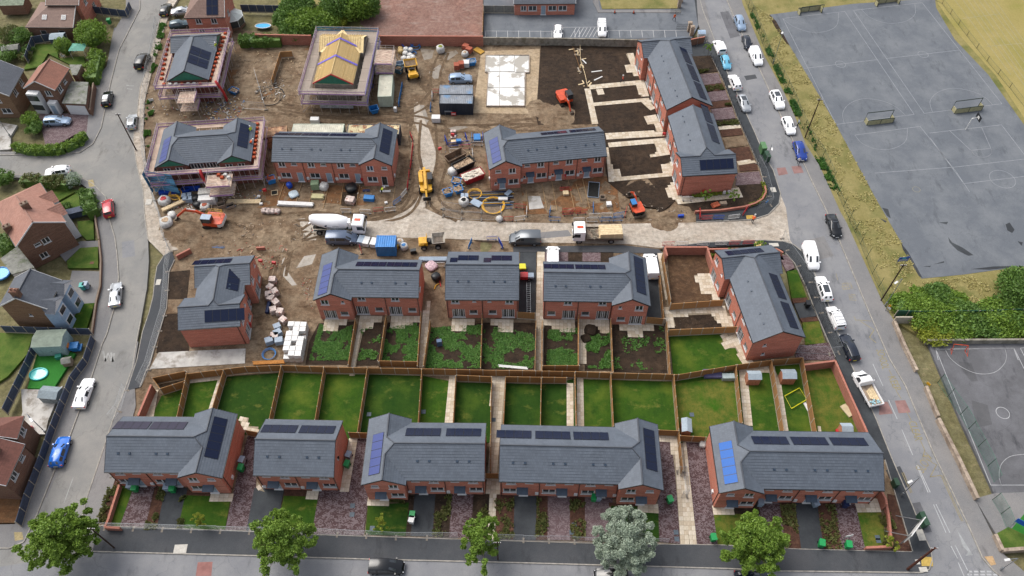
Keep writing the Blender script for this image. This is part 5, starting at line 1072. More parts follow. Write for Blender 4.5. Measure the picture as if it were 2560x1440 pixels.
shrub('rounded bush beside the green garden parasol',478,355,1.6,3.2,LF,11,o=Z1,k=3);shrub('large shrub at the left of the blue car',235,895,1.7,2,LF,12,o=Z1,k=3);shrub('dark shrub behind the curved hedge',260,960,1.7,1.6,LFD,14,o=Z1,k=3)
hedge('mixed shrubs along the side street above the pinkish semi',[(140,1335),(250,1330),(440,1340),(500,1360)],2.0,1.8,LFB,15,Z1,3);shrub('pale silvery shrub at the end of the side street hedge',545,1355,1.5,1.8,LFS,16,o=Z1,k=3);shrub('dark green shrub at the left edge by the side street',20,1335,1.8,2,LFD,17,o=Z1,k=3)
hedge('tall dark green hedge at the pinkish semi, beside the red car',[(630,150),(640,220),(680,310)],2.4,2.2,LFD,18,Z5,3);shrub('small dark bush on the lawn of the pinkish semi',500,295,1.0,1.1,LFD,19,o=Z5,k=3);hedge('dark hedge in the small garden at the far left, below the orange roof',[(-20,500),(40,600)],2.5,1.5,LFD,20,Z5,3)
for i,(x,y,r,h,m)in enumerate(((60,255,2.4,2,LFB),(160,270,2.2,2.2,LFD),(40,400,2.6,1.8,LFD),(190,420,1.3,1.3,LFB),(210,370,1.2,1.2,LFD))):shrub('%s scruffy shrub in the top left gardens, counting from the upper left'%NTH[i],x,y,r,h,m,30+i,o=Z1,k=3,group='shrubs in the top left gardens')
VG='shrubs on the rough ground above the truss house'
for i,(x,y,r,h,m)in enumerate(((190,60,3.4,3.5,LFD),(130,140,3.2,3,LFD),(230,170,3.8,3.2,LF),(180,220,3.2,2.6,LFD),(320,200,3,2.5,LFD),(400,140,3.4,2.6,LF),(330,100,2.2,2,LFB),(520,20,4.2,5,LFD),(630,30,4,5,LF),(700,45,3,4,LFD),(500,95,3,2.4,LFY),(490,160,2,1.6,LFY),(380,75,1.6,1.5,LFD))):shrub('%s leafy shrub of the rough ground behind the truss house, from the left'%NTH[i],x,y,r,h,m,50+i,o=Z2,k=3,group=VG,leaf=.2)
RS='shrubs between the sports court and the school court'
for i,(x,y,r,h,m)in enumerate(((1270,1030,3.2,1.6,LFD),(1400,990,3.2,1.6,LF),(1530,960,3.4,1.8,LFD),(1650,990,2.6,1.5,LF),(1460,1120,4.3,4,LF),(1480,1200,4.0,3,LFY),(1620,1160,4.2,3.6,LFD),(1740,1130,4,3.6,LFD),(1850,1150,3.8,3.5,LFD),(1960,1110,4.2,4,LF),(2080,1080,4.6,4,LFD),(2160,1150,4,3.5,LF),(1990,1200,3,3,LFY),(2140,900,4.6,6.5,LFD),(1930,1200,3,2.5,LFD),(1210,970,1.4,.9,LF),(1345,905,1,.7,LF))):shrub('%s shrub in the belt beside the school court, counted from the left'%NTH[i],x,y,r*.74,h*(.46 if i!=13 else .6),m if i%3 else LF,80+i,o=Z8,k=3,group=RS,leaf=.18)
def tufts(name,label,polys,n,mat,size=.16,h=.25,seed=1,z=0.0,clump=None,thr=.0,sc=.35):
 rnd=_r.Random(seed);mb=MB();pgs=[[tuple(P(*q)[:2])for q in pg]for pg in polys]
 for pg in pgs:
  x0=min(p[0]for p in pg);x1=max(p[0]for p in pg);y0=min(p[1]for p in pg);y1=max(p[1]for p in pg);k_=0;tr_=0
  while k_<n/len(pgs)and tr_<12*n:
   tr_+=1;x=rnd.uniform(x0,x1);y=rnd.uniform(y0,y1)
   if not inside(x,y,pg)or hsh(x,y,sc,seed)<thr:continue
   k_+=1
   for _ in range(2):
    a=rnd.uniform(0,6.28);s=size*rnd.uniform(.5,1.3);t=rnd.uniform(.2,1.2);dx,dy=math.cos(a)*s,math.sin(a)*s;hh=h*rnd.uniform(.4,1.2)
    mb.face([(x-dx*.5,y-dy*.5,z+.0),(x+dx*.5,y+dy*.5,z),(x+dx*.4+dy*t,y+dy*.4-dx*t,z+hh),(x-dx*.4+dy*t,y-dy*.4-dx*t,z+hh)])
 return tag(mb.build(name,mat),label,'plants',None,'stuff')
LW=leafmat('weed leaf','588a3a','709c48','4a7434');LDRY=leafmat('dry grass blade','bfb06e','cfc084','a3a158');
gz=lambda o,k,L_:[sh(o,l,k)for l in L_]
tufts('weeds','green weeds spreading over the garden topsoil in the mid row',gz(Z6,3,[[(480,1170),(620,1230),(720,1180),(700,1440),(400,1440)],[(985,1200),(1225,1160),(1215,1450),(940,1450)],[(1300,1200),(1690,1180),(1690,1500),(1270,1500)]]),13000,LW,.16,.1,3,0,thr=-.16)
tufts('weeds','green weeds in the garden beside the long footpath, mid row',gz(Z6,3,[[(1710,1180),(2090,1250),(2085,1500),(1700,1500)]])+gz(Z7,3,[[(270,1220),(495,1200),(490,1480),(260,1480)]]),6500,LW,.16,.1,4,0,thr=-.1)
tufts('weeds','green weeds in the strip beside the dark soil heap',gz(Z7,3,[[(555,1260),(740,1240),(745,1500),(555,1500)]]),1700,LW,.22,.16,5)
tufts('weeds','sparse weeds in the dark ploughed garden',gz(Z7,3,[[(765,1280),(1160,1180),(1170,1510),(770,1510)]])+gz(Z6,3,[[(790,1210),(940,1190),(920,1440),(770,1440)]]),700,LW,.2,.14,6,0,thr=.22)
tufts('tall_grass','tall dry grass on the bank between the right road and the sports court',[[(1865,0),(1925,40),(1973,113),(2023,197),(2093,317),(2153,430),(2193,503),(2253,607),(2303,697),(2240,740),(2147,600),(2080,460),(1998,290),(1910,120)]],3000,LDRY,.2,.12,7,.03)
tufts('tall_grass','tall dry grass below the sports court',gz(Z8,3,[[(1400,860),(2150,760),(2150,1000),(1700,1010),(1450,930)]]),1600,LDRY,.2,.12,8,.03)
tufts('rough_grass','green rough grass at the foot of the chain link fence',[[(1858,0),(1866,0),(1972,220),(2060,400),(2100,480),(2080,485),(1985,285)]],1800,LW,.22,.28,9,.03)
tufts('weeds','scrubby weeds along the left road site edge',gz(Z1,3,[[(1110,760),(1160,750),(1110,1100),(1080,1090)],[(1200,180),(1250,180),(1180,500),(1130,560)]]),1300,LW,.25,.3,10,.0)
bedp=gz(B1,KB,[[(690,830),(742,870),(690,1112),(605,1105)],[(960,900),(1030,900),(975,1150),(900,1150)],[(1120,960),(1160,940),(1135,1140),(1105,1140)]])+gz(B2,KB,[[(830,950),(985,940),(960,1000),(830,975)],[(1115,940),(1215,940),(1200,1200),(1095,1195)],[(1350,950),(1450,950),(1450,1210),(1335,1205)]])+gz(B3,KB,[[(0,970),(113,960),(107,1215),(0,1210)],[(253,960),(322,960),(318,1215),(247,1215)],[(458,970),(552,960),(552,1220),(460,1218)]])+gz(B4,KB,[[(272,1000),(362,1000),(403,1272),(310,1272)],[(502,1000),(612,1000),(655,1278),(547,1273)],[(885,1050),(930,1060),(960,1250),(915,1250)],[(935,990),(965,1000),(1000,1250),(975,1260)]])
tufts('bed_plants','low mixed planting in the front garden beds of the bottom row',bedp,3600,LFB,.2,.25,11,.06)
tufts('bed_plants','low planting in the small front beds of the east terrace',gz(Z3,3,[[(1125,650),(1275,635),(1295,676),(1140,690)],[(1090,530),(1240,520),(1242,537),(1090,552)],[(1220,915),(1387,900),(1407,937),(1245,950)],[(1190,800),(1330,780),(1352,797),(1185,815)]]),900,LFB,.18,.3,12,.06)
for i,pg in enumerate(([(1500,375),(1545,365),(1560,420),(1510,425)],)):pass
def dots(label,pts,r,mat,o,k,n=1,name='yellow_shrub_row'):
 T=None;q=[P(*p)for p in arcpx(sh(o,pts,k),12)];step=r*1.7;acc=0;last=q[0];i=0;out=[q[0]]
 for p in q[1:]:
  while(p-last).length>=step:last=last+(p-last).normalized()*step;out.append(last)
 sm=shrub('x',100,100,r,r*1.7,mat,200,name='golden_shrub',n=240,leaf=.1)
 KIDS[sm.name]=list(sm.children)if sm.children else[o_ for o_ in bpy.data.objects if o_.parent==sm]
 for i,p in enumerate(out):
  o_=sm if i==0 else copy_tree(sm);o_.location=(p.x,p.y,.05);o_.rotation_euler.z=i*1.3;o_['label']='%s %s'%(NTH[i]if i<20 else['twenty first','twenty second','twenty third','twenty fourth','twenty fifth'][i-20],label);o_['group']=label[:60]
dots('golden shrub from the top in the curving row behind the east corner wall',[(1470,450),(1500,520),(1495,600),(1440,690),(1370,730),(1270,760)],.32,LFY,(1640,380),5.54)
dots('golden shrub from the left at the foot of the blank east gable',[(520,625),(600,622),(760,605),(900,590),(1030,578)],.3,LFY,(1640,380),5.54)
dots('golden shrub from the left in the long row behind the junction wall',[(1500,662),(1700,650),(1900,635),(2010,645)],.3,LFY,Z7,3)
for i,(x,y,o,k,lb)in enumerate(((700,590,(1640,380),5.54,'left sapling with stake poles below the blank east gable'),(1080,590,(1640,380),5.54,'right sapling with stake poles below the blank east gable'),(1430,1290,(1640,380),5.54,'thin sapling on the verge at the junction corner'),(1040,1400,(1640,380),5.54,'thin sapling inside the low junction wall'),(1180,360,Z3,3,'thin young tree at the top of the east front gardens'),(775,1110,B2,KB,'small yellowing sapling on the lawn by the green bin'),(1230,1090,B1,KB,'small pale sapling on the left end lawn'),(960,1230,B4,KB,'yellowing young tree outside the bottom right low wall'))):
 p=sh(o,[(x,y)],k)[0];r=1.1;tree(lb,p[0],p[1],r,3.2,LF if i<5 else LFY,300+i,1.2,.11,.04,'sapling',cz=2.2,ncl=16,group='newly planted saplings')
# vehicles
def paintm(name,c,rough=.25,metal=.0,k=1.0):
 if name in MATS:return MATS[name]
 t=NT(name);o=t.mix(t.ramp(t.noise(1.5,t.co(),5),.3,.7),tuple(x*.93 for x in lin(c)),tuple(min(1,x*k)for x in lin(c)));t.b.inputs['Coat Weight'].default_value=.5;t.b.inputs['Coat Roughness'].default_value=.08
 MATS[name]=t.fin(o,rough,metal=metal);return MATS[name]
PW=NT('white vehicle paint');PW=PW.fin((.80,.80,.80),.3);PSV=paintm('silver paint','c5c9cd',.3,.4,1.1);PBK=paintm('black paint','14161a',.2);PNV=paintm('dark navy paint','1c2433',.2);PBL=paintm('bright blue paint','2c78e0',.25,0,1.2);PLB=paintm('light blue paint','6fbfe0',.25,0,1.2)
PGB=paintm('blue grey paint','66748c',.3,.2);PDB=paintm('dark blue paint','2747a0',.25);PRD=paintm('red paint','c42f3c',.25,0,1.1);PGY=paintm('grey metallic paint','6a7076',.3,.4);PIB=paintm('ice blue metallic paint','9cb4d0',.3,.2,1.1);PTL=paintm('dark teal paint','3a5560',.25,.2)
TYRE=mk('tyre rubber','26272a',.85,.1,6);RIM=mk('alloy rim','a5a8ab',.35,.05,5,metal=.5);LMP=NT('headlamp glass').fin((.75,.78,.8),.1);TLM=NT('tail lamp red').fin((.4,.02,.02),.25);PLT=NT('yellow rear plate').fin((.75,.6,.05),.5);PLW=NT('white front plate').fin((.8,.8,.78),.5)
def wheelmesh(r,w):
 k=('wheel',r,w)
 if k not in _hp:
  m=MB();m.tube([(0,-w/2,0),(0,-w/2+.03,0),(0,w/2-.03,0),(0,w/2,0)],[r*.93,r,r,r*.93],16);n=MB();n.tube([(0,-w/2-.012,0),(0,w/2+.012,0)],r*.6,10);_hp[k]=(m.mesh('wheel',TYRE,True),n.mesh('rim',RIM))
  for p in _hp[k][0].polygons:p.use_smooth=len(p.vertices)==4
 return _hp[k]
def add_wheel(T,x,y,r,w=.2):
 a,b=wheelmesh(r,w);o=put('wheel',a,T,(x,y,r));put('rim',b,o);return o
KT={'hatch':dict(W=1.78,r=.32,S=[(-2.1,.7,.74,.78,.6),(-2.04,.92,.97,.86,.66),(-1.72,.95,1.36,.88,.58),(-1.0,.95,1.47,.89,.62),(.1,.94,1.45,.89,.62),(.95,.93,.97,.88,.7),(1.6,.84,.88,.86,.66),(1.98,.7,.74,.78,.6),(2.1,.52,.56,.66,.5)],ws=(4,5),rw=(1,2),sw=(2,4),ax=(-1.3,1.32)),'suv':dict(W=1.86,r=.36,S=[(-2.25,.8,.84,.8,.6),(-2.2,1.05,1.1,.9,.7),(-1.9,1.08,1.55,.92,.62),(-1.0,1.08,1.66,.93,.66),(.1,1.07,1.64,.93,.66),(.95,1.05,1.1,.92,.74),(1.75,.98,1.02,.9,.7),(2.15,.8,.84,.82,.62),(2.27,.6,.64,.7,.5)],ws=(4,5),rw=(1,2),sw=(2,4),ax=(-1.38,1.4)),'saloon':dict(W=1.82,r=.33,S=[(-2.35,.7,.74,.78,.6),(-2.28,.93,.98,.85,.66),(-1.7,.96,1.03,.88,.68),(-.95,.94,1.42,.89,.58),(.0,.93,1.43,.89,.6),(.9,.92,.96,.88,.7),(1.75,.82,.86,.86,.64),(2.2,.68,.72,.78,.58),(2.33,.52,.56,.66,.5)],ws=(4,5),rw=(2,3),sw=(3,4),ax=(-1.4,1.42)),'estate':dict(W=1.84,r=.34,S=[(-2.35,.7,.74,.8,.6),(-2.3,.95,1.0,.88,.7),(-2.05,.98,1.42,.9,.6),(-1.0,.97,1.52,.9,.63),(.1,.95,1.48,.9,.62),(1.0,.93,.97,.88,.7),(1.75,.84,.88,.86,.66),(2.2,.7,.74,.78,.6),(2.33,.52,.56,.66,.5)],ws=(4,5),rw=(1,2),sw=(2,4),ax=(-1.4,1.42)),'mpv':dict(W=1.82,r=.33,S=[(-2.2,.75,.8,.8,.66),(-2.16,1.0,1.05,.88,.72),(-2.0,1.05,1.62,.9,.68),(-1.0,1.04,1.72,.9,.7),(.35,1.03,1.7,.9,.7),(1.35,.98,1.04,.88,.72),(1.8,.88,.92,.85,.66),(2.12,.7,.74,.78,.6),(2.2,.52,.56,.66,.5)],ws=(4,5),rw=(1,2),sw=(2,4),ax=(-1.35,1.4)),'smallvan':dict(W=1.84,r=.33,S=[(-2.25,.7,.8,.86,.76),(-2.22,1.1,1.76,.9,.74),(-1.9,1.1,1.82,.91,.76),(-1.0,1.1,1.84,.91,.76),(.3,1.08,1.8,.91,.74),(1.2,1.0,1.06,.9,.74),(1.75,.9,.95,.87,.68),(2.12,.7,.74,.8,.6),(2.22,.52,.56,.68,.5)],ws=(4,5),rw=(0,1),sw=(3.7,4),ax=(-1.3,1.4)),'van':dict(W=1.98,r=.35,S=[(-2.5,.7,.8,.94,.86),(-2.46,1.2,1.9,.97,.84),(-2.0,1.2,1.96,.98,.86),(-1.0,1.2,1.97,.98,.86),(.7,1.18,1.93,.98,.84),(1.65,1.1,1.16,.97,.8),(2.1,.95,1.0,.93,.74),(2.42,.7,.74,.85,.64),(2.52,.5,.54,.72,.5)],ws=(4,5),rw=(0,1),sw=(3.55,4),ax=(-1.5,1.55)),'crew':dict(W=1.98,r=.35,S=[(-2.5,.7,.8,.94,.86),(-2.46,1.2,1.9,.97,.84),(-2.0,1.2,1.96,.98,.86),(-1.0,1.2,1.97,.98,.86),(.7,1.18,1.93,.98,.84),(1.65,1.1,1.16,.97,.8),(2.1,.95,1.0,.93,.74),(2.42,.7,.74,.85,.64),(2.52,.5,.54,.72,.5)],ws=(4,5),rw=(0,1),sw=(2.1,4),ax=(-1.5,1.55)),}
def car(label,cat,px,py,qx,qy,kind,paint,roof=None,extra=(),name=None,group='vehicles parked along the roads',s=1.0,z=0.01):
 """centre px,py ; front points towards qx,qy"""
 K=KT[kind];c=P(px,py,.7);f=P(qx,qy,.7);rz=math.atan2(f.y-c.y,f.x-c.x);T=thing(name or('parked_van' if 'van' in kind or kind=='crew' else 'parked_car'),label,cat,(c.x,c.y,z),rz,group);T.scale=(s,s,s)
 S_=K['S'];mb=MB();n=len(S_)
 def ring(i):x,zb,zt,hw,ht=S_[i];lo=.24 if 0<i<n-1 else .34;return[(x,hw-.1,lo),(x,hw,min(.5,zb*.7)),(x,hw,zb-.12*(zb-.3)),(x,hw-.05,zb),(x,ht+.03,zt-.05),(x,ht-.08,zt),(x,0,zt+.03)]
 rings=[]
 for i in range(n):
  r=ring(i);rings.append(r+[(p[0],-p[1],p[2])for p in r[-2::-1]])
 m=len(rings[0])
 for r in rings:mb.v+=r
 for i in range(n-1):
  for j in range(m-1):a=i*m+j;mb.f.append((a,a+1,a+m+1,a+m));mb.m.append(0)
 mb.f.append(tuple(range(m)));mb.f.append(tuple(range((n-1)*m,n*m))[::-1]);mb.m+=[0,0]
 body=mb.build('body',paint,T,smooth=True)
 md=body.modifiers.new('e','EDGE_SPLIT');md.split_angle=R(38)
 def at(fi,j):
  i=int(min(fi,n-1.001));q=fi-i;a=Vector(rings[i][j]);b=Vector(rings[i+1][j]);return a.lerp(b,q)
 def glass(nm,quad,out):
  q=[Vector(p)+Vector(out)*.012 for p in quad];c_=sum(q,Vector())/len(q);q=[c_+(p-c_)*.93 for p in q];g_=MB();g_.face(q);return g_.build(nm,GLS,T)
 a,b=K['ws'];glass('windscreen',[at(b,4),at(b,8),at(a,8),at(a,4)],(.4,0,1))if False else glass('windscreen',[at(b-.08,5)+Vector((0,.06,0)),at(b-.08,7)-Vector((0,.06,0)),at(a+.06,7)-Vector((0,.02,0)),at(a+.06,5)+Vector((0,.02,0))],(.6,0,.8))
 a,b=K['rw']
 if not(kind=='van' and 'rack' not in extra):glass('rear_window',[at(a+(.12 if a else .45),5),at(b-.05,5),at(b-.05,7),at(a+(.12 if a else .45),7)],(-.6,0,.7)if a else(-1,0,.1))
 a,b=K['sw'];cuts=[a+.05]+[i for i in range(int(a)+1,int(b)+1)]+[b,b+.55];cuts=sorted(set([a+.08,(a+b)/2 if b-a>1.2 else a+.08,b+.02]))
 for sgn in(0,1):
  j3,j4=(3,4)if not sgn else(m-4,m-5);yo=1 if not sgn else-1
  for x0,x1 in zip(cuts,cuts[1:]):glass('side_window',[at(x0+.04,j3),at(x1-.03,j3),at(x1-.03,j4),at(x0+.04,j4)],(0,yo,.2))
  glass('side_window',[at(b+.04,j3),at(b+.75,j3),at(b+.4,j4),at(b+.04,j4)],(0,yo,.2))
 for x in K['ax']:
  for sy in(-1,1):add_wheel(T,x,sy*(K['W']/2-.1),K['r'])
 xf=S_[-2][0];xr=S_[1][0];zf=S_[-2][1];hw=K['W']/2
 for sy in(-1,1):
  q=MB();q.prism([(xf-.22,sy*(hw-.06)),(xf+.06,sy*(hw-.3)),(xf-.02,sy*(hw-.44)),(xf-.3,sy*(hw-.2))],zf-.12,zf+.015);q.build('headlight',LMP,T)
  q=MB();q.box(xr-.04,sy*(hw-.12)-.1,S_[1][1]-.3,xr+.08,sy*(hw-.12)+.1,S_[1][1]-.02);q.build('tail_light',TLM,T)
  a_=at(K['ws'][1]-.15,3 if sy>0 else m-4);q=MB();q.box(a_.x-.08,a_.y+sy*.0-.0,a_.z,a_.x+.1,a_.y+sy*.22,a_.z+.14);q.build('wing_mirror',paint,T)
 q=MB();q.box(S_[-1][0]-.02,-.26,.38,S_[-1][0]+.02,.26,.5);q.build('number_plate',PLW,T);q=MB();q.box(S_[0][0]-.02,-.26,.5,S_[0][0]+.02,.26,.62);q.build('number_plate',PLT,T)
 q=MB();q.box(S_[-1][0]-.06,-.42,.54,S_[-1][0]+.01,.42,.6);q.build('grille',BLK,T)
 zr=max(s_[2]for s_ in S_)+.03;i0=int(K['sw'][0]);x0=S_[K['rw'][1]][0]+.15;x1=S_[K['ws'][0]][0]-.1;ht=S_[K['ws'][0]][4]
 if roof:q=MB();q.box(x0+.5,-ht+.18,zr-.03,x1-.0,ht-.18,zr+.006);q.build('sunroof',roof,T)
 if 'rails' in extra:
  for sy in(-1,1):q=MB();q.tube([(x0,sy*ht,zr-.05),(x0+.1,sy*ht,zr+.02),(x1-.1,sy*ht,zr+.02),(x1,sy*ht,zr-.05)],.02,5);q.build('roof_rail',RIM,T)
 if 'rack' in extra:
  for i in range(4):x=x0+.1+i*(x1-x0-.3)/3;q=MB();q.bar((x,-ht-.05,zr+.1),(x,ht+.05,zr+.1),.06,.06);q.build('rack_bar',RIM,T)
  for sy in(-1,1):q=MB();q.bar((x0,sy*ht,zr+.06),(x1,sy*ht,zr+.06),.05,.05);q.build('rack_rail',RIM,T)
 return T
LR='vehicles along the left road';RR='vehicles along the right road'
car('black hatchback parked at the very top of the left road','car',414,23,422,3,'hatch',PBK,group=LR);car('silver car on the drive beside the black one, top of the left road','car',457,27,480,24,'saloon',PSV,group=LR)
car('dark teal car half behind the scaffolding at the top left','car',449,60,470,57,'hatch',PTL,group=LR);car('black people carrier parked on the upper left road','car',356,152,365,132,'mpv',PBK,group=LR,s=1.08)
car('black and silver topped car on the left pavement by the garage house','car',268,246,272,225,'suv',PBK,roof=PSV,group=LR,s=.92);car('small silver hatchback on the left road near the lamp post','car',330,303,333,280,'hatch',PSV,roof=GLS,group=LR,s=.95)
car('light blue estate on the brick drive behind the clipped hedge','car',143,302,175,301,'estate',PIB,group=LR,extra=('rails',));car('white hatchback in the side street above the shrubs','car',143,428,110,432,'hatch',PW,group=LR)
car('red hatchback on the left road pavement','car',271,519,269,495,'mpv',PRD,group=LR,s=.93);car('silver white saloon parked opposite the slate house','car',289,735,292,700,'saloon',PSV,group=LR,s=1.0)
car('white saloon on the left road above the toy yard fence','car',210,982,222,950,'saloon',PW,group=LR,s=1.03);car('bright blue hatchback at the lower left road','car',150,1128,162,1090,'hatch',PBL,group=LR,s=1.05)
car('black people carrier on the bottom road by the lower edge','car',966,1417,1010,1418,'mpv',PBK,group='vehicles on the bottom road');car('dark car mostly hidden beneath the silver tree','car',1528,1440,1480,1438,'hatch',PBK,group='vehicles on the bottom road');car('dark blue car at the bottom edge beneath the large right tree','car',1880,1447,1930,1449,'hatch',PNV,group='vehicles on the bottom road')
car('blue grey suv parked beside the shipping containers in the material yard','car',1151,197,1180,196,'suv',PIB,group='vehicles on the building site',extra=('rails',));car('blue grey panel van behind the concrete mixer','van',856,597,890,597,'crew',PGB,group='vehicles on the building site')
car('dark grey panel van parked at the middle of the site road','van',1312,597,1275,597,'van',PGY,group='vehicles on the building site',s=1.03);car('white van parked nose up behind the mid terrace, left one','van',1382,645,1382,618,'van',PW,group='vehicles on the building site',s=.98);car('white van on the black drive right of the mid terrace','van',1627,664,1622,635,'van',PW,group='vehicles on the building site',s=.98)
for a in(('white small van at the upper left kerb of the right road','van',1798,117,1789,97,'smallvan',PW,None,('rack0',),.95),('light blue hatchback behind the white small van','car',1815,155,1820,172,'hatch',PLB,None,(),.9),('white suv, third in the left kerb line of the right road','car',1837,205,1828,185,'suv',PW,None,(),.93),('silver hatchback with black glass roof on the right road','car',1860,258,1870,280,'hatch',PSV,GLS,(),1.0),('ice blue suv, farthest car on the bank side kerb','car',1850,58,1857,76,'suv',PIB,None,('rails',),.95),('small navy hatchback behind the ice blue suv','car',1868,105,1873,120,'hatch',PNV,None,(),.88),('white van on the bank side kerb of the upper right road','van',1890,143,1900,165,'smallvan',PW,None,(),1.0),('white suv with dark sunroof on the bank side kerb','car',1943,250,1953,272,'suv',PW,GLS,('rails',),1.0),('small white hatchback with a person standing beside it','car',1972,314,1979,332,'hatch',PW,None,(),1.0),('dark blue hatchback near the red road patches','car',2000,377,2008,400,'hatch',PDB,None,(),1.03),('glossy black saloon on the bank side kerb below the junction','car',2085,564,2094,590,'saloon',PBK,GLS,(),1.0),('long white van nearest the junction on the right road','van',2027,642,2036,672,'van',PW,None,(),.97),('white estate with long roof behind the junction van','car',2059,720,2049,690,'estate',PW,GLS,('rails',),1.0),('white small van with roof bars on the right road','van',2088,793,2078,770,'smallvan',PW,None,('rack',),.92),('black estate with dark blue tail behind the pickup','car',2123,867,2111,840,'estate',PNV,None,(),.98)):
 car(a[0],a[1],*a[2:6],a[6],a[7],roof=a[8],extra=a[9],s=a[10],group=RR)
car('small white car in the disabled bay of the school car park','car',1395,80,1394,95,'hatch',PW,group='vehicles in the school car park',s=.95);car('white van with ladder rack in the school car park','van',1505,72,1506,92,'van',PW,group='vehicles in the school car park',extra=('rack',),s=.9)
ORG=mk('orange machine paint','d9542f',.45,.12,2);YEL=mk('yellow machine paint','e6ac2a',.45,.12,2);DIRT=mk('dirty steel','6f6357',.7,.25,2);WOOD=mk('fresh sawn timber','efd6ac',.8,.12,3);WOOD2=mk('weathered scaffold board','a89684',.85,.2,2,sc=(.3,2,1));RED=mk('red plastic','c93438',.5,.08,3);BLUE=mk('blue plastic','2f7fc4',.5,.1,3);BLU2=mk('deep blue plastic','2050c0',.5,.1,3);GREEN=mk('green bin plastic','1f9c55',.45,.06,3);TRK2=mk('track steel','3c3833',.8,.2,3)
WPL=mk('white plastic','ecebe8',.5,.05,3);SACK=mk('white woven sack','dddbd6',.85,.15,3);BLKB=mk('brick stack','b06450',.85,.2,5);PINK=mk('pale wrapped bricks','d2bfb6',.5,.3,2.2,col2='b06a58',lo=.55,hi=.6,s2=1.6);GBIN=mk('grey blue plastic','9fb0c2',.5,.08,3);NAVY=mk('navy plastic','26355c',.5,.08,3);DARK=mk('dark interior','2a2a28',.8,.2,3)
def pickup(label,px,py,qx,qy):
 c=P(px,py,.6);f=P(qx,qy,.6);T=thing('pickup_truck',label,'pickup truck',(c.x,c.y,.01),math.atan2(f.y-c.y,f.x-c.x),RR);S_=[(.55,1.1,1.95,.93,.78),(1.3,1.1,1.92,.94,.76),(2.05,1.08,1.14,.93,.76),(2.6,.85,.9,.86,.66),(2.75,.6,.64,.74,.5)];mb=MB();n=5
 for x,zb,zt,hw,ht in S_:mb.v+=[(x,hw,.35),(x,hw,zb),(x,ht,zt),(x,-ht,zt),(x,-hw,zb),(x,-hw,.35)]
 for i in range(n-1):
  for j in range(5):a=i*6+j;mb.f.append((a,a+1,a+7,a+6));mb.m.append(0)
 mb.f+=[tuple(range(6)),tuple(range(24,30))[::-1]];mb.m+=[0,0];mb.build('cab',PW,T)
 q=MB();q.face([(1.98,.7,1.2),(1.98,-.7,1.2),(1.36,-.66,1.9),(1.36,.66,1.9)]);q=MB();q.face([(2.0,.68,1.24),(2.0,-.68,1.24),(1.4,-.66,1.9),(1.4,.66,1.9)]);q.build('windscreen',GLS,T)
 for sy in(-1,1):q=MB();q.face([(.8,sy*.935,1.15),(1.75,sy*.935,1.15),(1.35,sy*.81,1.82),(.8,sy*.81,1.82)]);q.build('side_window',GLS,T);q=MB();q.box(2.45,sy*.6-.15,.75,2.72,sy*.6+.15,.9);q.build('headlight',LMP,T)
 q=MB();q.box(-2.9,-1,.75,.4,1,.85);q.build('bed_floor',WOOD2,T)
 for a in((-2.9,-1.04,.8,.4,-1,1.25),(-2.9,1,.8,.4,1.04,1.25),(-2.94,-1.04,.8,-2.9,1.04,1.25),(.4,-1.04,.8,.45,1.04,2.0)):q=MB();q.box(*a);q.build('side_board',PW,T)
 for x in(-1.7,2.0):
  for sy in(-1,1):add_wheel(T,x,sy*.82,.34)
 for i in range(5):q=MB();q.box(-2.2+.1*i,-.8+.25*i,.86,.1-.15*i,-.62+.25*i,.95+.03*i);o=put('timber_board',q.mesh('timber_board',WOOD),None,T.location,T.rotation_euler.z);tag(o,'%s loose brown board lying in the bed of the white pickup'%NTH[i],'board','boards in the pickup bed')
 r_=_r.Random(3);q=MB()
 for i in range(16):q.blob((-2.5+r_.uniform(-.2,.5),r_.uniform(-.7,.7),.95),(.16,.14,.12),i,6,4)
 o=put('rubbish_bags',q.mesh('rubbish_bags',mk('pale blue bags','a9cfd8',.5,.2,5)),None,T.location,T.rotation_euler.z);tag(o,'pale blue bags heaped at the tail of the pickup bed','bags',None,'stuff')
pickup('white tipper pickup with boards in its bed, at the red road patch',2165,972,2142,930)
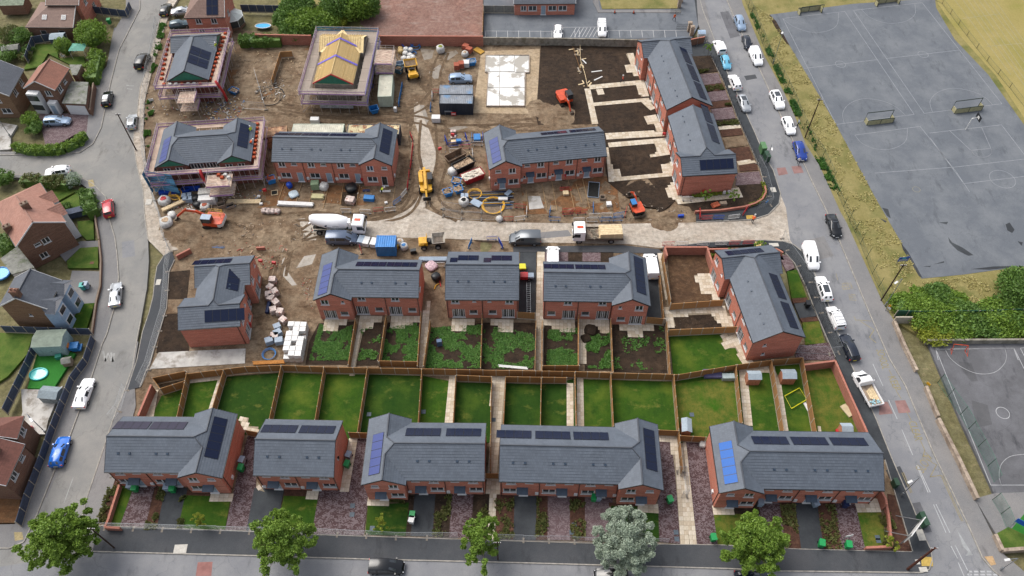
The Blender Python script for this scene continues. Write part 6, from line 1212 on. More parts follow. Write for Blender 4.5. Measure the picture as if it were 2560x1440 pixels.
def lorry_base(label,name,cat,px,py,qx,qy,L,axles,cabp,s=1.0):
 c=P(px,py,.6);f=P(qx,qy,.6);T=thing(name,label,cat,(c.x,c.y,.0),math.atan2(f.y-c.y,f.x-c.x),'vehicles on the building site');h=L/2
 q=MB();q.box(-h,-.45,.75,h-.3,.45,1.0);q.build('chassis',BLK,T)
 q=MB();x1=h;x0=h-1.9
 pr=[(x0,.75),(x1,.75),(x1,1.5),(x1-.12,2.6),(x1-.35,2.8),(x0,2.8)];n=len(pr)
 for sy in(-1.2,1.2):q.face([(x,sy,z)for x,z in(pr if sy<0 else pr[::-1])])
 for i in range(n):a=pr[i];b=pr[(i+1)%n];q.face([(a[0],-1.2,a[1]),(a[0],1.2,a[1]),(b[0],1.2,b[1]),(b[0],-1.2,b[1])])
 q.build('cab',cabp,T);q=MB();q.face([(x1+.015,-1.1,1.55),(x1+.015,1.1,1.55),(x1-.1,1.1,2.55),(x1-.1,-1.1,2.55)]);q.build('windscreen',GLS,T)
 for sy in(-1,1):
  q=MB();q.face([(x0+.75,sy*1.215,1.6),(x1-.1,sy*1.215,1.6),(x1-.2,sy*1.215,2.4),(x0+.75,sy*1.215,2.4)]);q.build('side_window',GLS,T)
  q=MB();q.box(x1-.02,sy*.85-.2,.85,x1+.05,sy*.85+.2,1.05);q.build('headlight',LMP,T);q=MB();q.box(x1-.1,sy*1.25,1.7,x1+.15,sy*1.45,2.3);q.build('wing_mirror',BLK,T);q=MB();q.box(-h-.03,sy*.9-.15,.8,-h+.03,sy*.9+.15,.95);q.build('tail_light',TLM,T)
 for x in axles:
  for sy in(-1,1):add_wheel(T,x,sy*1.02,.5,.35)
 q=MB();q.box(x0+.3,-.25,2.81,x0+1.3,.25,2.87);q.build('roof_marker',ORG,T);return T,h
T,h=lorry_base('white concrete mixer lorry with its drum toward the scaffolded house','concrete_mixer','mixer lorry',850,570,920,572,8.6,(-3.2,-1.9,1.3,3.4),PW)
q=MB();q.tube([(-4.5,0,2.7),(-4.2,0,2.75),(-3.2,0,2.45),(-1.6,0,2.2),(-.2,0,2.1),(1.3,0,1.95),(1.6,0,1.9)],[.55,.75,1.0,1.22,1.25,.95,.5],18);q.build('drum',PW,T,smooth=True)
q=MB();q.tube([(-.5,-1.14,2.3),(-.5,-1.2,2.3)],.5,14);q=MB();q.prism([(math.cos(i*.45)*.75,math.sin(i*.45)*.28)for i in range(14)],0,.02);q.build('drum_logo',NAVY,T,(-1.3,-1.17,2.3)).rotation_euler=(R(82),0,0)
q=MB();q.prism([(math.cos(i*.45)*.62,math.sin(i*.45)*.24)for i in range(14)],0,.02);q.build('drum_logo',WPL,T,(-.2,-1.2,2.28)).rotation_euler=(R(82),0,0)
q=MB();q.box(1.5,-.5,1.0,1.9,.5,2.5);q.build('drum_frame',PW,T);q=MB();q.tube([(-4.3,0,1.2),(-4.6,0,1.9),(-4.9,0,1.5)],.18,8);q.build('chute',PW,T);q=MB();q.box(-3.9,-.4,1.0,-3.6,.4,2.0);q.build('drum_frame',DIRT,T)
for sy in(-1,1):q=MB();q.bar((-4,sy*1.15,1.15),(1.8,sy*1.15,1.15),.3,.06);q.build('mudguard',BLK,T)
T,h=lorry_base('white flatbed lorry stacked with pale timber, on the site road','flatbed_lorry','lorry',1493,590,1432,590,8.0,(-2.2,3.0),PW)
q=MB();q.box(-4.1,-1.22,1.0,1.9,1.22,1.12);q.build('bed',WOOD2,T)
for sy in(-1,1):q=MB();q.box(-4.1,sy*1.24-.03,1.0,1.9,sy*1.24+.03,1.45);q.build('side_board',DIRT,T)
q=MB();q.box(1.85,-1.2,1.1,1.95,1.2,2.2);q.build('headboard',DIRT,T)
for i in range(5):
 q=MB()
 for j in range(6):q.box(-3.9-.08*(i%2),-1.1+j*.36,0,-.2-.1*(i%3),-.78+j*.36,.16)
 o=put('timber_pack',q.mesh('timber_pack',WOOD),None,(T.location.x,T.location.y,1.14+i*.2),T.rotation_euler.z+.01*i);tag(o,'%s layer of pale boards in the timber stack on the flatbed lorry'%['bottom','second','middle','fourth','top'][i],'timber','board layers on the flatbed lorry')
q=MB();r_=_r.Random(5)
for i in range(30):x,y=r_.uniform(.2,1.7),r_.uniform(-1,1);q.bar((x,y,1.2+r_.random()*.3),(x+r_.uniform(-.8,.5),y+r_.uniform(-.4,.4),1.3+r_.random()*.3),.12,.05)
o=put('debris',q.mesh('debris',mk('mixed rubble','8f8779',.85,.35,3)),None,T.location,T.rotation_euler.z);tag(o,'grey mixed debris at the front of the flatbed lorry','debris',None,'stuff')
# diggers, dumpers, telehandler
def tracks(T,L,w,g_,h=.55,m=None):
 for sy in(-1,1):
  q=MB();y=sy*g_;pr=[(-L/2+.2,0),(L/2-.2,0),(L/2,.25),(L/2-.15,h),(-L/2+.15,h),(-L/2,.25)];n=6
  q.face([(x,y-w/2,z)for x,z in pr]);q.face([(x,y+w/2,z)for x,z in pr[::-1]])
  for i in range(n):a=pr[i];b=pr[(i+1)%n];q.face([(a[0],y-w/2,a[1]),(a[0],y+w/2,a[1]),(b[0],y+w/2,b[1]),(b[0],y-w/2,b[1])])
  q.build('track',m or TRK2,T)
def digger(label,px,py,qx,qy,s,arm,blade=False,trk=0,body=ORG,basket=False,cabm=None,boom_out=1.0):
 c=P(px,py,.8);f=P(qx,qy,.8);T=thing('excavator',label,'excavator',(c.x,c.y,0),math.atan2(f.y-c.y,f.x-c.x),'excavators on the site');T.scale=(s,s,s)
 q0=put('undercarriage',None,T,(0,0,0),trk);tracks(q0,3.2,.5,.95);q=MB();q.box(-.8,-.8,.3,.8,.8,.7);q.build('turntable',TRK2,q0)
 if blade:q=MB();q.box(-2.25,-1.25,.0,-2.1,1.25,.6);q.build('dozer_blade',DIRT,q0);q=MB();q.bar((-2.1,.5,.3),(-1,.5,.4),.15,.15);q.bar((-2.1,-.5,.3),(-1,-.5,.4),.15,.15);q.build('blade_arm',TRK2,q0)
 q=MB();q.prism([(-1.9,-1.0),(-1.5,-1.25),(1.0,-1.25),(1.0,.1),(-.0,.1),(-.0,1.25),(-1.5,1.25),(-1.9,1.0)],.75,1.5);q.build('body',body,T)
 q=MB();q.prism([(-1.98,-1.02),(-1.55,-1.3),(-1.2,-1.3),(-1.2,1.3),(-1.55,1.3),(-1.98,1.02)],.8,1.35);q.build('counterweight',WPL if basket else BLK,T)
 q=MB();q.box(-.25,.15,.8,1.3,1.2,1.35);q.build('cab',body,T);q=MB();q.prism([(-.2,.2),(1.25,.2),(1.25,1.15),(-.2,1.15)],1.35,2.35);q.build('cab_glass',GLS,T);q=MB();q.box(-.28,.13,2.35,1.3,1.22,2.48);q.build('cab_roof',cabm or BLK,T)
 for x,y in((-.25,.15),(1.27,.15),(1.27,1.18),(-.25,1.18)):q=MB();q.bar((x,y,1.3),(x,y,2.36),.08,.08);q.build('cab_pillar',BLK,T)
 if basket:
  q=MB()
  for z in(1.95,2.4):
   q.tube([(-1.5,-1.1,z),(.8,-1.1,z),(.8,-.1,z),(-1.5,-.1,z),(-1.5,-1.1,z)],.04,5)
  for x,y in((-1.5,-1.1),(.8,-1.1),(.8,-.1),(-1.5,-.1)):q.tube([(x,y,1.5),(x,y,2.4)],.04,5)
  q.build('guard_rail',YEL,T)
 b=[Vector(a)for a in arm]
 q=MB();mid=(b[0]+b[1])/2+Vector((0,0,.5));q.bar(b[0],mid,.3,.42);q.bar(mid-(mid-b[0]).normalized()*.1,b[1],.28,.36);q.build('boom',body,T)
 q=MB();q.bar(b[1]+(b[1]-b[2]).normalized()*.5,b[2],.22,.3);q.build('stick',body,T)
 q=MB();q.bar(b[0]+Vector((.6,0,.1)),mid-Vector((0,0,.25)),.1,.1);q.bar(mid+Vector((0,0,.3)),b[1]+(b[1]-b[2]).normalized()*.45,.09,.09);q.build('hydraulic_ram',RIM,T)
 e=b[2];q=MB();pr=[(0,0),(.35,-.15),(.4,-.6),(.0,-.95),(-.45,-.9),(-.35,-.6),(-.05,-.5)]
 for y in(-.35,.35):q.face([(e.x+x,y,e.z+z)for x,z in(pr if y<0 else pr[::-1])])
 for i in range(5):a=pr[i];d=pr[i+1];q.face([(e.x+a[0],-.35,e.z+a[1]),(e.x+a[0],.35,e.z+a[1]),(e.x+d[0],.35,e.z+d[1]),(e.x+d[0],-.35,e.z+d[1])])
 q.build('bucket',DIRT,T);return T
digger('large orange excavator with yellow guard rail, arm stretched left',533,552,440,545,1.02,[(.7,-.3,1.4),(4.2,-.3,2.6),(6.0,-.3,.9)],basket=True,cabm=GBIN)
digger('orange mini excavator digging in the dark soil beside the slab apron',1411,246,1433,282,.98,[(.9,-.3,1.3),(2.9,-.3,2.0),(3.7,-.3,.75)],cabm=BLK)
digger('orange and blue cabbed excavator with dozer blade near the side road',1592,518,1568,470,.78,[(.9,-.3,1.3),(3.2,-.3,2.2),(4.4,-.3,1.1)],blade=True,cabm=BLUE)
def dumper(label,px,py,qx,qy,s=1.0,skipm=None,fill=None,canopy=False):
 c=P(px,py,.8);f=P(qx,qy,.8);T=thing('site_dumper',label,'dumper',(c.x,c.y,0),math.atan2(f.y-c.y,f.x-c.x),'yellow site dumpers');T.scale=(s,s,s)
 q=MB();q.box(-2.0,-.7,.7,-.6,.7,1.5);q.box(-2.1,-.9,1.0,-1.2,.9,1.3);q.build('engine_cover',YEL,T);q=MB();q.box(-.6,-.35,.6,1.4,.35,.95);q.build('chassis',BLK,T)
 q=MB();q.box(-.6,-.45,1.2,-.15,.45,1.5);q.box(-.75,-.45,1.4,-.6,.45,1.9);q.build('seat',BLK,T);q=MB();q.tube([(-.7,-.65,.9),(-.7,-.65,2.4),(-.7,.65,2.4),(-.7,.65,.9)],.05,6);q.build('roll_bar',YEL,T);q=MB();q.tube([(-.05,0,1.0),(.05,0,1.6)],.04,5);q.tube([(.05,0,1.58),(.05,0,1.62)],.2,10);q.build('steering_wheel',BLK,T)
 q=MB();x0,x1=.2,2.3
 B=[(x0+.4,-.7),(x1-.4,-.7),(x1-.4,.7),(x0+.4,.7)];Tt=[(x0,-1.15),(x1,-1.15),(x1+.1,1.15),(x0,1.15)]
 q.face([(x,y,1.0)for x,y in B])
 for i in range(4):a,b=B[i],B[(i+1)%4];d,e=Tt[(i+1)%4],Tt[i];q.face([(a[0],a[1],1.0),(b[0],b[1],1.0),(d[0],d[1],1.8),(e[0],e[1],1.8)])
 for i in range(4):a,b=Tt[i],Tt[(i+1)%4];q.bar((a[0],a[1],1.8),(b[0],b[1],1.8),.08,.06)
 q.build('skip',skipm or YEL,T);q=MB();q.prism([(x0+.15,-1.0),(x1-.05,-1.0),(x1-.05,1.0),(x0+.15,1.0)],1.3,1.55 if fill else 1.2);q.build('load',fill or DIRT,T)
 for x in(-1.3,1.1):
  for sy in(-1,1):add_wheel(T,x,sy*.95,.5,.38)
 return T
dumper('yellow site dumper with its empty skip to the right, on the site road',1078,605,1115,602,.95,mk('worn white skip','b9b0a2',.7,.2,2));dumper('yellow site dumper seen from behind in the material yard',1030,178,1023,152,1.05,fill=MA['mud'])
c=P(1064,455,1);T=thing('telehandler','yellow telehandler with forks lowered on the pale mud track','telehandler',(c.x,c.y,0),head(1062,430,1067,490),'vehicles on the building site')
q=MB();q.prism([(-2.4,-1.0),(2.0,-1.0),(2.2,-.5),(2.2,.5),(2.0,1.0),(-2.4,1.0)],.65,1.15);q.build('chassis',YEL,T);q=MB();q.box(-1.9,-1.1,1.0,.6,-.45,1.75);q.build('engine_cover',YEL,T);q=MB();q.box(-2.5,-.9,.9,-2.2,.9,1.5);q.build('rear_hood',YEL,T)
q=MB();q.prism([(-.8,.4),(.75,.4),(.75,1.15),(-.8,1.15)],1.1,2.3);q.build('cab_glass',GLS,T);q=MB();q.box(-.85,.36,2.3,.8,1.2,2.42);q.build('cab_roof',BLK,T)
for x,y in((-.8,.42),(.75,.42),(.75,1.13),(-.8,1.13)):q=MB();q.bar((x,y,1.1),(x,y,2.3),.08,.08);q.build('cab_pillar',BLK,T)
q=MB();q.bar((-2.3,-.05,2.1),(2.2,-.05,1.45),.42,.45);q.build('boom',YEL,T);q=MB();q.bar((1.8,-.05,1.5),(3.6,-.05,.85),.3,.32);q.build('boom_extension',YEL,T);q=MB();q.box(3.6,-.65,.25,3.7,.65,1.1);q.build('carriage',BLK,T)
for y in(-.4,.3):q=MB();q.box(3.7,y,.12,4.9,y+.12,.18);q.build('fork',DIRT,T)
for x in(-1.5,1.5):
 for sy in(-1,1):add_wheel(T,x,sy*1.05,.58,.4)
# containers, cabins
def container(label,px,py,qx,qy,L,mat,roofm,w=2.44,h=2.59,doors=True):
 a=P(px,py);b=P(qx,qy);d=(b-a).normalized();T=thing('shipping_container',label,'container',(a.x,a.y,.0),math.atan2(d.y,d.x),'steel site containers')
 def corr(nm,p0,p1,z0,z1,m,out):
  q=MB();p0=Vector(p0);p1=Vector(p1);dd=(p1-p0);n=int(dd.length/.14);dd/=n;o=Vector(out)*.035
  for i in range(n):s_=o if i%2 else o*0;e_=o if(i+1)%2 else o*0;A=p0+dd*i+s_;B_=p0+dd*(i+1)+e_;q.face([(A.x,A.y,z0),(B_.x,B_.y,z0),(B_.x,B_.y,z1),(A.x,A.y,z1)])
  q.build(nm,m,T)
 corr('side_wall',(0,0),(L,0),.12,h-.06,mat,(0,-1));corr('side_wall',(L,w),(0,w),.12,h-.06,mat,(0,1));corr('end_wall',(0,w),(0,0),.12,h-.06,mat,(-1,0));corr('end_wall',(L,0),(L,w),.12,h-.06,mat,(1,0))
 q=MB();n=int(L/.17)
 for i in range(n):x=i*L/n;z0=h-.02+(.05 if i%2 else 0);z1=h-.02+(.05 if(i+1)%2 else 0);q.face([(x,0,z0),(x+L/n,0,z1),(x+L/n,w,z1),(x,w,z0)])
 q.build('roof',roofm,T)
 for x in(0,L):
  for y in(0,w):q=MB();q.bar((x,y,0),(x,y,h),.14,.14);q.build('corner_post',mat,T)
  q=MB();q.bar((x,0,h),(x,w,h),.12,.12);q.build('top_rail',mat,T)
 for y in(0,w):q=MB();q.bar((0,y,h),(L,y,h),.1,.1);q.bar((0,y,.1),(L,y,.1),.1,.2);q.build('side_rail',mat,T)
 return T
CR=mk('pale green container','c3cfbb',.6,.1,1);CRR=mk('cream rusty roof','d3d0bd',.7,.12,.8,col2='9a7a5c',lo=.62,hi=.7,s2=1.5);CN=mk('navy container','2b3644',.5,.1,1);CG2=mk('grey faded roof','8a8f96',.6,.15,.8,col2='6f8fb0',lo=.5,hi=.6,s2=.6);CB=mk('bright blue container','3c86cf',.5,.08,1);CRY=mk('rusty cream roof','d6c79c',.7,.2,.8,col2='8f5b3c',lo=.5,hi=.6,s2=1.2);CRB=mk('rust brown container','b38a66',.7,.3,1.2,col2='6f4636',s2=1.0)
container('cream green container standing end on beside the truss house',982,268,986,212,6.06,CR,CRR);container('black fronted container with grey roof, front of the paired containers',1101,286,1180,287,6.06,CN,CG2)
container('faded grey blue roofed container behind the black one',1101,262,1179,262,6.06,CG2,CG2);container('bright blue tool container behind the mid row terrace',944,640,984,640,3.0,CB,CB,2.3,2.3)
container('white ribbed container roof behind the north terrace, middle one',737,361,868,361,9.0,CR,CRR);container('yellow rusty container behind the north terrace, right one',873,362,1004,363,9.2,CN,CRY);container('rust brown container at the left end of the north terrace',668,372,716,366,4.0,CRB,CRB)
# scaffolding
SB=mk('scaffold boards','dbc3ae',.85,.25,1.5,col2='b18f84',s2=.9,sc=(1,4,1));PUR=mk('purple safety netting','b58abf',.7,.1,2);BLN=mk('blue debris netting','5f9cc4',.6,.15,2);STL=mk('scaffold tube','d2c8c4',.45,.15,3,metal=.3)
def scaffold(label,T0,x0,y0,x1,y1,lifts,out=1.25,seed=1,netm=(PUR,)*4,skip=(),toe=True,step=1.7,boardm=None,inner=None):
 """ring of scaffold round a rectangle in the frame of thing T0"""
 T=thing('scaffolding',label,'scaffolding',T0.location.copy(),T0.rotation_euler.z,'scaffolding round the unfinished houses');top=lifts[-1]
 A=[(x0-.02,y0-.02),(x1+.02,y0-.02),(x1+.02,y1+.02),(x0-.02,y1+.02)];B=[(x0-.25-out,y0-.25-out),(x1+.25+out,y0-.25-out),(x1+.25+out,y1+.25+out),(x0-.25-out,y1+.25+out)]
 pole=MB();pole.tube([(0,0,0),(0,0,1)],.036,5);pm=pole.mesh('scaffold_pole',STL);bm_=MB();bm_.box(-.5,-.11,0,.5,.11,.04);bmm=bm_.mesh('scaffold_board',boardm or SB)
 def rod(a,b):
  a=Vector(a);b=Vector(b);d=b-a;put('scaffold_pole',pm,T,a,rot=d.to_track_quat('Z','Y').to_euler(),sc=(1,1,d.length))
 for i in range(4):
  if i in skip:continue
  for ring,hgt in((B,top+1.15),(A,top)):
   a=Vector((*ring[i],0));b=Vector((*ring[(i+1)%4],0));n=max(2,round((b-a).length/step))
   for j in range(n):rod(a+(b-a)*j/n,a+(b-a)*j/n+Vector((0,0,hgt)))
  b0=Vector((*B[i],0));b1=Vector((*B[(i+1)%4],0));a0=Vector((*A[i],0));a1=Vector((*A[(i+1)%4],0));d=(b1-b0).normalized()
  for z in lifts:
   rod(b0-d*.3+Vector((0,0,z)),b1+d*.3+Vector((0,0,z)));rod(b0+Vector((0,0,z+1.0)),b1+Vector((0,0,z+1.0)))
  for j in range(n*2):c_=b0+(b1-b0)*(j/(n*2));rod(c_+Vector((0,0,lifts[j%len(lifts)]-.1)),c_+d.cross(Vector((0,0,-1)))*(out+.5)+Vector((0,0,lifts[j%len(lifts)]-.1)))
  for z in lifts[-1:]:rod(b0+Vector((0,0,z+.5)),b1+Vector((0,0,z+.5)))
  n=max(2,round((b1-b0).length/step));rod(b0+Vector((0,0,.2)),b0+(b1-b0)/n*2+Vector((0,0,lifts[-1])))
  outv=Vector((d.y,-d.x,0))
  for z in lifts:
   nb=max(1,round((b1-b0).length/3.6));w=(b1-b0).length/nb
   for r_ in range(int((out+.2)/.235)if z==top else int(out/.3)):
    for j in range(nb):
     c=b0+d*(w*(j+.5))-outv*(.14+r_*.235);rz=math.atan2(d.y,d.x)
     put('scaffold_board',bmm,T,(c.x,c.y,z+.04+random.uniform(0,.02)+.002*i),rz+random.uniform(-.004,.004),sc=(w-.06,1,1))
   if toe:
    q=MB();q.bar(b0+Vector((0,0,z+.16)),b1+Vector((0,0,z+.16)),.04,.2);q.build('toe_board',netm[i],T)
    q=MB();q.bar(b0+outv*.04+Vector((0,0,z+.75)),b1+outv*.04+Vector((0,0,z+.75)),.02,.12);q.build('safety_strip',netm[i],T)
 return T
MBR=mk('unfinished brick and blockwork','8c5b50',.85,.2,1.2,col2='6d4a44',s2=.6);GBRK=mk('grey block wall','9d9488',.85,.15,1)
S1=block('unfinished_house','dark roofed house inside scaffolding at the upper left, solar panels on its right slope',(522,200),(551,84),D=7.6,units=1,endR=(CW,.2,.9),FP='U',BP='U',gable='all',wall=MBR,pv=[('F',4,0,1)],vents=False,meter=False,gutter=False)
for i in range(2):
 for j in range(4):
  x=3.2+j*1.16+(.25 if j>1 else 0);up=.9+i*1.8;cs=1/math.sqrt(1+.577**2);put('solar_panel',PVMESH(1.13,1.75,PVM),S1,(x,up*cs+.7*cs,5+(up+.7)*cs*.577+.09),rot=(math.atan(.577),0,0))
LS1=(P(551,84,5)-P(522,200,5)).length;scaffold('pink boarded scaffolding round the upper left roofed house',S1,0,-.3,LS1,8.4,[2.0,4.4],1.0,netm=(PUR,PUR,PUR,PUR))
S2=block('unfinished_house','roofed house with two gable wings and green gables inside purple scaffolding',(388,415),(628,399),D=8.0,units=2,endL=(CW,.5,.9),endR=(CW,.5,.9),FP='U',CP='U',gable='all',wall=MBR,pv=[('R',2.2,5,.9),('L',2.4,5,.9,1,PVL)],vents=False,meter=False,gutter=False)
LS2=(P(628,399,5)-P(388,415,5)).length;scaffold('purple and pink scaffolding round the twin gabled house',S2,-.1,-.6,LS2+.1,9.0,[2.1,4.4],.95,netm=(PUR,PUR,PUR,PUR))
def bay_tower(label,T0,x0,y0,x1,y1,lifts,m=None):
 T=thing('scaffold_tower',label,'scaffolding',T0.location.copy(),T0.rotation_euler.z,'scaffold loading towers');pole=Sep('scaffold_pole',STL,T);n=3
 for i in range(n):
  for y in(y0,y1):x=x0+(x1-x0)*i/(n-1);pole.tube([(x,y,0),(x,y,lifts[-1]+1.1)],.03,5)
 for z in lifts:
  for k_ in(0,.5,1.0):
   for a,b in(((x0,y0),(x1,y0)),((x0,y1),(x1,y1)),((x0,y0),(x0,y1)),((x1,y0),(x1,y1))):pole.tube([(*a,z+k_),(*b,z+k_)],.028,4)
  nb=int((y1-y0)/.24)
  for j in range(nb):q=MB();yy=y0+.12+j*(y1-y0-.1)/nb;q.box(x0-.2,yy-.1,z+.04,x1+.2,yy+.1,z+.08);q.build('scaffold_board',m or SB,T)
  q=MB();q.bar((x0,y0-.03,z+.2),(x1,y0-.03,z+.2),.04,.25);q.build('toe_board',PUR,T)
 return T
bay_tower('loading tower in front of the upper left scaffold',S1,-4.4,1.5,-2.0,5.0,[1.9,3.6])if False else bay_tower('boarded loading tower at the near end of the upper left scaffold',S1,-4.6,2.2,-1.8,5.4,[1.9,3.8])
bay_tower('loading tower with brick pallets in front of the purple scaffold',S2,LS2*.56,-5.2,LS2*.8,-2.2,[2.1,4.2])
def chute(label,pts,r=.24):
 q=MB();L_=[P(x,y,z)for x,y,z in pts];o=L_[0].copy();q.tube([p-o for p in L_],[r*(1.12 if i%2 else .95)for i in range(len(L_))],10);return tag(q.build('rubbish_chute',RED,None,o,smooth=True),label,'chute','red rubbish chutes')
chute('bent red rubbish chute hanging from the upper left scaffold',[(538,202,5.6),(545,212,4.9),(552,221,4.0),(558,230,3.0),(562,238,2.0),(566,246,1.0),(567,252,.3)]);chute('bent red rubbish chute hanging from the purple scaffold',[(500,424,5.2),(503,434,4.6),(507,444,4.0),(512,452,3.2),(519,460,2.4),(526,465,1.6),(532,468,1.0)])
q=MB();a=P(362,432,4);b=P(416,470,4);
for i in range(9):
 z0,z1=4.9-i*.55,4.9-(i+1)*.55+.06;w0=math.sin(i*1.7)*.12;q.face([(0,w0,z0),(4.6,-.9-w0,z0),(4.6,-.9+w0,z1),(0,-w0,z1)])
for i in range(5):q.face([(0-.05*i,3.6-i*.9,4.9),(0-.05*i,3.6-(i+1)*.9,4.9),(-.1,3.6-(i+1)*.9+.1,.4),(-.1,3.6-i*.9,.4)])
o=q.build('debris_netting',BLN,None,P(388,478,0));tag(o,'torn blue debris netting on the near left corner of the purple scaffold','netting')
TRM=mk('pale roof truss timber','ffe3a8',.75,.1,3)
a=P(782,210,5);b=P(883,212,5);D=0;c=P(800,128,5);T=thing('timber_frame_house','unroofed house showing a field of pale roof trusses and a green gable','house',(a.x,a.y,0),math.atan2(b.y-a.y,b.x-a.x));WT=(b-a).length;DT=(P(800,84,5)-a).length;
q=MB();q.box(.2,.1,-.2,WT-.2,DT-.2,4.9);q.build('wall',GBRK,T);q=MB();q.box(.3,.2,4.9,WT-.3,DT-.3,4.96);q.build('added_pale_floor',TRM,T);q=MB();q.box(-.5,DT-5.8,-.2,WT+.5,DT-.15,4.98);q.build('wing_wall',GBRK,T)  # pale floor added to lighten the dark space under the trusses
PURT=mk('violet party wall strip','7a6cd0',.6,.05,3);tt=.577;hT=WT/2*tt
def truss(m,w=.06):
 q=MB();q.bar((0,0,5.02),(WT/2,0,5.02+hT),w,.14,up=(0,0,1));q.bar((WT/2,0,5.02+hT),(WT,0,5.02),w,.14);q.bar((0,0,5.03),(WT,0,5.03),w,.12)
 for k_ in(.25,.75):q.bar((WT*k_,0,5.03),(WT*k_,0,5.02+hT*.5),w*.8,.08)
 q.bar((WT*.25,0,5.02+hT*.5),(WT*.42,0,5.05),w*.8,.08);q.bar((WT*.75,0,5.02+hT*.5),(WT*.58,0,5.05),w*.8,.08);q.bar((WT*.42,0,5.05),(WT/2,0,5.02+hT),w*.8,.08);q.bar((WT*.58,0,5.05),(WT/2,0,5.02+hT),w*.8,.08);return q.mesh('roof_truss',m)
q=MB();q.face([(.05,.3,4.9),(WT/2,.3,4.86+hT),(WT/2,DT-3,4.86+hT),(.05,DT-3,4.9)]);q.face([(WT-.05,.3,4.9),(WT/2,.3,4.86+hT),(WT/2,DT-3,4.86+hT),(WT-.05,DT-3,4.9)]);q.build('added_pale_infill',TRM,T);tmm=truss(TRM);nT=int((DT-2.5)/.3)  # pale infill added below the rafters to brighten their shaded gaps
for i in range(nT):put('roof_truss',tmm,T,(0,.35+i*.3,0))
for y in(.02,):q=MB();q.face([(0,y,5.1),(WT,y,5.1),(WT/2,y,5.05+hT)]);q.build('gable_membrane',MEM,T)
for sx in(0,1):q=MB();q.bar((WT if sx else 0,0,5.1),(WT/2,0,5.12+hT),.12,.2);q.build('gable_edge',RED,T)
for y in(DT*.36,DT*.70):
 for sx in(0,1):q=MB();q.bar((WT if sx else 0,y,5.16),(WT/2,y,5.18+hT),.45,.08);q.build('party_wall_strip',PURT,T)
hw=5.6/2*tt
for i in range(int((WT+1)/.45)):
 x=-.5+i*.45;q=MB();q.bar((x,DT-5.8,5.02),(x,DT-3.0,5.02+hw),.06,.12);q.bar((x,DT-3.0,5.02+hw),(x,DT-.2,5.02),.06,.12);q.bar((x,DT-5.8,5.02),(x,DT-.2,5.02),.06,.1);q.build('roof_truss',TRM,T)
q=MB();q.face([(-.5,DT-5.8,4.9),(WT+.5,DT-5.8,4.9),(WT+.5,DT-3,4.9+hw),(-.5,DT-3,4.9+hw)]);q.face([(-.5,DT-.2,4.9),(WT+.5,DT-.2,4.9),(WT+.5,DT-3,4.9+hw),(-.5,DT-3,4.9+hw)]);q.build('added_pale_infill',TRM,T)  # wing slopes get the same added pale infill, lightening the truss gaps
for sx in(-1,1):q=MB();q.bar((WT/2,DT-1.6,5.3+hw),(WT/2+sx*WT/2,DT-5.9,5.12),.5,.06);q.build('valley_board',TRM,T)
q=MB();q.bar((WT/2,.4,5.1+hT),(WT/2,DT-2,5.1+hT),.06,.12);q.build('ridge_board',TRM,T)
for k_ in range(4):
 for sx in(0,1):x0=WT*.08 if not sx else WT*.92;q=MB();q.bar((x0,1+k_*DT/5,5.2+.08*hT),(WT/2+(-.4 if not sx else .4),1+k_*DT/5+2.2,5.0+hT*.8),.1,.03);q.build('brace',TRM,T)
q=MB()
for k_ in range(7):q.bar((WT*.3+k_*.5,1.2,5.22),(WT*.3+k_*.5,DT-6,5.22),.04,.06)
q.build('longitudinal_binder',TRM,T)['kind']='stuff'
scaffold('wide grey boarded scaffolding round the truss house',T,-.5,-.3,WT+.6,DT,[2.0,4.3],1.55,netm=(PUR,PURT,BLN,PUR),boardm=mk('grey scaffold boards','b3a598',.85,.2,1.5,col2='8f8278',s2=.7))
bay_tower('scaffold loading tower right of the truss house',T,WT+3.0,DT-8.5,WT+6.2,DT-4.0,[2.4,4.5]);q=MB();q.box(.6,-.9,.2,WT-.6,-.5,.9);tag(q.build('wrapped_insulation',mk('foil wrap','c7ccd2',.3,.2,3),None,T.location,T.rotation_euler.z),'silver wrapped pack on the ground along the truss house front','insulation pack')
pts=sh(Z2,[(1602,420),(1930,420),(1930,550),(1900,552),(1896,802),(1606,802),(1622,552),(1597,545)],3);s_=[P(*p)for p in pts];o=sheet('slab_base',s_,.12,MA['conc']);
T=thing('house_floor_slab','pale wet concrete floor slab of the next house, beside the dark soil','floor slab',(s_[0].x,s_[0].y,0));SLB=mk('wet pale slab','fbf9f4',.5,.04,.4,col2='b5afa4',lo=.53,hi=.57,s2=.2)
def qd(nm,l,m,z):q=MB();q.prism([((P(*p)-s_[0]).x,(P(*p)-s_[0]).y)for p in sh(Z2,l,3)],.1,z);q.build(nm,m,T)
for l in([(1606,424),(1706,424),(1706,540),(1600,540)],[(1712,424),(1815,424),(1815,540),(1712,540)],[(1821,424),(1924,424),(1924,546),(1821,546)],[(1626,550),(1704,548),(1704,662),(1618,660)],[(1710,548),(1893,552),(1893,662),(1710,662)],[(1617,668),(1704,668),(1704,796),(1611,796)],[(1710,668),(1893,668),(1890,796),(1710,796)]):qd('floor_bay',l,SLB,.2)
r=Sep('edge_board',mk('edge board','b5a494',.8,.2,2),T)
for a_,b_ in zip(s_,s_[1:]+s_[:1]):r.bar(a_-s_[0]+Vector((0,0,.22)),b_-s_[0]+Vector((0,0,.22)),.1,.16)
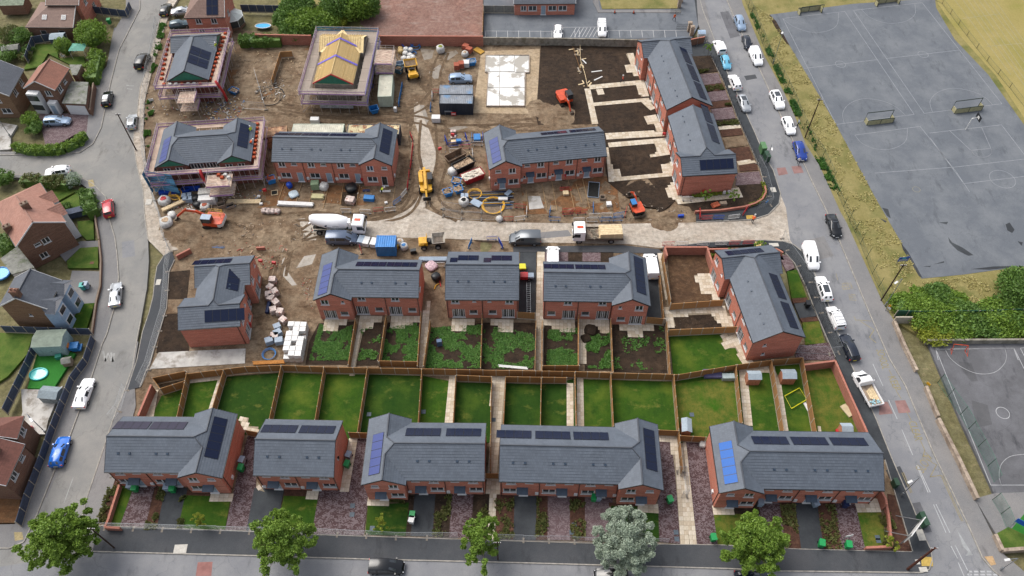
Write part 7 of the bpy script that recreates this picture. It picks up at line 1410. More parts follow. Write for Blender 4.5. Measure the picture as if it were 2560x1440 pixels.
# plastic barriers
MA['wet']=asphalt('damp court asphalt','5c5c5e','454548','68686a',.2)
_b={}
def barrier(label,a,b,m,z=0.0,o=(0,0),k=1.0,style='bar'):
 p=P(*sh(o,[a],k)[0]);q_=P(*sh(o,[b],k)[0]);key=(style,m.name)
 if key not in _b:
  q=MB();q.tube([(-.95,0,.15),(-.98,0,.95),(-.9,0,1.03),(.9,0,1.03),(.98,0,.95),(.95,0,.15),(-.95,0,.15)],.035,5)
  for i in range(1,9):x=-.95+i*1.9/9;q.bar((x,0,.15),(x,0,1.0),.07 if style=='bar' else .03,.03)
  f=MB();f.box(-.7,-.28,0,-.58,.28,.08);f.box(.58,-.28,0,.7,.28,.08);_b[key]=(q.mesh('frame',m),f.mesh('feet',BLK))
 n=max(1,round((q_-p).length/2.0));d=(q_-p)/n;rz=math.atan2(d.y,d.x)
 for i in range(n):
  c=p+d*(i+.5);T=thing('plastic_barrier',label if n==1 else '%s, %s from its left'%(label,NTH[i]),'barrier',(c.x,c.y,z),rz+random.uniform(-.05,.05),'plastic crowd barriers')
  if p.x>q_.x and n>1:T['label']='%s, %s from its left'%(label,NTH[n-1-i])
  put('frame',_b[key][0],T,sc=(min(1.0,d.length/2.0)*.98,1,1));put('feet',_b[key][1],T)
ZC=(1640,380);KC=5.54
barrier('red barrier at the left end of the east corner footpath',(590,820),(605,960),RED,.12,ZC,KC);barrier('red barrier facing the site road at the east corner',(615,945),(775,940),RED,.12,ZC,KC);barrier('blue barrier between red and white ones at the east corner',(785,940),(935,938),BLU2,.12,ZC,KC);barrier('white barrier at the east corner footpath',(985,940),(1150,925),WPL,.12,ZC,KC);barrier('red barrier standing askew by the curved wall',(1180,910),(1270,790),RED,.12,ZC,KC)
barrier('white barrier against the blank east gable',(350,680),(510,680),WPL,.05,ZC,KC)
barrier('red barrier on the kerb north of the corner yard',(80,1300),(250,1300),RED,.0,ZC,KC);barrier('white barrier on the kerb north of the corner yard',(260,1300),(440,1305),WPL,.12,ZC,KC);barrier('white barrier, middle one above the corner yard wall',(555,1300),(735,1305),WPL,.12,ZC,KC);barrier('white barrier nearest the saplings above the low wall',(805,1300),(985,1290),WPL,.12,ZC,KC);barrier('red barrier right of the white ones above the low wall',(1000,1290),(1160,1290),RED,.12,ZC,KC);barrier('last red barrier toward the junction',(1190,1290),(1350,1280),RED,.12,ZC,KC)
for lb,a,b,m in(('blue barrier run left of the lorry',(275,395),(365,402),BLUE),('red barrier run behind the lorry',(370,355),(570,340),RED),('white barrier left of the lorry cab, left one',(455,405),(545,405),WPL),('white barrier left of the lorry cab, right one',(555,405),(645,405),WPL),('cream barrier above the lorry, left one',(575,370),(660,372),WPL),('cream barrier above the lorry, right one',(665,368),(750,368),WPL),('blue barrier above the flatbed lorry',(655,402),(835,398),BLUE),('dark blue barrier beside the small excavator',(755,370),(840,360),BLUE),('red barrier beside the small excavator track',(845,380),(855,315),RED),('blue barrier standing in the plots, end on',(608,345),(608,280),BLUE),('red barrier run along the north terrace plots',(375,335),(520,330),RED),('blue upright barrier at the left of the plots',(280,370),(290,310),BLUE)):barrier(lb,a,b,m,0,Z7,3)
ZD=(1080,320);KD_=6
for lb,a,b,m in(('blue barrier of the broken ring near the skips, upper left',(190,150),(235,280),BLU2),('blue barrier run at the bottom of the broken ring',(235,285),(590,245),BLU2),('blue barrier at the right of the broken ring',(495,125),(530,210),BLU2),('white barrier touching the terrace corner',(610,265),(770,265),WPL),('white barrier above the brown skip',(260,375),(430,372),WPL),('white barrier end on beside the skips',(600,345),(620,485),WPL),('blue barrier run right of the pipe store',(1040,1215),(1215,1210),BLUE),('red barrier run right of the pipe store',(1230,1200),(1410,1205),RED),('lower red barrier by the pipe store',(1070,1390),(1225,1390),RED),('white barrier at the corner below the terrace plots',(1230,1400),(1410,1370),WPL),('white barrier end on beside the brick paved plot',(1415,1370),(1425,1210),WPL),('red barrier run above the skips',(425,315),(590,310),RED),('blue barrier end on left of the white one',(600,240),(600,120),BLUE),('blue stacked barrier beside the terrace wall',(760,230),(760,110),BLU2)):barrier(lb,a,b,m,0,ZD,KD_)
for lb,a,b,m in(('red barrier curving round the north terrace end, upper',(1035,1010),(1060,1075),RED),('red barrier curving round the north terrace end, middle run',(1060,1090),(1040,1280),RED),('red barrier curving round the north terrace end, lower run',(1035,1290),(1015,1440),RED),('blue white barrier run beside the cream container',(980,640),(950,810),BLUE),('white barrier left of the paired containers, upper',(1205,700),(1200,770),WPL),('blue barrier left of the paired containers, lower',(1198,780),(1185,860),BLUE),('red barrier left of the paired containers',(1205,700),(1262,700),RED)):barrier(lb,a,b,m,0,Z2,3)
for lb,a,b,m in(('white barrier above the mixer drum',(640,335),(720,335),WPL),('white barrier right of the mixer cab',(780,340),(870,345),WPL),('white barrier on the bend below the track',(965,330),(1055,320),WPL),('blue barrier on the bend below the track',(1030,285),(1090,240),BLUE),('white barrier climbing the bend by the track',(1090,230),(1135,180),WPL),('red barrier behind the white one right of the mixer cab',(880,330),(960,325),RED),('blue barrier left of the trench',(1590,620),(1625,545),BLUE),('blue barrier above the trench',(1730,545),(1810,540),BLU2),('blue barrier right of the trench',(1815,545),(1855,615),BLU2),('white barrier behind the plain mid pair',(1345,740),(1420,738),WPL),('red barrier at the corner of the mid row terrace',(780,600),(795,650),RED)):barrier(lb,a,b,m,0,Z6,3)
def flat(label,px,py,rot,m,o,k,z=.06):
 c=P(*sh(o,[(px,py)],k)[0]);T=thing('plastic_barrier',label,'barrier',(c.x,c.y,z),0,'plastic crowd barriers');T.rotation_euler=(R(88),0,rot);key=('bar',m.name);put('frame',_b[key][0],T);put('feet',_b[key][1],T)
flat('bright blue barrier lying flat left of the pile near the left mid terrace',900,1250,.15,BLUE,(380,400),6.54);flat('bright blue barrier leaning in the middle of the blue pile',1040,1260,1.1,BLUE,(380,400),6.54,.2);flat('bright blue barrier lying closest to the left mid terrace roof',1110,1360,-.08,BLUE,(380,400),6.54)
flat('red barrier lying flat on the plots of the terrace by the skips',400,140,.05,RED,Z7,3)if('bar','red plastic')in _b else None
# skips, hoppers, tanks
def hopper(label,px,py,rz,L,w,h,m,o,k,fill=None,name='skip',cat='skip',taper=.35,group='skips and tipping hoppers',fz=.75):
 c=P(*sh(o,[(px,py)],k)[0],h*.5);T=thing(name,label,cat,(c.x,c.y,0),rz,group);q=MB();b=[(-L/2+taper,-w/2+.1),(L/2-taper,-w/2+.1),(L/2-taper,w/2-.1),(-L/2+taper,w/2-.1)];t=[(-L/2,-w/2),(L/2,-w/2),(L/2,w/2),(-L/2,w/2)]
 q.face([(x,y,.08)for x,y in b])
 for i in range(4):
  j=(i+1)%4;q.face([(*b[i],.08),(*b[j],.08),(*t[j],h),(*t[i],h)]);ib=[(x*.95,y*.94)for x,y in(b[i],b[j])];it=[(x*.95,y*.94)for x,y in(t[i],t[j])];q.face([(*ib[0],.1),(*it[0],h),(*it[1],h),(*ib[1],.1)])
 q.build('body',m,T);r=Sep('rim',m,T)
 for i in range(4):a=t[i];d=t[(i+1)%4];r.bar((a[0],a[1],h),(d[0],d[1],h),.1,.1)
 if fill:
  rr=_r.Random(px);q=MB();q.prism([(x*.93,y*.9)for x,y in t],h*fz-.1,h*fz);
  for i in range(26):x=rr.uniform(-L*.42,L*.42);y=rr.uniform(-w*.38,w*.38);q.bar((x,y,h*fz+rr.random()*.2),(x+rr.uniform(-.7,.7),y+rr.uniform(-.5,.5),h*fz+rr.random()*.4),rr.uniform(.05,.3),.04)
  f=q.build('load',fill,T)
 return T
RUB=mk('plasterboard rubble','e5dccb',.85,.2,2);MIXR=mk('mixed skip waste','c2a88c',.85,.35,4)
hopper('brown rust lined open skip, empty, above the green edged one',1300,1150,.7,3.6,1.6,1.3,mk('rusty skip steel','8a7562',.8,.25,2),Z2,3)if False else hopper('brown rust lined empty skip beside the north terrace gable',350,440,.62,3.7,1.7,1.3,mk('rusty skip steel','8a7562',.8,.25,2),ZD,KD_)
hopper('black skip with green rims full of boards and blue wrap',470,560,.62,3.9,1.8,1.3,mk('black skip steel','23282a',.6,.15,2),ZD,KD_,MIXR);hopper('red skip overflowing with white plasterboard',610,730,.5,3.9,1.9,1.2,mk('red skip steel','a52a30',.6,.12,2),ZD,KD_,RUB,fz=1.0)
for lb,x,y,rz in(('blue tipping hopper with sand, right of the pair',395,930,.3),('blue tipping hopper nearest the red skip',370,810,-.2),('blue tipping hopper at the left of the pipe store',235,975,.35)):hopper(lb,x,y,rz,1.5,1.3,.95,BLUE,ZD,KD_,mk('sand load','b3997e',.9,.15,3),'tipping_hopper','hopper',.25)
hopper('blue tipping hopper below the cream container',765,825,.35,1.6,1.4,1.0,BLUE,Z2,3,None,'tipping_hopper','hopper',.3);hopper('grey blue steel bin behind the yard dumper, lower one',950,525,-.4,1.5,1.3,1.1,mk('teal steel','557a8c',.6,.2,2),Z2,3,mk('sand load','b3997e',.9,.15,3),'tipping_hopper','hopper',.1);hopper('grey steel bin behind the yard dumper, upper one',958,482,.2,1.5,1.1,.7,GBIN,Z2,3,None,'tipping_hopper','hopper',.1)
hopper('blue hopper with bricks at the corner of the north terrace',1950,330,.4,1.4,1.2,1.1,BLUE,(380,400),6.54,BLKB,'tipping_hopper','hopper',.1,fz=.9);hopper('blue bent hopper in the material yard near the brick packs',1495,470,.2,1.7,1.3,.9,BLUE,Z2,3,GBIN,'tipping_hopper','hopper',.25);hopper('blue hopper with debris at the foot of the upper left scaffold',1755,685,-.5,1.7,1.3,.8,BLUE,Z1,3,MIXR,'tipping_hopper','hopper',.2)
def pack(label,px,py,rz,L,w,h,m,o,k,z=0.0,name='brick_pack',cat='brick pack',group=None,courses=4,jit=.02,pallet=True,zz=None):
 c=P(*sh(o,[(px,py)],k)[0],z+h*.5 if zz is None else zz);T=thing(name,label,cat,(c.x,c.y,z),rz,group);z0=.12 if pallet else 0
 if pallet:q=MB();[q.box(-L/2,y-.05,.0,L/2,y+.05,.1)for y in(-w/2+.06,0,w/2-.06)];q.box(-L/2,-w/2,.1,L/2,w/2,.12);q.build('pallet',WOOD2,T)
 rr=_r.Random(px*7+py);q=MB()
 for i in range(courses):
  j=rr.uniform(-jit,jit);q.box(-L/2+.03+j,-w/2+.03,z0+i*h/courses,L/2-.03+j,w/2-.03,z0+(i+1)*h/courses-.012)
 q.build('pack',m,T);return T
def bag(label,px,py,r,m,o,k,fill=None,z=0,group='bulk bags',name='bulk_bag',h=None):
 c=P(*sh(o,[(px,py)],k)[0],.4);T=tag(put(name,None,None,(c.x,c.y,z),random.uniform(0,3)),label,'bag',group);h=h or r*1.5;q=MB();n=10;rr=_r.Random(px+py);prev=[]
 for zz,f in((0,.9),(.35,1.08),(.8,1.0),(1.0,.82)):prev.append([(r*f*math.copysign(abs(math.cos(t))**.6,math.cos(t))*rr.uniform(.94,1.06),r*f*math.copysign(abs(math.sin(t))**.6,math.sin(t))*rr.uniform(.94,1.06),h*zz)for t in[2*math.pi*i/n for i in range(n)]])
 for r_ in prev:q.v+=r_
 for i in range(3):
  for j in range(n):q.f.append((i*n+j,i*n+(j+1)%n,(i+1)*n+(j+1)%n,(i+1)*n+j));q.m.append(0)
 q.f.append(tuple(3*n+j for j in range(n)));q.m.append(0);q.build('sack',m,T,smooth=True)
 if fill:q=MB();q.blob((0,0,h*.98),(r*.62,r*.62,.12),3,8,4,.2);q.build('contents',fill,T)
 for a in(.8,2.4,3.9,5.5):x,y=math.cos(a)*r*.8,math.sin(a)*r*.8;q=MB();q.tube([(x,y,h*.95),(x*1.15,y*1.15,h*1.12),(x*.7,y*1.2,h*.98)],.02,4);q.build('handle_loop',m,T)
 return T
BP='wrapped brick packs stacked by the weedy gardens'
a0=P(712,905);a1=P(757,907);dx=(a1-a0)/3;ay=P(735,820)-P(733,905);dy=Vector((0,ay.y,0))/7
cn=0
for j in range(7):
 for i in range(3):
  for l_ in range(2 if(i+j*2)%5 else 1):
   c=a0+dx*(i+.5)+dy*(j+.5);w_=mk('white brick wrap','eceae6',.4,.08,4,col2='c0705c',lo=.6,hi=.64,s2=1.5);T=thing('brick_pack','%s pack in the %s row of the white wrapped brick stack, %s layer'%(['left','middle','right'][i],NTH[j],'lower' if l_==0 else 'upper'),'brick pack',(c.x,c.y,l_*.95),random.uniform(-.03,.03),BP);s_=.94
   q=MB();q.box(-.48,-abs(dy.y)*.46,.08,.48,abs(dy.y)*.46,.92);q.build('pack',w_,T);q=MB();q.box(-.42,-.5,.0,.42,.5,.08);q.build('pallet',WOOD2,T)
SB_='plastic wrapped packs scattered in a line beside the left mid terrace'
for i,(x,y)in enumerate(((2048,845),(2030,900),(2065,935),(2015,955),(2035,980),(2072,1015),(2050,1070),(2103,1085),(2125,1145))):pack('%s pink white brick pack in the line beside the left mid terrace, from the top'%NTH[i],x,y,i*1.1,1.05,1.0,.95,PINK,Z5,3,group=SB_,courses=3,jit=.06)
pack('grey slate pack askew at the foot of the brick pack line',2080,1190,.5,1.1,.9,.6,GBIN,Z5,3,group=SB_);
for i,(x,y)in enumerate(((2060,1265),(2095,1300),(2020,1300),(2085,1240))):pack('%s grey blue crate pallet beside the white wrapped brick stack'%NTH[i],x,y,.2*i,1.2,1.0,.9,GBIN if i else PINK,Z5,3,group='pallets beside the brick stack',name='pallet_stack',cat='pallet')
q=MB()
for k_ in range(3):q.tube([(math.cos(t)*(.85+.08*k_),math.sin(t)*(.85+.08*k_),.06+.1*k_)for t in[2*math.pi*i/20 for i in range(21)]],.045,6,cap=False)
COIL=q
def coil(label,px,py,m,o,k,r=1.0,rot=(0,0,0),z=0.02,grp='coils of plastic pipe'):c=P(*sh(o,[(px,py)],k)[0]);t=put('pipe_coil',COIL.mesh('pipe_coil',m),None,(c.x,c.y,z),rot=rot,sc=(r,r,1));tag(t,label,'pipe coil',grp)
coil('blue pipe coil beside the white brick stack',2020,1400,BLUE,Z5,3,1.0);coil('deep blue pipe coil in the yard by the red wall',1018,335,BLU2,Z2,3,1.15,(R(20),0,0),.3);coil('light blue pipe coil, upper of two by the red wall',1076,338,BLUE,Z2,3,.95,(R(15),0,0),.3);coil('light blue pipe coil, lower of two by the red wall',1078,358,BLUE,Z2,3,.95);coil('small light blue coil among the bags in the yard',1062,405,BLUE,Z2,3,.6);coil('large yellow pipe loop inside the fenced pipe store',920,1175,YEL,ZD,KD_,1.9);coil('yellow pipe coil at the left of the pipe stack',640,1000,YEL,ZD,KD_,1.2);coil('yellow coil below the purple scaffold, lower',355,690,YEL,(380,400),6.54,1.2,(R(12),0,0),.2);coil('yellow and black coil below the purple scaffold, upper',400,590,YEL,(380,400),6.54,1.1,(R(15),0,0),.3);coil('thin blue coil on the mud beside the cream container',740,650,BLU2,Z2,3,.6)
YB='white bulk bags in the material yard'
for i,(x,y,r)in enumerate(((1005,370,.5),(1040,372,.45),(1000,400,.5),(1035,415,.5),(1055,430,.5),(990,440,.55),(1025,440,.5),(965,385,.5),(962,365,.45))):bag('%s sack in the white heap behind the yard dumper'%NTH[i],x,y,r,SACK if i<7 else mk('tan sack','c7ab78',.9,.1,3),Z2,3,group=YB)
bag('single bulging white and green sack by the red wall',1265,375,.75,SACK,Z2,3,LFY,group=YB,h=1.3);bag('white sack near the terracotta packs',1447,405,.6,SACK,Z2,3,MIXR,group=YB);bag('white sack with purple print below the grey scaffold',782,538,.65,SACK,Z2,3,None,group=YB)
for i,(x,y)in enumerate(((1452,355),(1478,378))):pack('%s terracotta pack near the yellow board'%['upper','lower'][i],x,y,-.5,1.2,1.1,1.0,BLKB,Z2,3,courses=5)
for i,(x,y)in enumerate(((1385,500),(1420,488))):pack('%s terracotta pack beside the white drum'%['left','right'][i],x,y,.1,1.1,1.2,1.1,BLKB,Z2,3,courses=5)
c=P(*sh(Z2,[(1457,498)],3)[0]);T=thing('plastic_tank','white ribbed plastic tank between terracotta packs and the blue hopper','tank',(c.x,c.y,0));q=MB();q.box(-.6,-.6,.15,.6,.6,1.15);q.build('tank',WPL,T);q=MB()
for i in range(5):q.tube([(-.64,-.64,.2+i*.23),(.64,-.64,.2+i*.23),(.64,.64,.2+i*.23),(-.64,.64,.2+i*.23),(-.64,-.64,.2+i*.23)],.02,4)
q.build('cage',GAL,T)
def board(label,px,py,rz,L,w,h,m,o,k,z=0,n=1,cat='timber',name='board_stack',group='timber and board stacks',rx=0):
 c=P(*sh(o,[(px,py)],k)[0]);T=thing(name,label,cat,(c.x,c.y,z),rz,group);rr=_r.Random(px+py)
 for i in range(n):
  for j in range(max(1,int(h/.09))if n>1 else 1):
   q=MB();ww=w/n;hh=h/(max(1,int(h/.09))if n>1 else 1);dx=rr.uniform(-.15,.15)if n>1 else 0;q.box(-L/2+dx,-w/2+i*ww+.01,j*hh,L/2+dx,-w/2+(i+1)*ww-.01,(j+1)*hh-.008);q.build('board',m,T)
 if rx:T.rotation_euler.x=rx
 return T
board('ochre insulation board lying by the slab',1552,385,-.75,2.1,1.2,.25,mk('ochre board','c79a4a',.8,.08,2),Z2,3)
ZN=(380,400);KN=6.54
board('long pale timber pile below the north terrace, left',1500,690,0.0,5.6,.9,.3,WOOD,ZN,KN,n=6);board('white bound pack of long battens below the north terrace',2350,735,-.06,5.9,.8,.45,WPL,ZN,KN,n=5);board('diagonal pale boards over the rubble left of the big excavator',430,740,.62,5.2,.7,.3,WOOD,ZN,KN,z=.3,n=4)
for i,(x,y)in enumerate(((1830,820),(1895,825),(1970,830),(2045,830))):bag('%s small grey pink brick bundle in the row left of the mixer'%NTH[i],x,y,.5,PINK,ZN,KN,group='row of brick bundles left of the mixer',name='brick_bundle',h=.6)
bag('white bulk bag left of the excavator bucket',240,1030,1.0,SACK,ZN,KN,MIXR,h=1.2);bag('white bag on the pile above the excavator boom',870,760,.75,SACK,ZN,KN,BLKB,h=.9);bag('small white bag at the elbow of the excavator arm',330,905,.65,SACK,ZN,KN,h=.9)
pack('large white wrapped pack stack under the purple scaffold, upper',900,560,.12,2.6,1.4,1.6,mk('torn white wrap','cfccc4',.7,.2,4),ZN,KN,courses=5,jit=.1,name='block_pack');pack('large white wrapped pack under the purple scaffold, lower',915,660,.08,2.9,1.3,1.3,WPL,ZN,KN,courses=4,jit=.05,name='block_pack')
for i,(x,y)in enumerate(((540,600),(610,590),(560,650),(625,650))):pack('%s pale grey block cube below the purple scaffold'%NTH[i],x,y,.15,.95,.85,.8,GBIN,ZN,KN,courses=3,name='block_pack',cat='block pack',group='grey block cubes')
for i,(x,y)in enumerate(((275,545),(475,530),(650,490))):board('%s bright deep blue wrapped pack at the foot of the purple scaffold'%['left','middle','right'][i],x,y,.12,3.0,.7,.6,BLU2,ZN,KN,cat='pack')
for i,(x,y)in enumerate(((720,630),(745,730))):bag('%s black sheeting bundle beside the block cubes'%['upper','lower'][i],x,y,.65,BLK,ZN,KN,group='black bundles',name='sheeting_bundle')
bag('pink topped sack pile at the far left of the site stores',210,680,.9,SACK,ZN,KN,RED,h=1.2)
def crate(label,px,py,rz,L,w,h,o,k,m=None,z=0):
 c=P(*sh(o,[(px,py)],k)[0]);T=thing('timber_crate',label,'crate',(c.x,c.y,z),rz,'open timber frames')
 for a in((-L/2,-w/2,0,L/2,-w/2+.06,h),(-L/2,w/2-.06,0,L/2,w/2,h),(-L/2,-w/2+.06,0,-L/2+.06,w/2-.06,h),(L/2-.06,-w/2+.06,0,L/2,w/2-.06,h)):q=MB();q.box(*a);q.build('side',m or WOOD2,T)
 q=MB();q.box(-L/2+.06,-w/2+.06,0,L/2-.06,w/2-.06,.05);q.build('base',DARK,T);return T
crate('open dark timber box left of the pale timber pile',1140,760,.4,1.2,1.0,.7,ZN,KN);crate('open timber trough right of the dark box',1285,765,.5,1.3,.9,.5,ZN,KN);crate('open timber box on the spoil above the excavator cab',945,820,.1,1.0,1.1,.7,ZN,KN);crate('small window frame of timber lying on the plots',2005,540,.2,1.1,1.1,.15,ZN,KN,WOOD)
def pil(label,px,py,r,h,m,o,k,name='bucket',cat='bucket',z=0):c=P(*sh(o,[(px,py)],k)[0]);T=thing(name,label,cat,(c.x,c.y,z),0);q=MB();q.tube([(0,0,0),(0,0,h)],[r*.85,r],12);q.build('body',m,T);q=MB();q.tube([(0,0,h-.03),(0,0,h+.03)],r*1.05,12);q.build('rim',m,T);return T
def stand(label,px,py,o,k,m=RED):c=P(*sh(o,[(px,py)],k)[0]);T=thing('red_post_box',label,'fire point',(c.x,c.y,0),random.uniform(-.4,.4),'red fire point stands');q=MB();q.tube([(-.25,0,0),(0,0,1.1),(.25,0,0)],.035,5);q.build('legs',m,T);q=MB();q.box(-.3,-.15,.75,.3,.15,1.25);q.build('box',m,T)
for i,(x,y,o,k,l)in enumerate(((75,195,Z6,3,'at the left of the north terrace plots'),(805,115,Z6,3,'beside the open dark doorway of the north terrace'),(205,95,Z7,3,'below the second door of the terrace by the skips'),(392,85,Z7,3,'below the third door of the terrace by the skips'),(1965,725,Z5,3,'at the upper right corner of the left mid terrace'),(2065,740,Z5,3,'standing alone on the mud right of the left mid terrace'),(1880,1200,Z5,3,'at the lower right wall of the left mid terrace'),(690,590,Z3,3,'in the angle of the east terrace'),(835,1035,Z3,3,'at the step of the lower east terrace'),(650,600,ZC,KC,'under the blank east gable'),(1262,1145,Z2,3,'beside the pale mud track'),(1357,1040,Z2,3,'inside the broken blue ring'))):stand('red stand '+l,x,y,o,k)
EDG=mk('timber edging','c0a078',.85,.1,3)
def edging(label,l,o,k,m=None,w=.06):
 q_=[P(*p)for p in sh(o,l,k)];q=MB()
 for a,b in zip(q_,q_[1:]):q.bar((a.x,a.y,.03),(b.x,b.y,.03),w,.14)
 struct(q.build('edging_board',m or EDG))
for l in([(215,105),(165,250)],[(345,110),(290,290)],[(440,115),(388,300)],[(550,110),(505,300)],[(660,110),(630,280)],[(780,130),(750,285)],[(1045,140),(1020,290)]):edging('e',l,Z6,3)
for l in([(105,165),(120,310)],[(225,125),(262,305)],[(298,100),(338,320)],[(420,85),(470,315)],[(480,120),(525,260)],[(528,80),(583,305)]):edging('e',l,Z7,3)
S('concrete_pad',sh(Z7,[(120,210),(210,210),(240,300),(130,310)],3),'conc',-.02);S('dark_plot',sh(Z6,[(650,180),(760,180),(755,280),(640,280)],3),'topsoil',-.02)
pack('green tarped pallet stack in front of the north terrace',445,130,.08,1.4,1.2,1.3,mk('green slatted crate','8ea582',.7,.15,4),Z6,3,name='pallet_stack',cat='pallet',courses=6);bag('crumpled white sheet pile beside the green pallet stack',510,140,.7,SACK,Z6,3,group='sheets and bags on the plots');bag('pale blue plastic sheet pile on the north plots',280,190,.8,mk('pale blue sheet','c4d4de',.5,.15,4),Z6,3,group='sheets and bags on the plots',h=.4)
board('cream striped timber pallet pack on the north plots',465,220,-.05,2.0,1.0,.4,mk('cream board','d8cfa0',.8,.1,3),Z6,3,n=7);bag('black tarpaulin heap with white lines on the north plots',715,150,.95,BLK,Z6,3,group='sheets and bags on the plots',h=.9);pack('grey wrapped pack with orange bricks below the tarpaulin heap',710,245,-.2,1.5,1.3,.8,PINK,Z6,3,courses=3,jit=.1);board('flat navy sheet beside the doorway of the north terrace',828,170,0,1.2,.5,.1,NAVY,Z6,3)
pack('blue wrapped green pallet on the north plots, right',845,230,-.1,1.8,1.0,.7,BLUE,Z6,3,courses=3,jit=.15,name='pallet_stack',cat='pallet');board('white panel by the workers on the north plots',970,175,.02,1.8,.4,.1,WPL,Z6,3);
for i,(x,y,o,k)in enumerate(((20,212,Z6,3),(38,268,Z6,3),(975,260,Z6,3),(1200,420,ZN,KN))):pack('%s small white crate lying on the site mud'%NTH[i],x,y,.2*i,.55,.45,.3,WPL,o,k,pallet=False,courses=1,name='small_crate',cat='crate',group='small white crates')
bag('blue sling bag by the north terrace wall',250,130,.45,BLU2,Z6,3,group='sheets and bags on the plots',h=.9)
q=MB()
PC=P(*sh(ZD,[(880,1060)],KD_)[0]);T=thing('pipe_stack','long black and yellow pipes laid side by side in the pipe store','pipes',(PC.x,PC.y,0),.05);r_=_r.Random(4)
for i in range(22):
 y=-1.6+i*.15;s_=r_.uniform(-.5,.5);q=MB();q.tube([(-3.6+s_,y,.08+.08*(i%3)),(3.6+s_,y+r_.uniform(-.15,.15),.08+.08*(i%3))],.06,6);q.build('pipe',[BLK,NAVY,YEL,BLK,GBIN,BLK,NAVY][i%7],T)
for lb,x,y,rz,L,w,h,m in(('grey lid shaped panel leaning on the pipe stack',665,1140,-.6,1.9,1.3,.1,GBIN),('white box on the right end of the pipe stack',1065,1090,0,1.6,.6,.35,WPL),('white tilted manhole cover ring at the end of the pipes',1145,990,.9,1.3,.8,.15,GBIN)):board(lb,x,y,rz,L,w,h,m,ZD,KD_,z=.25,cat='panel',name='panel')
for lb,x,y in(('left white utility box by the blue hoppers',465,1030),('right white utility box by the blue hoppers',515,1030)):pack(lb,x,y,0,.75,.9,.9,GBIN,ZD,KD_,courses=2,pallet=False,name='utility_box',cat='box')
bag('white ring shaped bag left in the pipe store',478,1115,.75,SACK,ZD,KD_,DARK);bag('small white bag at the fence of the pipe store',1010,1360,.5,SACK,ZD,KD_);bag('white and blue bag by the black skip',310,660,.75,SACK,ZD,KD_)
for i,(x,y,m)in enumerate(((675,150,BLUE),(400,200,BLUE),(320,150,PINK),(318,60,PINK),(325,215,WOOD))):pack(['light blue trestle pallet touching the terrace','blue pallet in the broken barrier ring','pink pallet in the broken barrier ring','small pink white box above the barrier ring','small slatted pallet in the broken barrier ring'][i],x,y,.05,1.0 if i else 1.3,.7 if i else 1.6,.5,m,ZD,KD_,courses=3,name='pallet_stack',cat='pallet',group='pallets by the skips')
pack('white portable wash unit in front of the black container',1230,890,0,1.6,1.2,1.0,WPL,Z2,3,courses=1,pallet=False,name='wash_unit',cat='wash unit');pack('white generator box above the north terrace roof',322,905,0,1.6,1.0,1.1,WPL,Z2,3,courses=2,pallet=False,name='generator',cat='generator')
pack('small white and red sign box by the cream container',925,820,0,.6,.6,.9,WPL,Z2,3,courses=1,pallet=False,name='sign_box',cat='box')
c=P(*sh(Z2,[(1325,860)],3)[0]);T=thing('trestle_table','grey trestle table before the black container','table',(c.x,c.y,0));q=MB();q.box(-.7,-.35,.9,.7,.35,.95);q.build('top',GAL,T)
for x in(-.6,.6):
 for y in(-.3,.3):q=MB();q.tube([(x,y,0),(x,y,.9)],.03,4);q.build('leg',GAL,T)
c=P(*sh(Z2,[(1362,858)],3)[0],.7);T=thing('site_sign','small red and white site sign on the black container','sign',(c.x,c.y,0));q=MB();q.box(-.45,-.05,.5,.45,0,1.2);q.build('board',RED,T);q=MB();q.box(-.36,-.06,.75,.36,-.05,.95);q.build('panel',WPL,T)
for i,(x,y)in enumerate(((830,555),(885,562),(790,545))):pack('%s white wrapped pack beside the blue container'%['middle','right','left'][i],x,y,-.2,1.0,1.6,.8,GBIN if i==2 else WPL,Z6,3,courses=3,name='wrapped_pack',cat='pack',group='wrapped packs by the blue container')
for i,(x,y)in enumerate(((1080,560),(1110,590))):bag('%s open white bag beside the blue container'%['upper','lower'][i],x,y,.6,SACK,Z6,3,BLUE if i else MIXR)
pil('yellow tub at the corner of the blue container',1057,600,.35,.7,YEL,Z6,3,'tub','tub');pack('black compactor machine behind the mid row',1180,625,.2,1.0,.6,.8,BLK,Z6,3,courses=2,pallet=False,name='compactor',cat='machine')
for i,(x,y)in enumerate(((1350,820),)):bag('black bag with red hose by the plain mid pair',x,y,.7,BLK,Z6,3,h=1.0)
def hose(label,pts,r,m,o,k,name='hose',z=.06,cat='hose'):q_=[P(*p)for p in arcpx(sh(o,pts,k),6)];q=MB();q.tube([(p.x-q_[0].x,p.y-q_[0].y,z)for p in q_],r,5);tag(q.build(name,m,None,(q_[0].x,q_[0].y,0)),label,cat)
hose('red hose beside the black bag',[(1365,800),(1378,850),(1385,890)],.08,RED,Z6,3);hose('yellow hose curling below the black bag',[(1375,870),(1350,880),(1338,910)],.08,YEL,Z6,3)
hose('long black hose through the rubble of the upper left yard',[(2050,640),(2120,680),(2125,720),(2070,780),(1990,790)],.06,BLK,Z1,3)
q=MB();q.tube([(0,0,.3),(0,3.0,.3)],.3,12);tag(q.build('drum_pipe',NAVY,None,P(*sh(Z5,[(2005,1095)],3)[0])),'dark navy plastic pipe lying beside the brick pack line','pipe')
T=board('bundle of grey pipes behind the mid row gap',1340,690,0,4.8,.8,.4,GBIN,Z6,3,n=7,cat='pipes',name='pipe_bundle');T=bag('pink and white netting heap by the grey pipes',1315,730,.9,mk('pink netting','d0b2b8',.7,.3,5),Z6,3,h=.5)
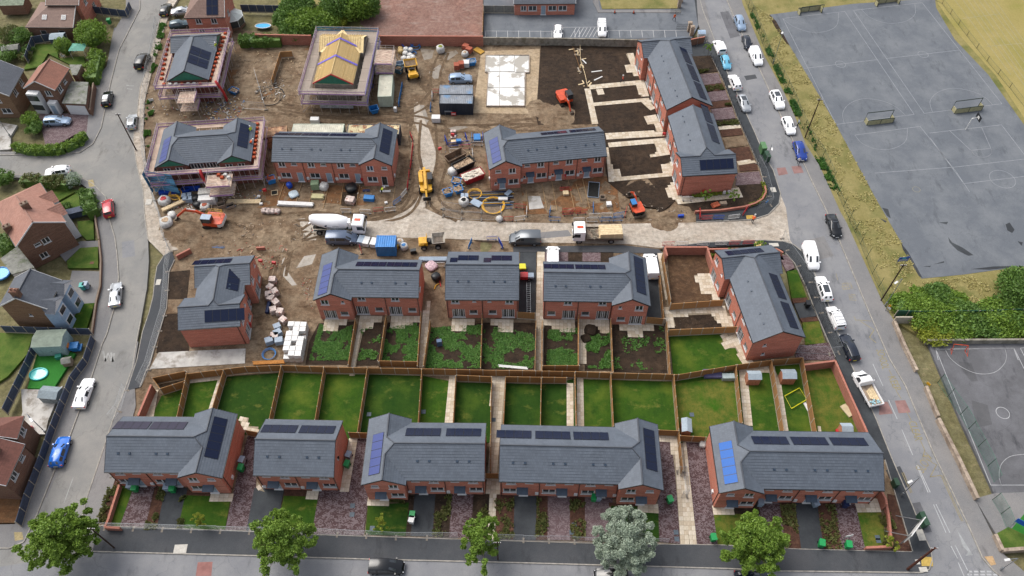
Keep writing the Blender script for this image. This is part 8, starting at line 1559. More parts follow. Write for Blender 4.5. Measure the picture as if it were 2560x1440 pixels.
board('white gutter lengths thrown on the weedy garden',250,1465-1465+1500-0,-.15,4.2,.35,.1,WPL,Z7,3)if False else board('white gutter lengths thrown on the weedy garden',1281,918,-.1,4.2,.4,.12,WPL,(0,0),1,n=3);board('orange timber lengths by the white brick stack',672,907,.05,4.5,.6,.2,mk('orange batten','c98a4c',.8,.1,3),(0,0),1,n=4)
def debris(label,poly,n,mats,seed,o,k,smin=.1,smax=.45,name='debris',cat='debris'):
 rr=_r.Random(seed);pg=[tuple(P(*q)[:2])for q in sh(o,poly,k)];x0=min(p[0]for p in pg);x1=max(p[0]for p in pg);y0=min(p[1]for p in pg);y1=max(p[1]for p in pg);q=MB();c=0
 while c<n:
  x=rr.uniform(x0,x1);y=rr.uniform(y0,y1)
  if not inside(x,y,pg):continue
  c+=1;s=rr.uniform(smin,smax);m=rr.randrange(len(mats))
  if rr.random()<.5:a=rr.uniform(0,6.28);q.bar((x,y,.05),(x+math.cos(a)*s*1.6,y+math.sin(a)*s*1.6,.06+rr.random()*.1),s*.3,.06,m)
  else:q.blob((x,y,.02),(s*.4,s*.35,s*.25),c,5,3,.35,m)
 tag(q.build(name,mats),label,cat,None,'stuff')
STO=mk('pale rubble stone','b3a797',.9,.2,2);BRD=mk('broken brick','b0685a',.9,.2,3)
debris('rubble and offcuts scattered left of the big excavator',[(200,640),(780,700),(800,860),(600,980),(250,880),(150,760)],150,[STO,SACK,WOOD2,BRD],1,ZN,KN);debris('stones scattered across the mud right of the big excavator',[(1700,560),(2160,560),(2160,760),(1560,740)],110,[STO,BRD,MIXR],2,Z5,3);debris('broken brick spill on the mud right of the pack line',[(330,830),(410,830),(440,1100),(340,900)],60,[BRD,STO],3,Z6,3,.06,.25)
debris('rubble heap in the fenced upper left yard',[(1920,600),(2130,600),(2130,740),(1900,740)],130,[STO,DIRT,BLK,SACK],4,Z1,3);debris('offcuts at the foot of the upper left scaffold',[(1540,700),(1850,720),(1800,900),(1540,900)],130,[WOOD,SACK,BLUE,BRD],5,Z1,3);debris('offcuts around the purple scaffold front',[(650,60),(2100,60),(2160,220),(700,260)],80,[WOOD,SACK,BRD,BLUE],6,Z5,3,.06,.25)if False else None
debris('litter of the material yard',[(880,350),(1100,350),(1090,480),(900,480)],60,[SACK,WOOD,BLK,BLUE],7,Z2,3,.08,.3);debris('small site litter in front of the north terrace',[(20,120),(1040,130),(1000,300),(20,280)],90,[SACK,WOOD,BRD,STO],8,Z6,3,.05,.22);debris('loose timber along the dark strip beside the dug soil',[(150,350),(215,360),(285,660),(240,660)],26,[WOOD,STO],9,Z3,3,.3,.9);debris('offcuts near the skips',[(1280,1000),(1560,1000),(1600,1400),(1300,1400)],80,[WOOD,SACK,STO,BLUE],10,Z2,3,.05,.3)
debris('stones and clods around the east excavation',[(700,180),(850,180),(1130,300),(1330,320),(1330,400),(850,400)],90,[STO,DIRT],11,Z7,3,.08,.4)
for lb,x,y,rz,L in(('white board on the dark soil, upper',240,460,-1.05,1.6),('white board on the dark soil, middle',335,535,.2,2.1),('white board on the dark soil, lower',347,588,.6,2.0)):board(lb,x,y,rz,L,.25,.06,WPL,Z3,3)
hose('timber rail leaning along the dark soil edge',[(210,340),(215,460),(245,560),(265,650)],.05,WOOD,Z3,3,'timber_rail',.3,'timber');hose('second timber rail along the dark soil edge',[(155,360),(185,450),(215,540)],.05,mk('brown rail','8d6a45',.8,.1,3),Z3,3,'timber_rail',.3,'timber')
c=P(*sh(Z7,[(612,165)],3)[0]);crate('grey blue shallow tray frame on the plots by the skips terrace',612,165,1.45,3.6,1.9,.15,Z7,3,GBIN);pack('small pale pallet on the plots by the skips terrace',403,190,.1,1.0,.9,.3,WOOD,Z7,3,courses=2,name='pallet',cat='pallet');pack('white box beside the excavated soil',727,270,.1,.9,.9,.5,WPL,Z7,3,courses=1,pallet=False,name='white_box',cat='box');crate('small timber crate left of the excavated soil',677,230,0,.9,.8,.5,Z7,3)
pack('heap of red pipe bends on the east corner bed',820,735,.4,1.3,1.0,.4,mk('terracotta','c46a4e',.8,.2,4),ZC,KC,courses=2,jit=.1,pallet=False,name='pipe_bends',cat='pipes');pack('timber box beside the red pipe bends',930,715,.1,1.2,.7,.4,WOOD2,ZC,KC,courses=2,name='timber_box',cat='box')
pack('blue wrapped petrol cutter on the spoil by the side road',345,885,.1,1.0,.4,.5,BLU2,ZC,KC,courses=2,pallet=False,name='cutter',cat='machine')
c=P(*sh(Z6,[(1997,745)],3)[0],.3);T=thing('yellow_barrow','yellow open tub on the drive right of the plain pair','tub',(c.x,c.y,.05));q=MB();q.prism([(-.6,-.5),(.6,-.5),(.5,.5),(-.5,.5)],.2,.6);q.build('tub',mk('bright yellow','e8e02a',.5,.05,3),T);q=MB();q.tube([(-.5,-.4,0),(-.5,-.4,.3)],.05,5);q.build('leg',BLK,T)
c=P(*sh(Z6,[(2035,815)],3)[0],.5);T=thing('cement_mixer','small red and grey mixer trailer on the black drive','mixer',(c.x,c.y,.05));q=MB();q.box(-1.1,-.5,.3,.1,.5,1.0);q.build('body',RED,T);q=MB();q.box(.1,-.45,.4,1.0,.45,.9);q.build('engine',GBIN,T)
for y in(-.5,.5):add_wheel(T,.3,y,.28,.12)
c=P(*sh(Z6,[(2045,1000)],3)[0]);T=thing('ladder','long aluminium ladder lying on the black drive','ladder',(c.x,c.y,.08),R(90));
for y in(-.28,.28):q=MB();q.bar((-3.6,y,.05),(3.6,y,.05),.05,.08);q.build('stile',GAL,T)
for i in range(18):q=MB();x=-3.4+i*.4;q.bar((x,-.28,.05),(x,.28,.05),.04,.04);q.build('rung',GAL,T)
bag('long dark garden debris heap spilling over the buff slabs',590,1210,.9,MA['topsoil'],Z7,3,group='soil heaps',name='soil_heap',h=.5);bag('second dark soil clump on the buff slabs',555,1270,.7,MA['topsoil'],Z7,3,group='soil heaps',name='soil_heap',h=.35)
pack('grey blue square post in the weedy garden of the plain pair',1375,1310,.2,.8,.6,1.2,mk('slate blue','566c8c',.6,.1,3),Z6,3,courses=1,pallet=False,name='utility_post',cat='utility box')
# wheelie bins, caddies, sheds, cabinets
def bin_(label,px,py,m,o,k,z=.06,s=1.0,rz=None,group='wheelie bins',lid=None):
 c=P(*sh(o,[(px,py)],k)[0],.5);T=thing('wheelie_bin',label,'bin',(c.x,c.y,z),rz if rz is not None else random.uniform(-.3,.3),group);T.scale=(s,s,s);q=MB();b=[(-.24,-.28),(.24,-.28),(.24,.28),(-.24,.28)];t=[(-.3,-.36),(.3,-.36),(.3,.34),(-.3,.34)]
 for i in range(4):j=(i+1)%4;q.face([(*b[i],.06),(*b[j],.06),(*t[j],.98),(*t[i],.98)])
 q.build('body',m,T);q=MB();q.prism([(-.32,-.4),(.32,-.4),(.32,.36),(-.32,.36)],.98,1.06);q.build('lid',lid or m,T)
 for x in(-.27,.27):q=MB();q.tube([(x-.03,.3,.12),(x+.03,.3,.12)],.12,8);q.build('wheel',TYRE,T)
 q=MB();q.bar((-.25,.42,.95),(.25,.42,.95),.04,.04);q.build('handle',m,T)
for lb,x,y,m,o,k in(('green wheelie bin at the left house of the left corner terrace',842,900,GREEN,B1,KB),('grey bin left of the green one, left corner terrace',812,885,GBIN,B1,KB),('green wheelie bin at the middle door of the left corner terrace',1075,905,GREEN,B1,KB),('grey bin beside the middle green bin of the left corner terrace',1040,895,GBIN,B1,KB),('green wheelie bin on the driveway right of the left corner terrace',1500,775,GREEN,B1,KB),('grey bin behind the green one on the driveway right of the left corner terrace',1507,728,GBIN,B1,KB),('green wheelie bin on the buff path right of the plain pair',568,752,GREEN,B2,KB),('grey lidded bin on the buff path right of the plain pair',578,695,GBIN,B2,KB),('green lidded bin at the edge of the black drive, bottom row',972,1068,GREEN,B2,KB),('white bin in front of the green one on the black drive edge',968,1097,WPL,B2,KB),('green wheelie bin at the wing of the longest terrace',607,960,GREEN,B3,KB),('grey bin right of the green one at the longest terrace',635,957,GBIN,B3,KB),('green wheelie bin on the mottled drive left of the leaning mesh panels',1077,972,GREEN,B3,KB),('green wheelie bin at the pavement end of the last left drive',1346,1207,GREEN,B3,KB),('small grey bin at the left wing of the right end terrace',148,990,GBIN,B4,KB),('blue grey bin by the second door of the right end terrace',490,995,GBIN,B4,KB),('navy wheelie bin by the third door of the right end terrace',675,998,NAVY,B4,KB),('green wheelie bin on the bark bed by the pavement, right end',527,1243,GREEN,B4,KB),('green wheelie bin at the pavement end of the mottled drive, right end',693,1252,GREEN,B4,KB),('black bin in the drive of the angled terrace',535,1028,BLK,Z8,3),('teal bin beside the slate house bay',625,895,mk('teal bin','3fb0a8',.5,.05,3),Z5,3),('white topped bin beside the teal one',650,885,GBIN,Z5,3),('green bin by the fence at the top of the left road',820,165,GREEN,Z1,3),('dark bin left of the school doorway',1385-1840+1905-80,12,BLK,(0,0),1)):
 if 'school' in lb:x,y,o,k=1414,12,(0,0),1
 bin_(lb,x,y,m,o,k,s=1.12)
def shed(label,px,py,rz,w,d,h,wm,rm,o,k,z=.05,name='garden_shed',cat='shed'):
 c=P(*sh(o,[(px,py)],k)[0],h*.6);T=thing(name,label,cat,(c.x,c.y,z),rz,'garden sheds');q=MB();q.box(-w/2,-d/2,0,w/2,d/2,h-.35)
 for x in(-w/2,w/2):q.face([(x,-d/2,h-.35),(x,d/2,h-.35),(x,0,h)])
 q.build('wall',wm,T)
 for s_ in(-1,1):q=MB();q.face([(-w/2-.08,0,h+.02),(w/2+.08,0,h+.02),(w/2+.08,s_*(d/2+.1),h-.38),(-w/2-.08,s_*(d/2+.1),h-.38)]);q.build('roof',rm,T)
 q=MB();q.box(-.35,-d/2-.03,.05,.35,-d/2,h-.5);q.build('door',wm,T);q=MB();q.box(.2,-d/2-.06,h*.4,.26,-d/2-.03,h*.46);q.build('latch',BLK,T);return T
SHW=mk('pinkish shed timber','c98a6c',.8,.1,4);SHR=mk('pale blue grey felt','a9b6bf',.8,.08,3)
shed('pinkish shed with pale grey roof in the narrow buff path garden',108,205,0,1.8,1.3,2.1,SHW,SHR,B4,KB);shed('pinkish shed above the yellow goal frame',322,198,0,1.9,1.4,2.1,SHW,SHR,B4,KB);shed('small shed peeping over the roof of the right end terrace',680,528,0,1.4,1.2,1.9,SHW,SHR,B4,KB);shed('pinkish shed on the lawn left of the bright blue panel terrace',1180,515,R(85),1.9,1.2,2.1,SHW,SHR,B3,KB)
shed('large pale blue playhouse shed in the lower left play garden',385,1300,.05,4.2,2.8,2.9,mk('pale blue timber','a8c0c0',.8,.1,3),mk('pale olive felt','8f9a8c',.8,.1,2),Z5,3);shed('grey garden storage box cabin beside the left road fence',315,310,-.1,2.6,1.8,1.8,mk('grey resin','98a3a6',.7,.1,3),mk('grey lid','8d9aa0',.7,.1,3),B1,KB);shed('dark navy shed with pale roof in the top left garden',440,290,.1,2.6,2.0,2.4,FDK,SHR,Z1,3);shed('small brown garden store in the lower left play garden',415,105,.2,1.2,1.0,1.3,WOOD2,FELT,B1,KB);shed('grey shed roof at the far top left garden',85,370,.2,3.0,1.6,2.0,FGRY,FELT,Z1,3)
shed('green roofed outhouse at the very top left corner',110,30,.05,5,3,2.6,BR2,mk('mossy roof','8a9480',.85,.2,2),Z1,3)
def cabinet(label,px,py,qx,qy,w,h,m=GRND,z=.12):a=P(px,py);b=P(qx,qy);T=thing('street_cabinet',label,'cabinet',((a.x+b.x)/2,(a.y+b.y)/2,z),math.atan2(b.y-a.y,b.x-a.x),'green street cabinets');L=(b-a).length;q=MB();q.box(-L/2,-w/2,0,L/2,w/2,h);q.build('body',m,T);q=MB();q.box(-L/2-.04,-w/2-.04,h,L/2+.04,w/2+.04,h+.06);q.build('lid',m,T);[(lambda x:(lambda q:(q.box(x,w/2,.1,x+.02,w/2+.02,h-.05),q.build('door_seam',BLK,T)))(MB()))(x)for x in(-L/6,L/6)]
cabinet('small green street cabinet beside the right end terrace',2229,1206,2236,1222,.5,1.2);cabinet('long dark green street cabinet by the billboard',2293,1290,2308,1322,.6,1.3);cabinet('green telecom cabinet on the east footpath, upper',1901,372,1907,388,.8,1.5,mk('mid green','5f8a5c',.6,.1,2));cabinet('dark green telecom cabinet on the east footpath, lower',1911,392,1918,407,.7,1.3)
for lb,x,y,w,d,o,k in(('pale square manhole surround on the bottom pavement',452,1373,1.6,1.1,(0,0),1),('pale slab at the pavement corner by the telegraph pole, lower',1160,1402,1.0,.6,B4,KB),('pale slab at the pavement corner by the telegraph pole, upper',1125,1355,.5,.6,B4,KB),('pale slab beside the long green cabinet',1145,1188,.9,1.4,B4,KB),('pale slab on the east corner footpath',1620,530,.9,1.1,ZC,KC),('pale slab on the north footpath of the junction',1630,1292,1.5,.7,ZC,KC),('pale slab on the curved left footpath',1190,860,.7,1.1,Z5,3),('white slab by the left road kerb',1118,258,1.0,1.3,Z5,3),('pale slab on the upper east footpath',1335,655,.7,.7,Z3,3)):
 c=P(*sh(o,[(x,y)],k)[0]);q=MB();q.box(-w/2,-d/2,0,w/2,d/2,.03);struct(q.build('manhole_slab',mk('pale cover slab','cfcac0',.8,.08,3),None,(c.x,c.y,.125),.05))
for l,c_,o,k,z in(([(1245,885),(1345,880),(1355,930),(1252,935)],'c9a455',ZC,KC,.13),([(1145,1322),(1218,1325),(1220,1382),(1150,1380)],'d0b060',B4,KB,.13),([(1538,1322),(1590,1318),(1612,1370),(1580,1378)],'c0a078',B4,KB,.135),([(660,95),(700,90),(715,140),(670,145)],'b0a078',Z5,3,.12),([(90,1170),(140,1170),(150,1215),(95,1225)],'b0a078',B1,KB,.12),([(1820,555),(1870,552),(1880,585),(1830,590)],'c9b075',Z7,3,.13)):
 q=MB();q.face([(p.x,p.y,z)for p in[P(*q_)for q_ in sh(o,l,k)]]);struct(q.build('tactile_paving',mk('buff tactile '+c_,c_,.85,.12,4)))
for x,y,o,k in((600,1005,B2,KB),(597,1060,B2,KB),(470,1170,B3,KB),(1117,1170,B3,KB),(1122,1212,B3,KB),(878,1203,B4,KB),(883,1222,B4,KB),(485,1125,B3,KB),(702,438,B2,KB),(1040,422,B2,KB),(1215,440,B3,KB),(1475,472,B2,KB),(722,1145,B2,KB)):
 c=P(*sh(o,[(x,y)],k)[0]);q=MB();q.box(-.3,-.3,0,.3,.3,.02);struct(q.build('manhole_cover',mk('slate manhole cover','56636e',.6,.1,3),None,(c.x,c.y,.075)))
# poles, lamps, signs
def pole(label,bx,by,tx,ty,h,r=.12,m=None,kind='telegraph',z=0.1):
 b=P(bx,by);T=thing('telegraph_pole' if kind=='telegraph' else 'street_lamp',label,'pole' if kind=='telegraph' else 'street lamp',(b.x,b.y,z),0,'telegraph poles' if kind=='telegraph' else 'street lamps');m=m or mk('tarred pole wood','4a3a32',.9,.15,3)
 t=P(tx,ty,h)-Vector((b.x,b.y,0))
 if kind=='telegraph':
  q=MB();q.tube([(0,0,0),(t.x*.05,t.y*.05,h)],[r,r*.7],8);q.build('pole',m,T);q=MB();q.bar((-.45,0,h-.35),(.45,0,h-.35),.1,.1);q.build('cross_arm',m,T)
  for x in(-.38,-.15,.15,.38):q=MB();q.tube([(x,0,h-.3),(x,0,h-.12)],.05,6);q.build('insulator',WPL,T)
  for i in range(5):q=MB();zz=h*.35+i*.7;q.bar((-.2,0,zz),(.2,0,zz),.03,.03);q.build('step_iron',BLK,T)
 else:
  d=Vector((t.x,t.y,0));d=d.normalized()*min(1.3,d.length)if d.length>.05 else Vector((.8,0,0));q=MB();q.tube([(0,0,0),(0,0,1.2),(0,0,h-.2),(d.x*.2,d.y*.2,h),(d.x,d.y,h+.12)],[.1,.06,.045,.04,.035],7);q.build('column',m if m.name!='tarred pole wood' else GAL,T)
  e=d*1.35;q=MB();q.bar((d.x,d.y,h+.14),(e.x*1.15,e.y*1.15,h+.18),.28,.1);q.build('lantern',WPL,T);q=MB();q.box(-.1,-.1,.0,.1,.1,.9);q.build('base',GAL,T)
pole('dark telegraph pole at the left road and side street junction',341,376,304,320,8.5);pole('telegraph pole on the bank near the small white hatchback',2012,345,2040,263,9);pole('telegraph pole where the dry bank meets the shrubbery',2202,752,2250,677,9);pole('big brown telegraph pole at the bottom right pavement corner',2268,1424,2337,1383,8,.17,mk('brown pole wood','5b3a30',.9,.2,3));pole('slim black pole beside the narrow street tree',1245,1400,1247,1345,6.5,.09)
pole('pole hidden behind the bottom left street tree',286,1370,222,1325,7,.1)
pole('street lamp with white head on the bank beside the right road',1932,160,1945,108,8,kind='lamp',m=mk('green grey column','7f8f80',.6,.1,3));pole('street lamp by the telecom cabinets on the east footpath',1912,412,1928,386,5,kind='lamp');pole('street lamp beside the lower bank telegraph pole',2212,765,2240,708,7,kind='lamp');pole('street lamp leaning over the road by the right end terrace',2252,1240,2270,1208,6,kind='lamp');pole('pale lamp post at the bottom right school entrance',2500,1425,2522,1400,4.5,kind='lamp');pole('lamp post at the left edge above the pale blue yard',28,345,6,322,6,kind='lamp')
pole('lamp post over the cluttered yard at the lower left',118,1085,80,1052,6,kind='lamp')
a=P(2250,1365,.1);b=P(2285,1318,.1);T=thing('billboard','large white developer board on steel posts at the bottom right corner','billboard',(a.x,a.y,.1),math.atan2(b.y-a.y,b.x-a.x));L=(b-a).length;q=MB();q.box(0,-.05,1.2,L,.05,3.6);q.build('board',WPL,T);q=MB();q.box(.2,-.07,1.5,L-.2,-.055,3.3);q.build('panel',mk('pale print','dfe3e6',.5,.04,2),T)
for x in(.3,L-.3):q=MB();q.bar((x,.1,0),(x,.1,3.6),.12,.12);q.build('post',GAL,T);q=MB();q.bar((x,.1,2.8),(x,2.4,0),.08,.08);q.build('brace',GAL,T)
def signboard(label,px,py,w,h,z0,rz,m,txt=None,tm=None,sz=.3,post=True,name='sign',cat='sign'):
 c=P(px,py,z0+h/2);T=thing(name,label,cat,(c.x,c.y,.05),rz,'signs by the road');q=MB();q.box(-w/2,-.04,z0,w/2,0,z0+h);q.build('board',m,T)
 if post:
  for x in(-w*.4,w*.4):q=MB();q.bar((x,.05,0),(x,.05,z0+h),.07,.07);q.build('post',GAL,T)
 if txt:
  for i,t in enumerate(txt):me=words(t,0,0,0,1);me.materials.clear();me.materials.append(tm or WPL);me.name='lettering';wd=max(v.co.x for v in me.vertices)-min(v.co.x for v in me.vertices);put('lettering',me,T,(0,-.05,z0+h-(i+.6)*h/len(txt)),rot=(R(90),0,0),sc=(min(w*.85/wd,sz*1.2),sz,1))
 return T
signboard('blue notice board on the bank beside the sports court',2259,648,1.7,1.0,.8,.1,mk('royal blue sign','1f4fae',.5,.05,3));q=MB();q.box(-.3,-.06,1.35,.3,-.045,1.7);o=q.build('emblem',mk('cyan print','4fc0d8',.5,.05,3),bpy.data.objects['sign']);
q=MB();[q.box(-.7,-.06,.95+i*.12,.7,-.045,1.0+i*.12)for i in range(3)];q.build('lettering',WPL,bpy.data.objects['sign'])
signboard('bright blue school sign cut by the right edge, bottom right',2560,1310,1.9,1.0,1.0,-.6,mk('bright blue sign','2563d0',.5,.05,3));signboard('small yellow notice by the stone wall',2321,960,.6,.5,.6,-.9,YEL);signboard('small yellow and white road sign below the telegraph pole',2224,765,.4,.5,1.2,-.3,YEL);signboard('white street name plate beside the yellow road sign',2222,770,.6,.35,.7,-.9,WPL);signboard('round sign and orange plate by the upper left scaffold fence',378,250,.8,.5,1.2,.3,WPL)
signboard('white and blue parking sign on the mottled drive at the right end',2123,1340,.9,.6,1.0,.2,WPL);signboard('blue sign on the gable end of the curved wall',1917,505,.6,.4,.4,.6,BLUE)
for i,(x,y)in enumerate(((515,705),(548,712),(530,835))):
 c=P(*sh(B2,[(x,y)],KB)[0],[4.4,4.0,1.6][i]);T=thing('wall_flue',['white dish on the right wall of the plain pair, left one','white dish on the right wall of the plain pair, right one','white meter box low on the right wall of the plain pair'][i],'flue',(P(847,1231).x+.02,c.y,0),0);q=MB();z_=[3.9,3.9,1.0][i];q.box(0,-.2,z_,.35 if i<2 else .12,.2,z_+.5);q.build('box',WPL,T);q=MB();q.tube([(.1,0,z_+.5),(.1,.0,z_+1.1)],.03,5);q.build('mast',WPL,T)
for i,(x,y)in enumerate(((950,550),(1010,540))):c=P(*sh(ZC,[(x,y)],KC)[0],1.0);T=thing('meter_box','%s white meter box on the blank east gable'%['left','right'][i],'meter box',(c.x,c.y,.5));q=MB();q.box(-.22,-.1,0,.22,.05,.7);q.build('box',WPL,T);q=MB();q.box(-.18,-.12,.05,.18,-.1,.65);q.build('door',WPL,T)
# sports kit
PLY=mk('weathered plywood goal board','b9b28c',.85,.1,2);GST=mk('dark green goal steel','2c3a33',.6,.1,3)
def goal(label,c,e,o,k,back=1):
 a=P(*sh(o,[c],k)[0]);b=P(*sh(o,[e],k)[0]);L=(b-a).length;T=thing('ball_goal',label,'goal',(a.x,a.y,.06),math.atan2(b.y-a.y,b.x-a.x),'boarded ball goals on the sports court');dp=1.1*back;n=2
 q=MB();q.tube([(0,0,0),(0,0,2.0),(L,0,2.0),(L,0,0)],.08,6);q.build('front_frame',GST,T);q=MB();q.tube([(0,dp,0),(0,dp,1.1),(L,dp,1.1),(L,dp,0)],.07,6);q.tube([(L/2,dp,0),(L/2,dp,1.1)],.07,6);q.build('back_frame',GST,T)
 for i in range(2):q=MB();q.box(L*i/2+.06,dp-.03,.02,L*(i+1)/2-.06,dp+.03,1.08);q.build('back_board',PLY,T)
 for x in(0,L):q=MB();q.box(x-.03,min(0,dp)+.05,.02,x+.03,max(0,dp)-.05,1.0);q.build('side_board',PLY,T)
goal('boarded goal at the near end of the left ball court',(960,912),(1155,890),Z4,3,-1);goal('boarded goal at the near end of the right ball court, by the basketball hoop',(1615,825),(1815,800),Z4,3,-1);goal('boarded goal at the far end of the left ball court',(475,120),(640,100),Z4,3,1);goal('boarded goal at the far end of the right ball court',(1055,55),(1220,35),Z4,3,1)
b=P(*sh(Z4,[(1722,972)],3)[0]);T=thing('basketball_hoop','white basketball post with dark backboard on the sports court','basketball hoop',(b.x,b.y,.06));q=MB();q.tube([(0,0,0),(0,0,2.6),(.9,-.1,3.1)],[.09,.09,.06],8);q.build('post',WPL,T);q=MB();q.box(.9,-1.0,2.5,.97,.7,3.5);q.build('backboard',BLK,T);q=MB();q.tube([(1.02+.23+.23*math.cos(t),-.15+.23*math.sin(t),2.75)for t in[i*.5236 for i in range(13)]],.02,5,cap=False);q.build('rim',ORG,T);q=MB();q.box(.89,-.45,2.7,.895,.15,3.2);q.tube([(.98,-.5,2.65),(.98,.2,2.65),(.98,.2,3.25),(.98,-.5,3.25),(.98,-.5,2.65)],.03,4);q.build('target_square',WPL,T)
b=P(*sh(Z8,[(1610,1365)],3)[0]);e=P(*sh(Z8,[(1715,1375)],3)[0]);T=thing('small_goal','red tube goal at the top of the school court','goal',(b.x,b.y,.07),math.atan2(e.y-b.y,e.x-b.x));L=(e-b).length;q=MB();q.tube([(0,0,0),(0,.2,1.2),(L,.2,1.2),(L,0,0)],.06,6);q.tube([(0,.2,1.2),(-.1,-.8,0),(0,0,0)],.04,5);q.tube([(L,.2,1.2),(L+.2,-.9,0),(L,0,0)],.04,5);q.build('frame',ORG,T)
q_=[P(*p)for p in sh(B4,[(298,330),(390,280),(435,352),(340,408)],KB)];T=thing('yellow_pitch_frame','yellow tube frame goal laid out on the narrow lawn','goal',(q_[0].x,q_[0].y,.05));s=Sep('tube',mk('bright yellow','e8e02a',.5,.05,3),T)
for a,b in((0,1),(2,3),(1,2),(3,0)):s.tube([q_[a]-q_[0]+Vector((0,0,.3)),q_[b]-q_[0]+Vector((0,0,.3))],.06 if(a,b)in((0,1),(2,3))else .025,5)
board('purple grey folded trampoline cover by the long fence',1342,192,0,2.6,1.4,.4,mk('dusty purple','5f5c80',.7,.1,3),B3,KB,z=.1,cat='garden seat',name='garden_swing');pack('black garden table with glass top by the long fence',1440,207,0,1.8,.9,.7,mk('glass grey','a9b8b8',.2,.1,3),B3,KB,courses=1,name='garden_table',cat='table');board('white football mat on the narrow lawn',442,400,-1.3,1.8,.4,.1,WPL,B4,KB,z=.05,cat='garden item',name='white_mat');board('pale boards leaning inside the tall corner wall',688,415,-1.1,1.9,1.0,.15,mk('cream card','d0c09c',.8,.08,3),B4,KB,z=.05,cat='board');pack('red plastic toy beside the small roof peeping shed',630,540,0,.5,.5,.4,RED,B4,KB,pallet=False,courses=1,name='toy',cat='toy');bag('white bag on the drive left of the right end terrace',1285,620,.45,SACK,B3,KB,group='bags by the bottom row')
c=P(*sh(B1,[(243,190)],KB)[0]);T=thing('paddling_pool','turquoise round paddling pool on the play garden turf','paddling pool',(c.x,c.y,.05));q=MB();q.tube([(1.25*math.cos(t),.95*math.sin(t),.12)for t in[i*.3142 for i in range(21)]],.14,6,cap=False);q.build('ring',mk('turquoise vinyl','49d3cf',.4,.05,3),T);q=MB();q.prism([(1.15*math.cos(i*.3142),.85*math.sin(i*.3142))for i in range(20)],.0,.1);q.build('water',mk('pool water','8ff0ea',.1,.05,3),T)
c=P(*sh(Z1,[(1975,200)],3)[0]);T=thing('paddling_pool','bright blue paddling pool beside the conservatory','paddling pool',(c.x,c.y,.02));q=MB();q.prism([(1.6*math.cos(i*.524),.8*math.sin(i*.524))for i in range(12)],0,.2);q.build('water',mk('azure water','35b5ee',.2,.05,3),T);q=MB();q.tube([(1.65*math.cos(i*.524),.85*math.sin(i*.524),.2)for i in range(13)],.1,6,cap=False);q.build('ring',WPL,T)
c=P(*sh(Z5,[(5,800)],3)[0]);T=thing('paddling_pool','blue and white paddling pool cut by the left edge','paddling pool',(c.x,c.y,.02));q=MB();q.prism([(1.5*math.cos(i*.524),1.3*math.sin(i*.524))for i in range(12)],0,.25);q.build('water',mk('azure water','35b5ee',.2,.05,3),T);q=MB();q.tube([(1.5*math.cos(i*.524),1.3*math.sin(i*.524),.25)for i in range(13)],.13,6,cap=False);q.build('ring',BLUE,T)
c=P(*sh(Z1,[(582,350)],3)[0],2.2);T=thing('garden_canopy','green square garden canopy in the top left lawn','canopy',(c.x,c.y,0));q=MB();[q.face([(1.5*a,1.2*b,2.1),(1.5*c_,1.2*d,2.1),(0,0,2.6)])for a,b,c_,d in((-1,-1,1,-1),(1,-1,1,1),(1,1,-1,1),(-1,1,-1,-1))];q.build('cloth',mk('sea green cloth','63a692',.7,.06,3),T);[(lambda q:(q.tube([(x,y,0),(x,y,2.1)],.03,5),q.build('leg',WPL,T)))(MB())for x in(-1.4,1.4)for y in(-1.1,1.1)]
for i,(x,y)in enumerate(((525,405),(565,395),(480,432))):c=P(*sh(Z1,[(x,y)],3)[0]);T=thing('garden_chair','%s white chair before the green canopy'%['middle','right','left'][i],'chair',(c.x,c.y,0),i*.8);q=MB();q.box(-.25,-.25,.4,.25,.25,.45);q.build('seat',WPL,T);q=MB();q.box(-.25,.22,.45,.25,.27,.9);q.build('backrest',WPL,T);[(lambda q:(q.bar((a,b,0),(a,b,.4),.04,.04),q.build('leg',WPL,T)))(MB())for a in(-.22,.22)for b in(-.22,.22)]
pack('orange and blue climbing toy in the lower left play garden',500,1345,.2,1.0,.8,1.2,mk('toy orange','ef8e3c',.6,.05,3),Z5,3,pallet=False,courses=2,name='slide_toy',cat='toy');pack('blue plastic play frame in the lower left play garden',565,1340,.1,1.3,1.2,.9,BLUE,Z5,3,pallet=False,courses=3,jit=.2,name='play_frame',cat='toy');pack('green toy box on the play turf',440,1415,.3,.9,.7,.7,mk('toy green','45a08a',.6,.05,3),Z5,3,pallet=False,courses=1,name='toy_box',cat='toy');pack('pink toy on the lower left paved yard',187,525,.2,.7,.6,.6,mk('toy pink','d8606c',.6,.05,3),B1,KB,pallet=False,courses=1,name='toy',cat='toy')
for i,(x,y)in enumerate(((470,98),(612,100))):c=P(*sh(Z3,[(x,y)],3)[0]);T=thing('traffic_cone','%s orange cone at the edge of the dry grass plot'%['left','right'][i],'cone',(c.x,c.y,.1));q=MB();q.tube([(0,0,.04),(0,0,.75)],[.17,.04],8);q.build('cone',ORG,T);q=MB();q.box(-.24,-.24,0,.24,.24,.04);q.build('base',BLK,T)
c=P(*sh(Z3,[(1118,262)],3)[0]);shed('small white topped kiosk by the school gate',1120,250,0,1.4,1.2,1.6,WPL,mk('pale blue roof','b8d0ea',.6,.05,3),Z3,3)
meshfence('small black iron gate beside the school gate piers',sh(Z3,[(930,218),(1020,218)],3),1.2,3.0,BLK,feet=False,post=None,group='school gates',nv=14,nh=2,name='iron_gate',cat='gate',wr=.03);meshfence('black iron gate beside the dry grass plot',sh(Z3,[(885,100),(965,103)],3),1.2,3.0,BLK,feet=False,post=None,group='school gates',nv=14,nh=2,name='iron_gate',cat='gate',wr=.03)
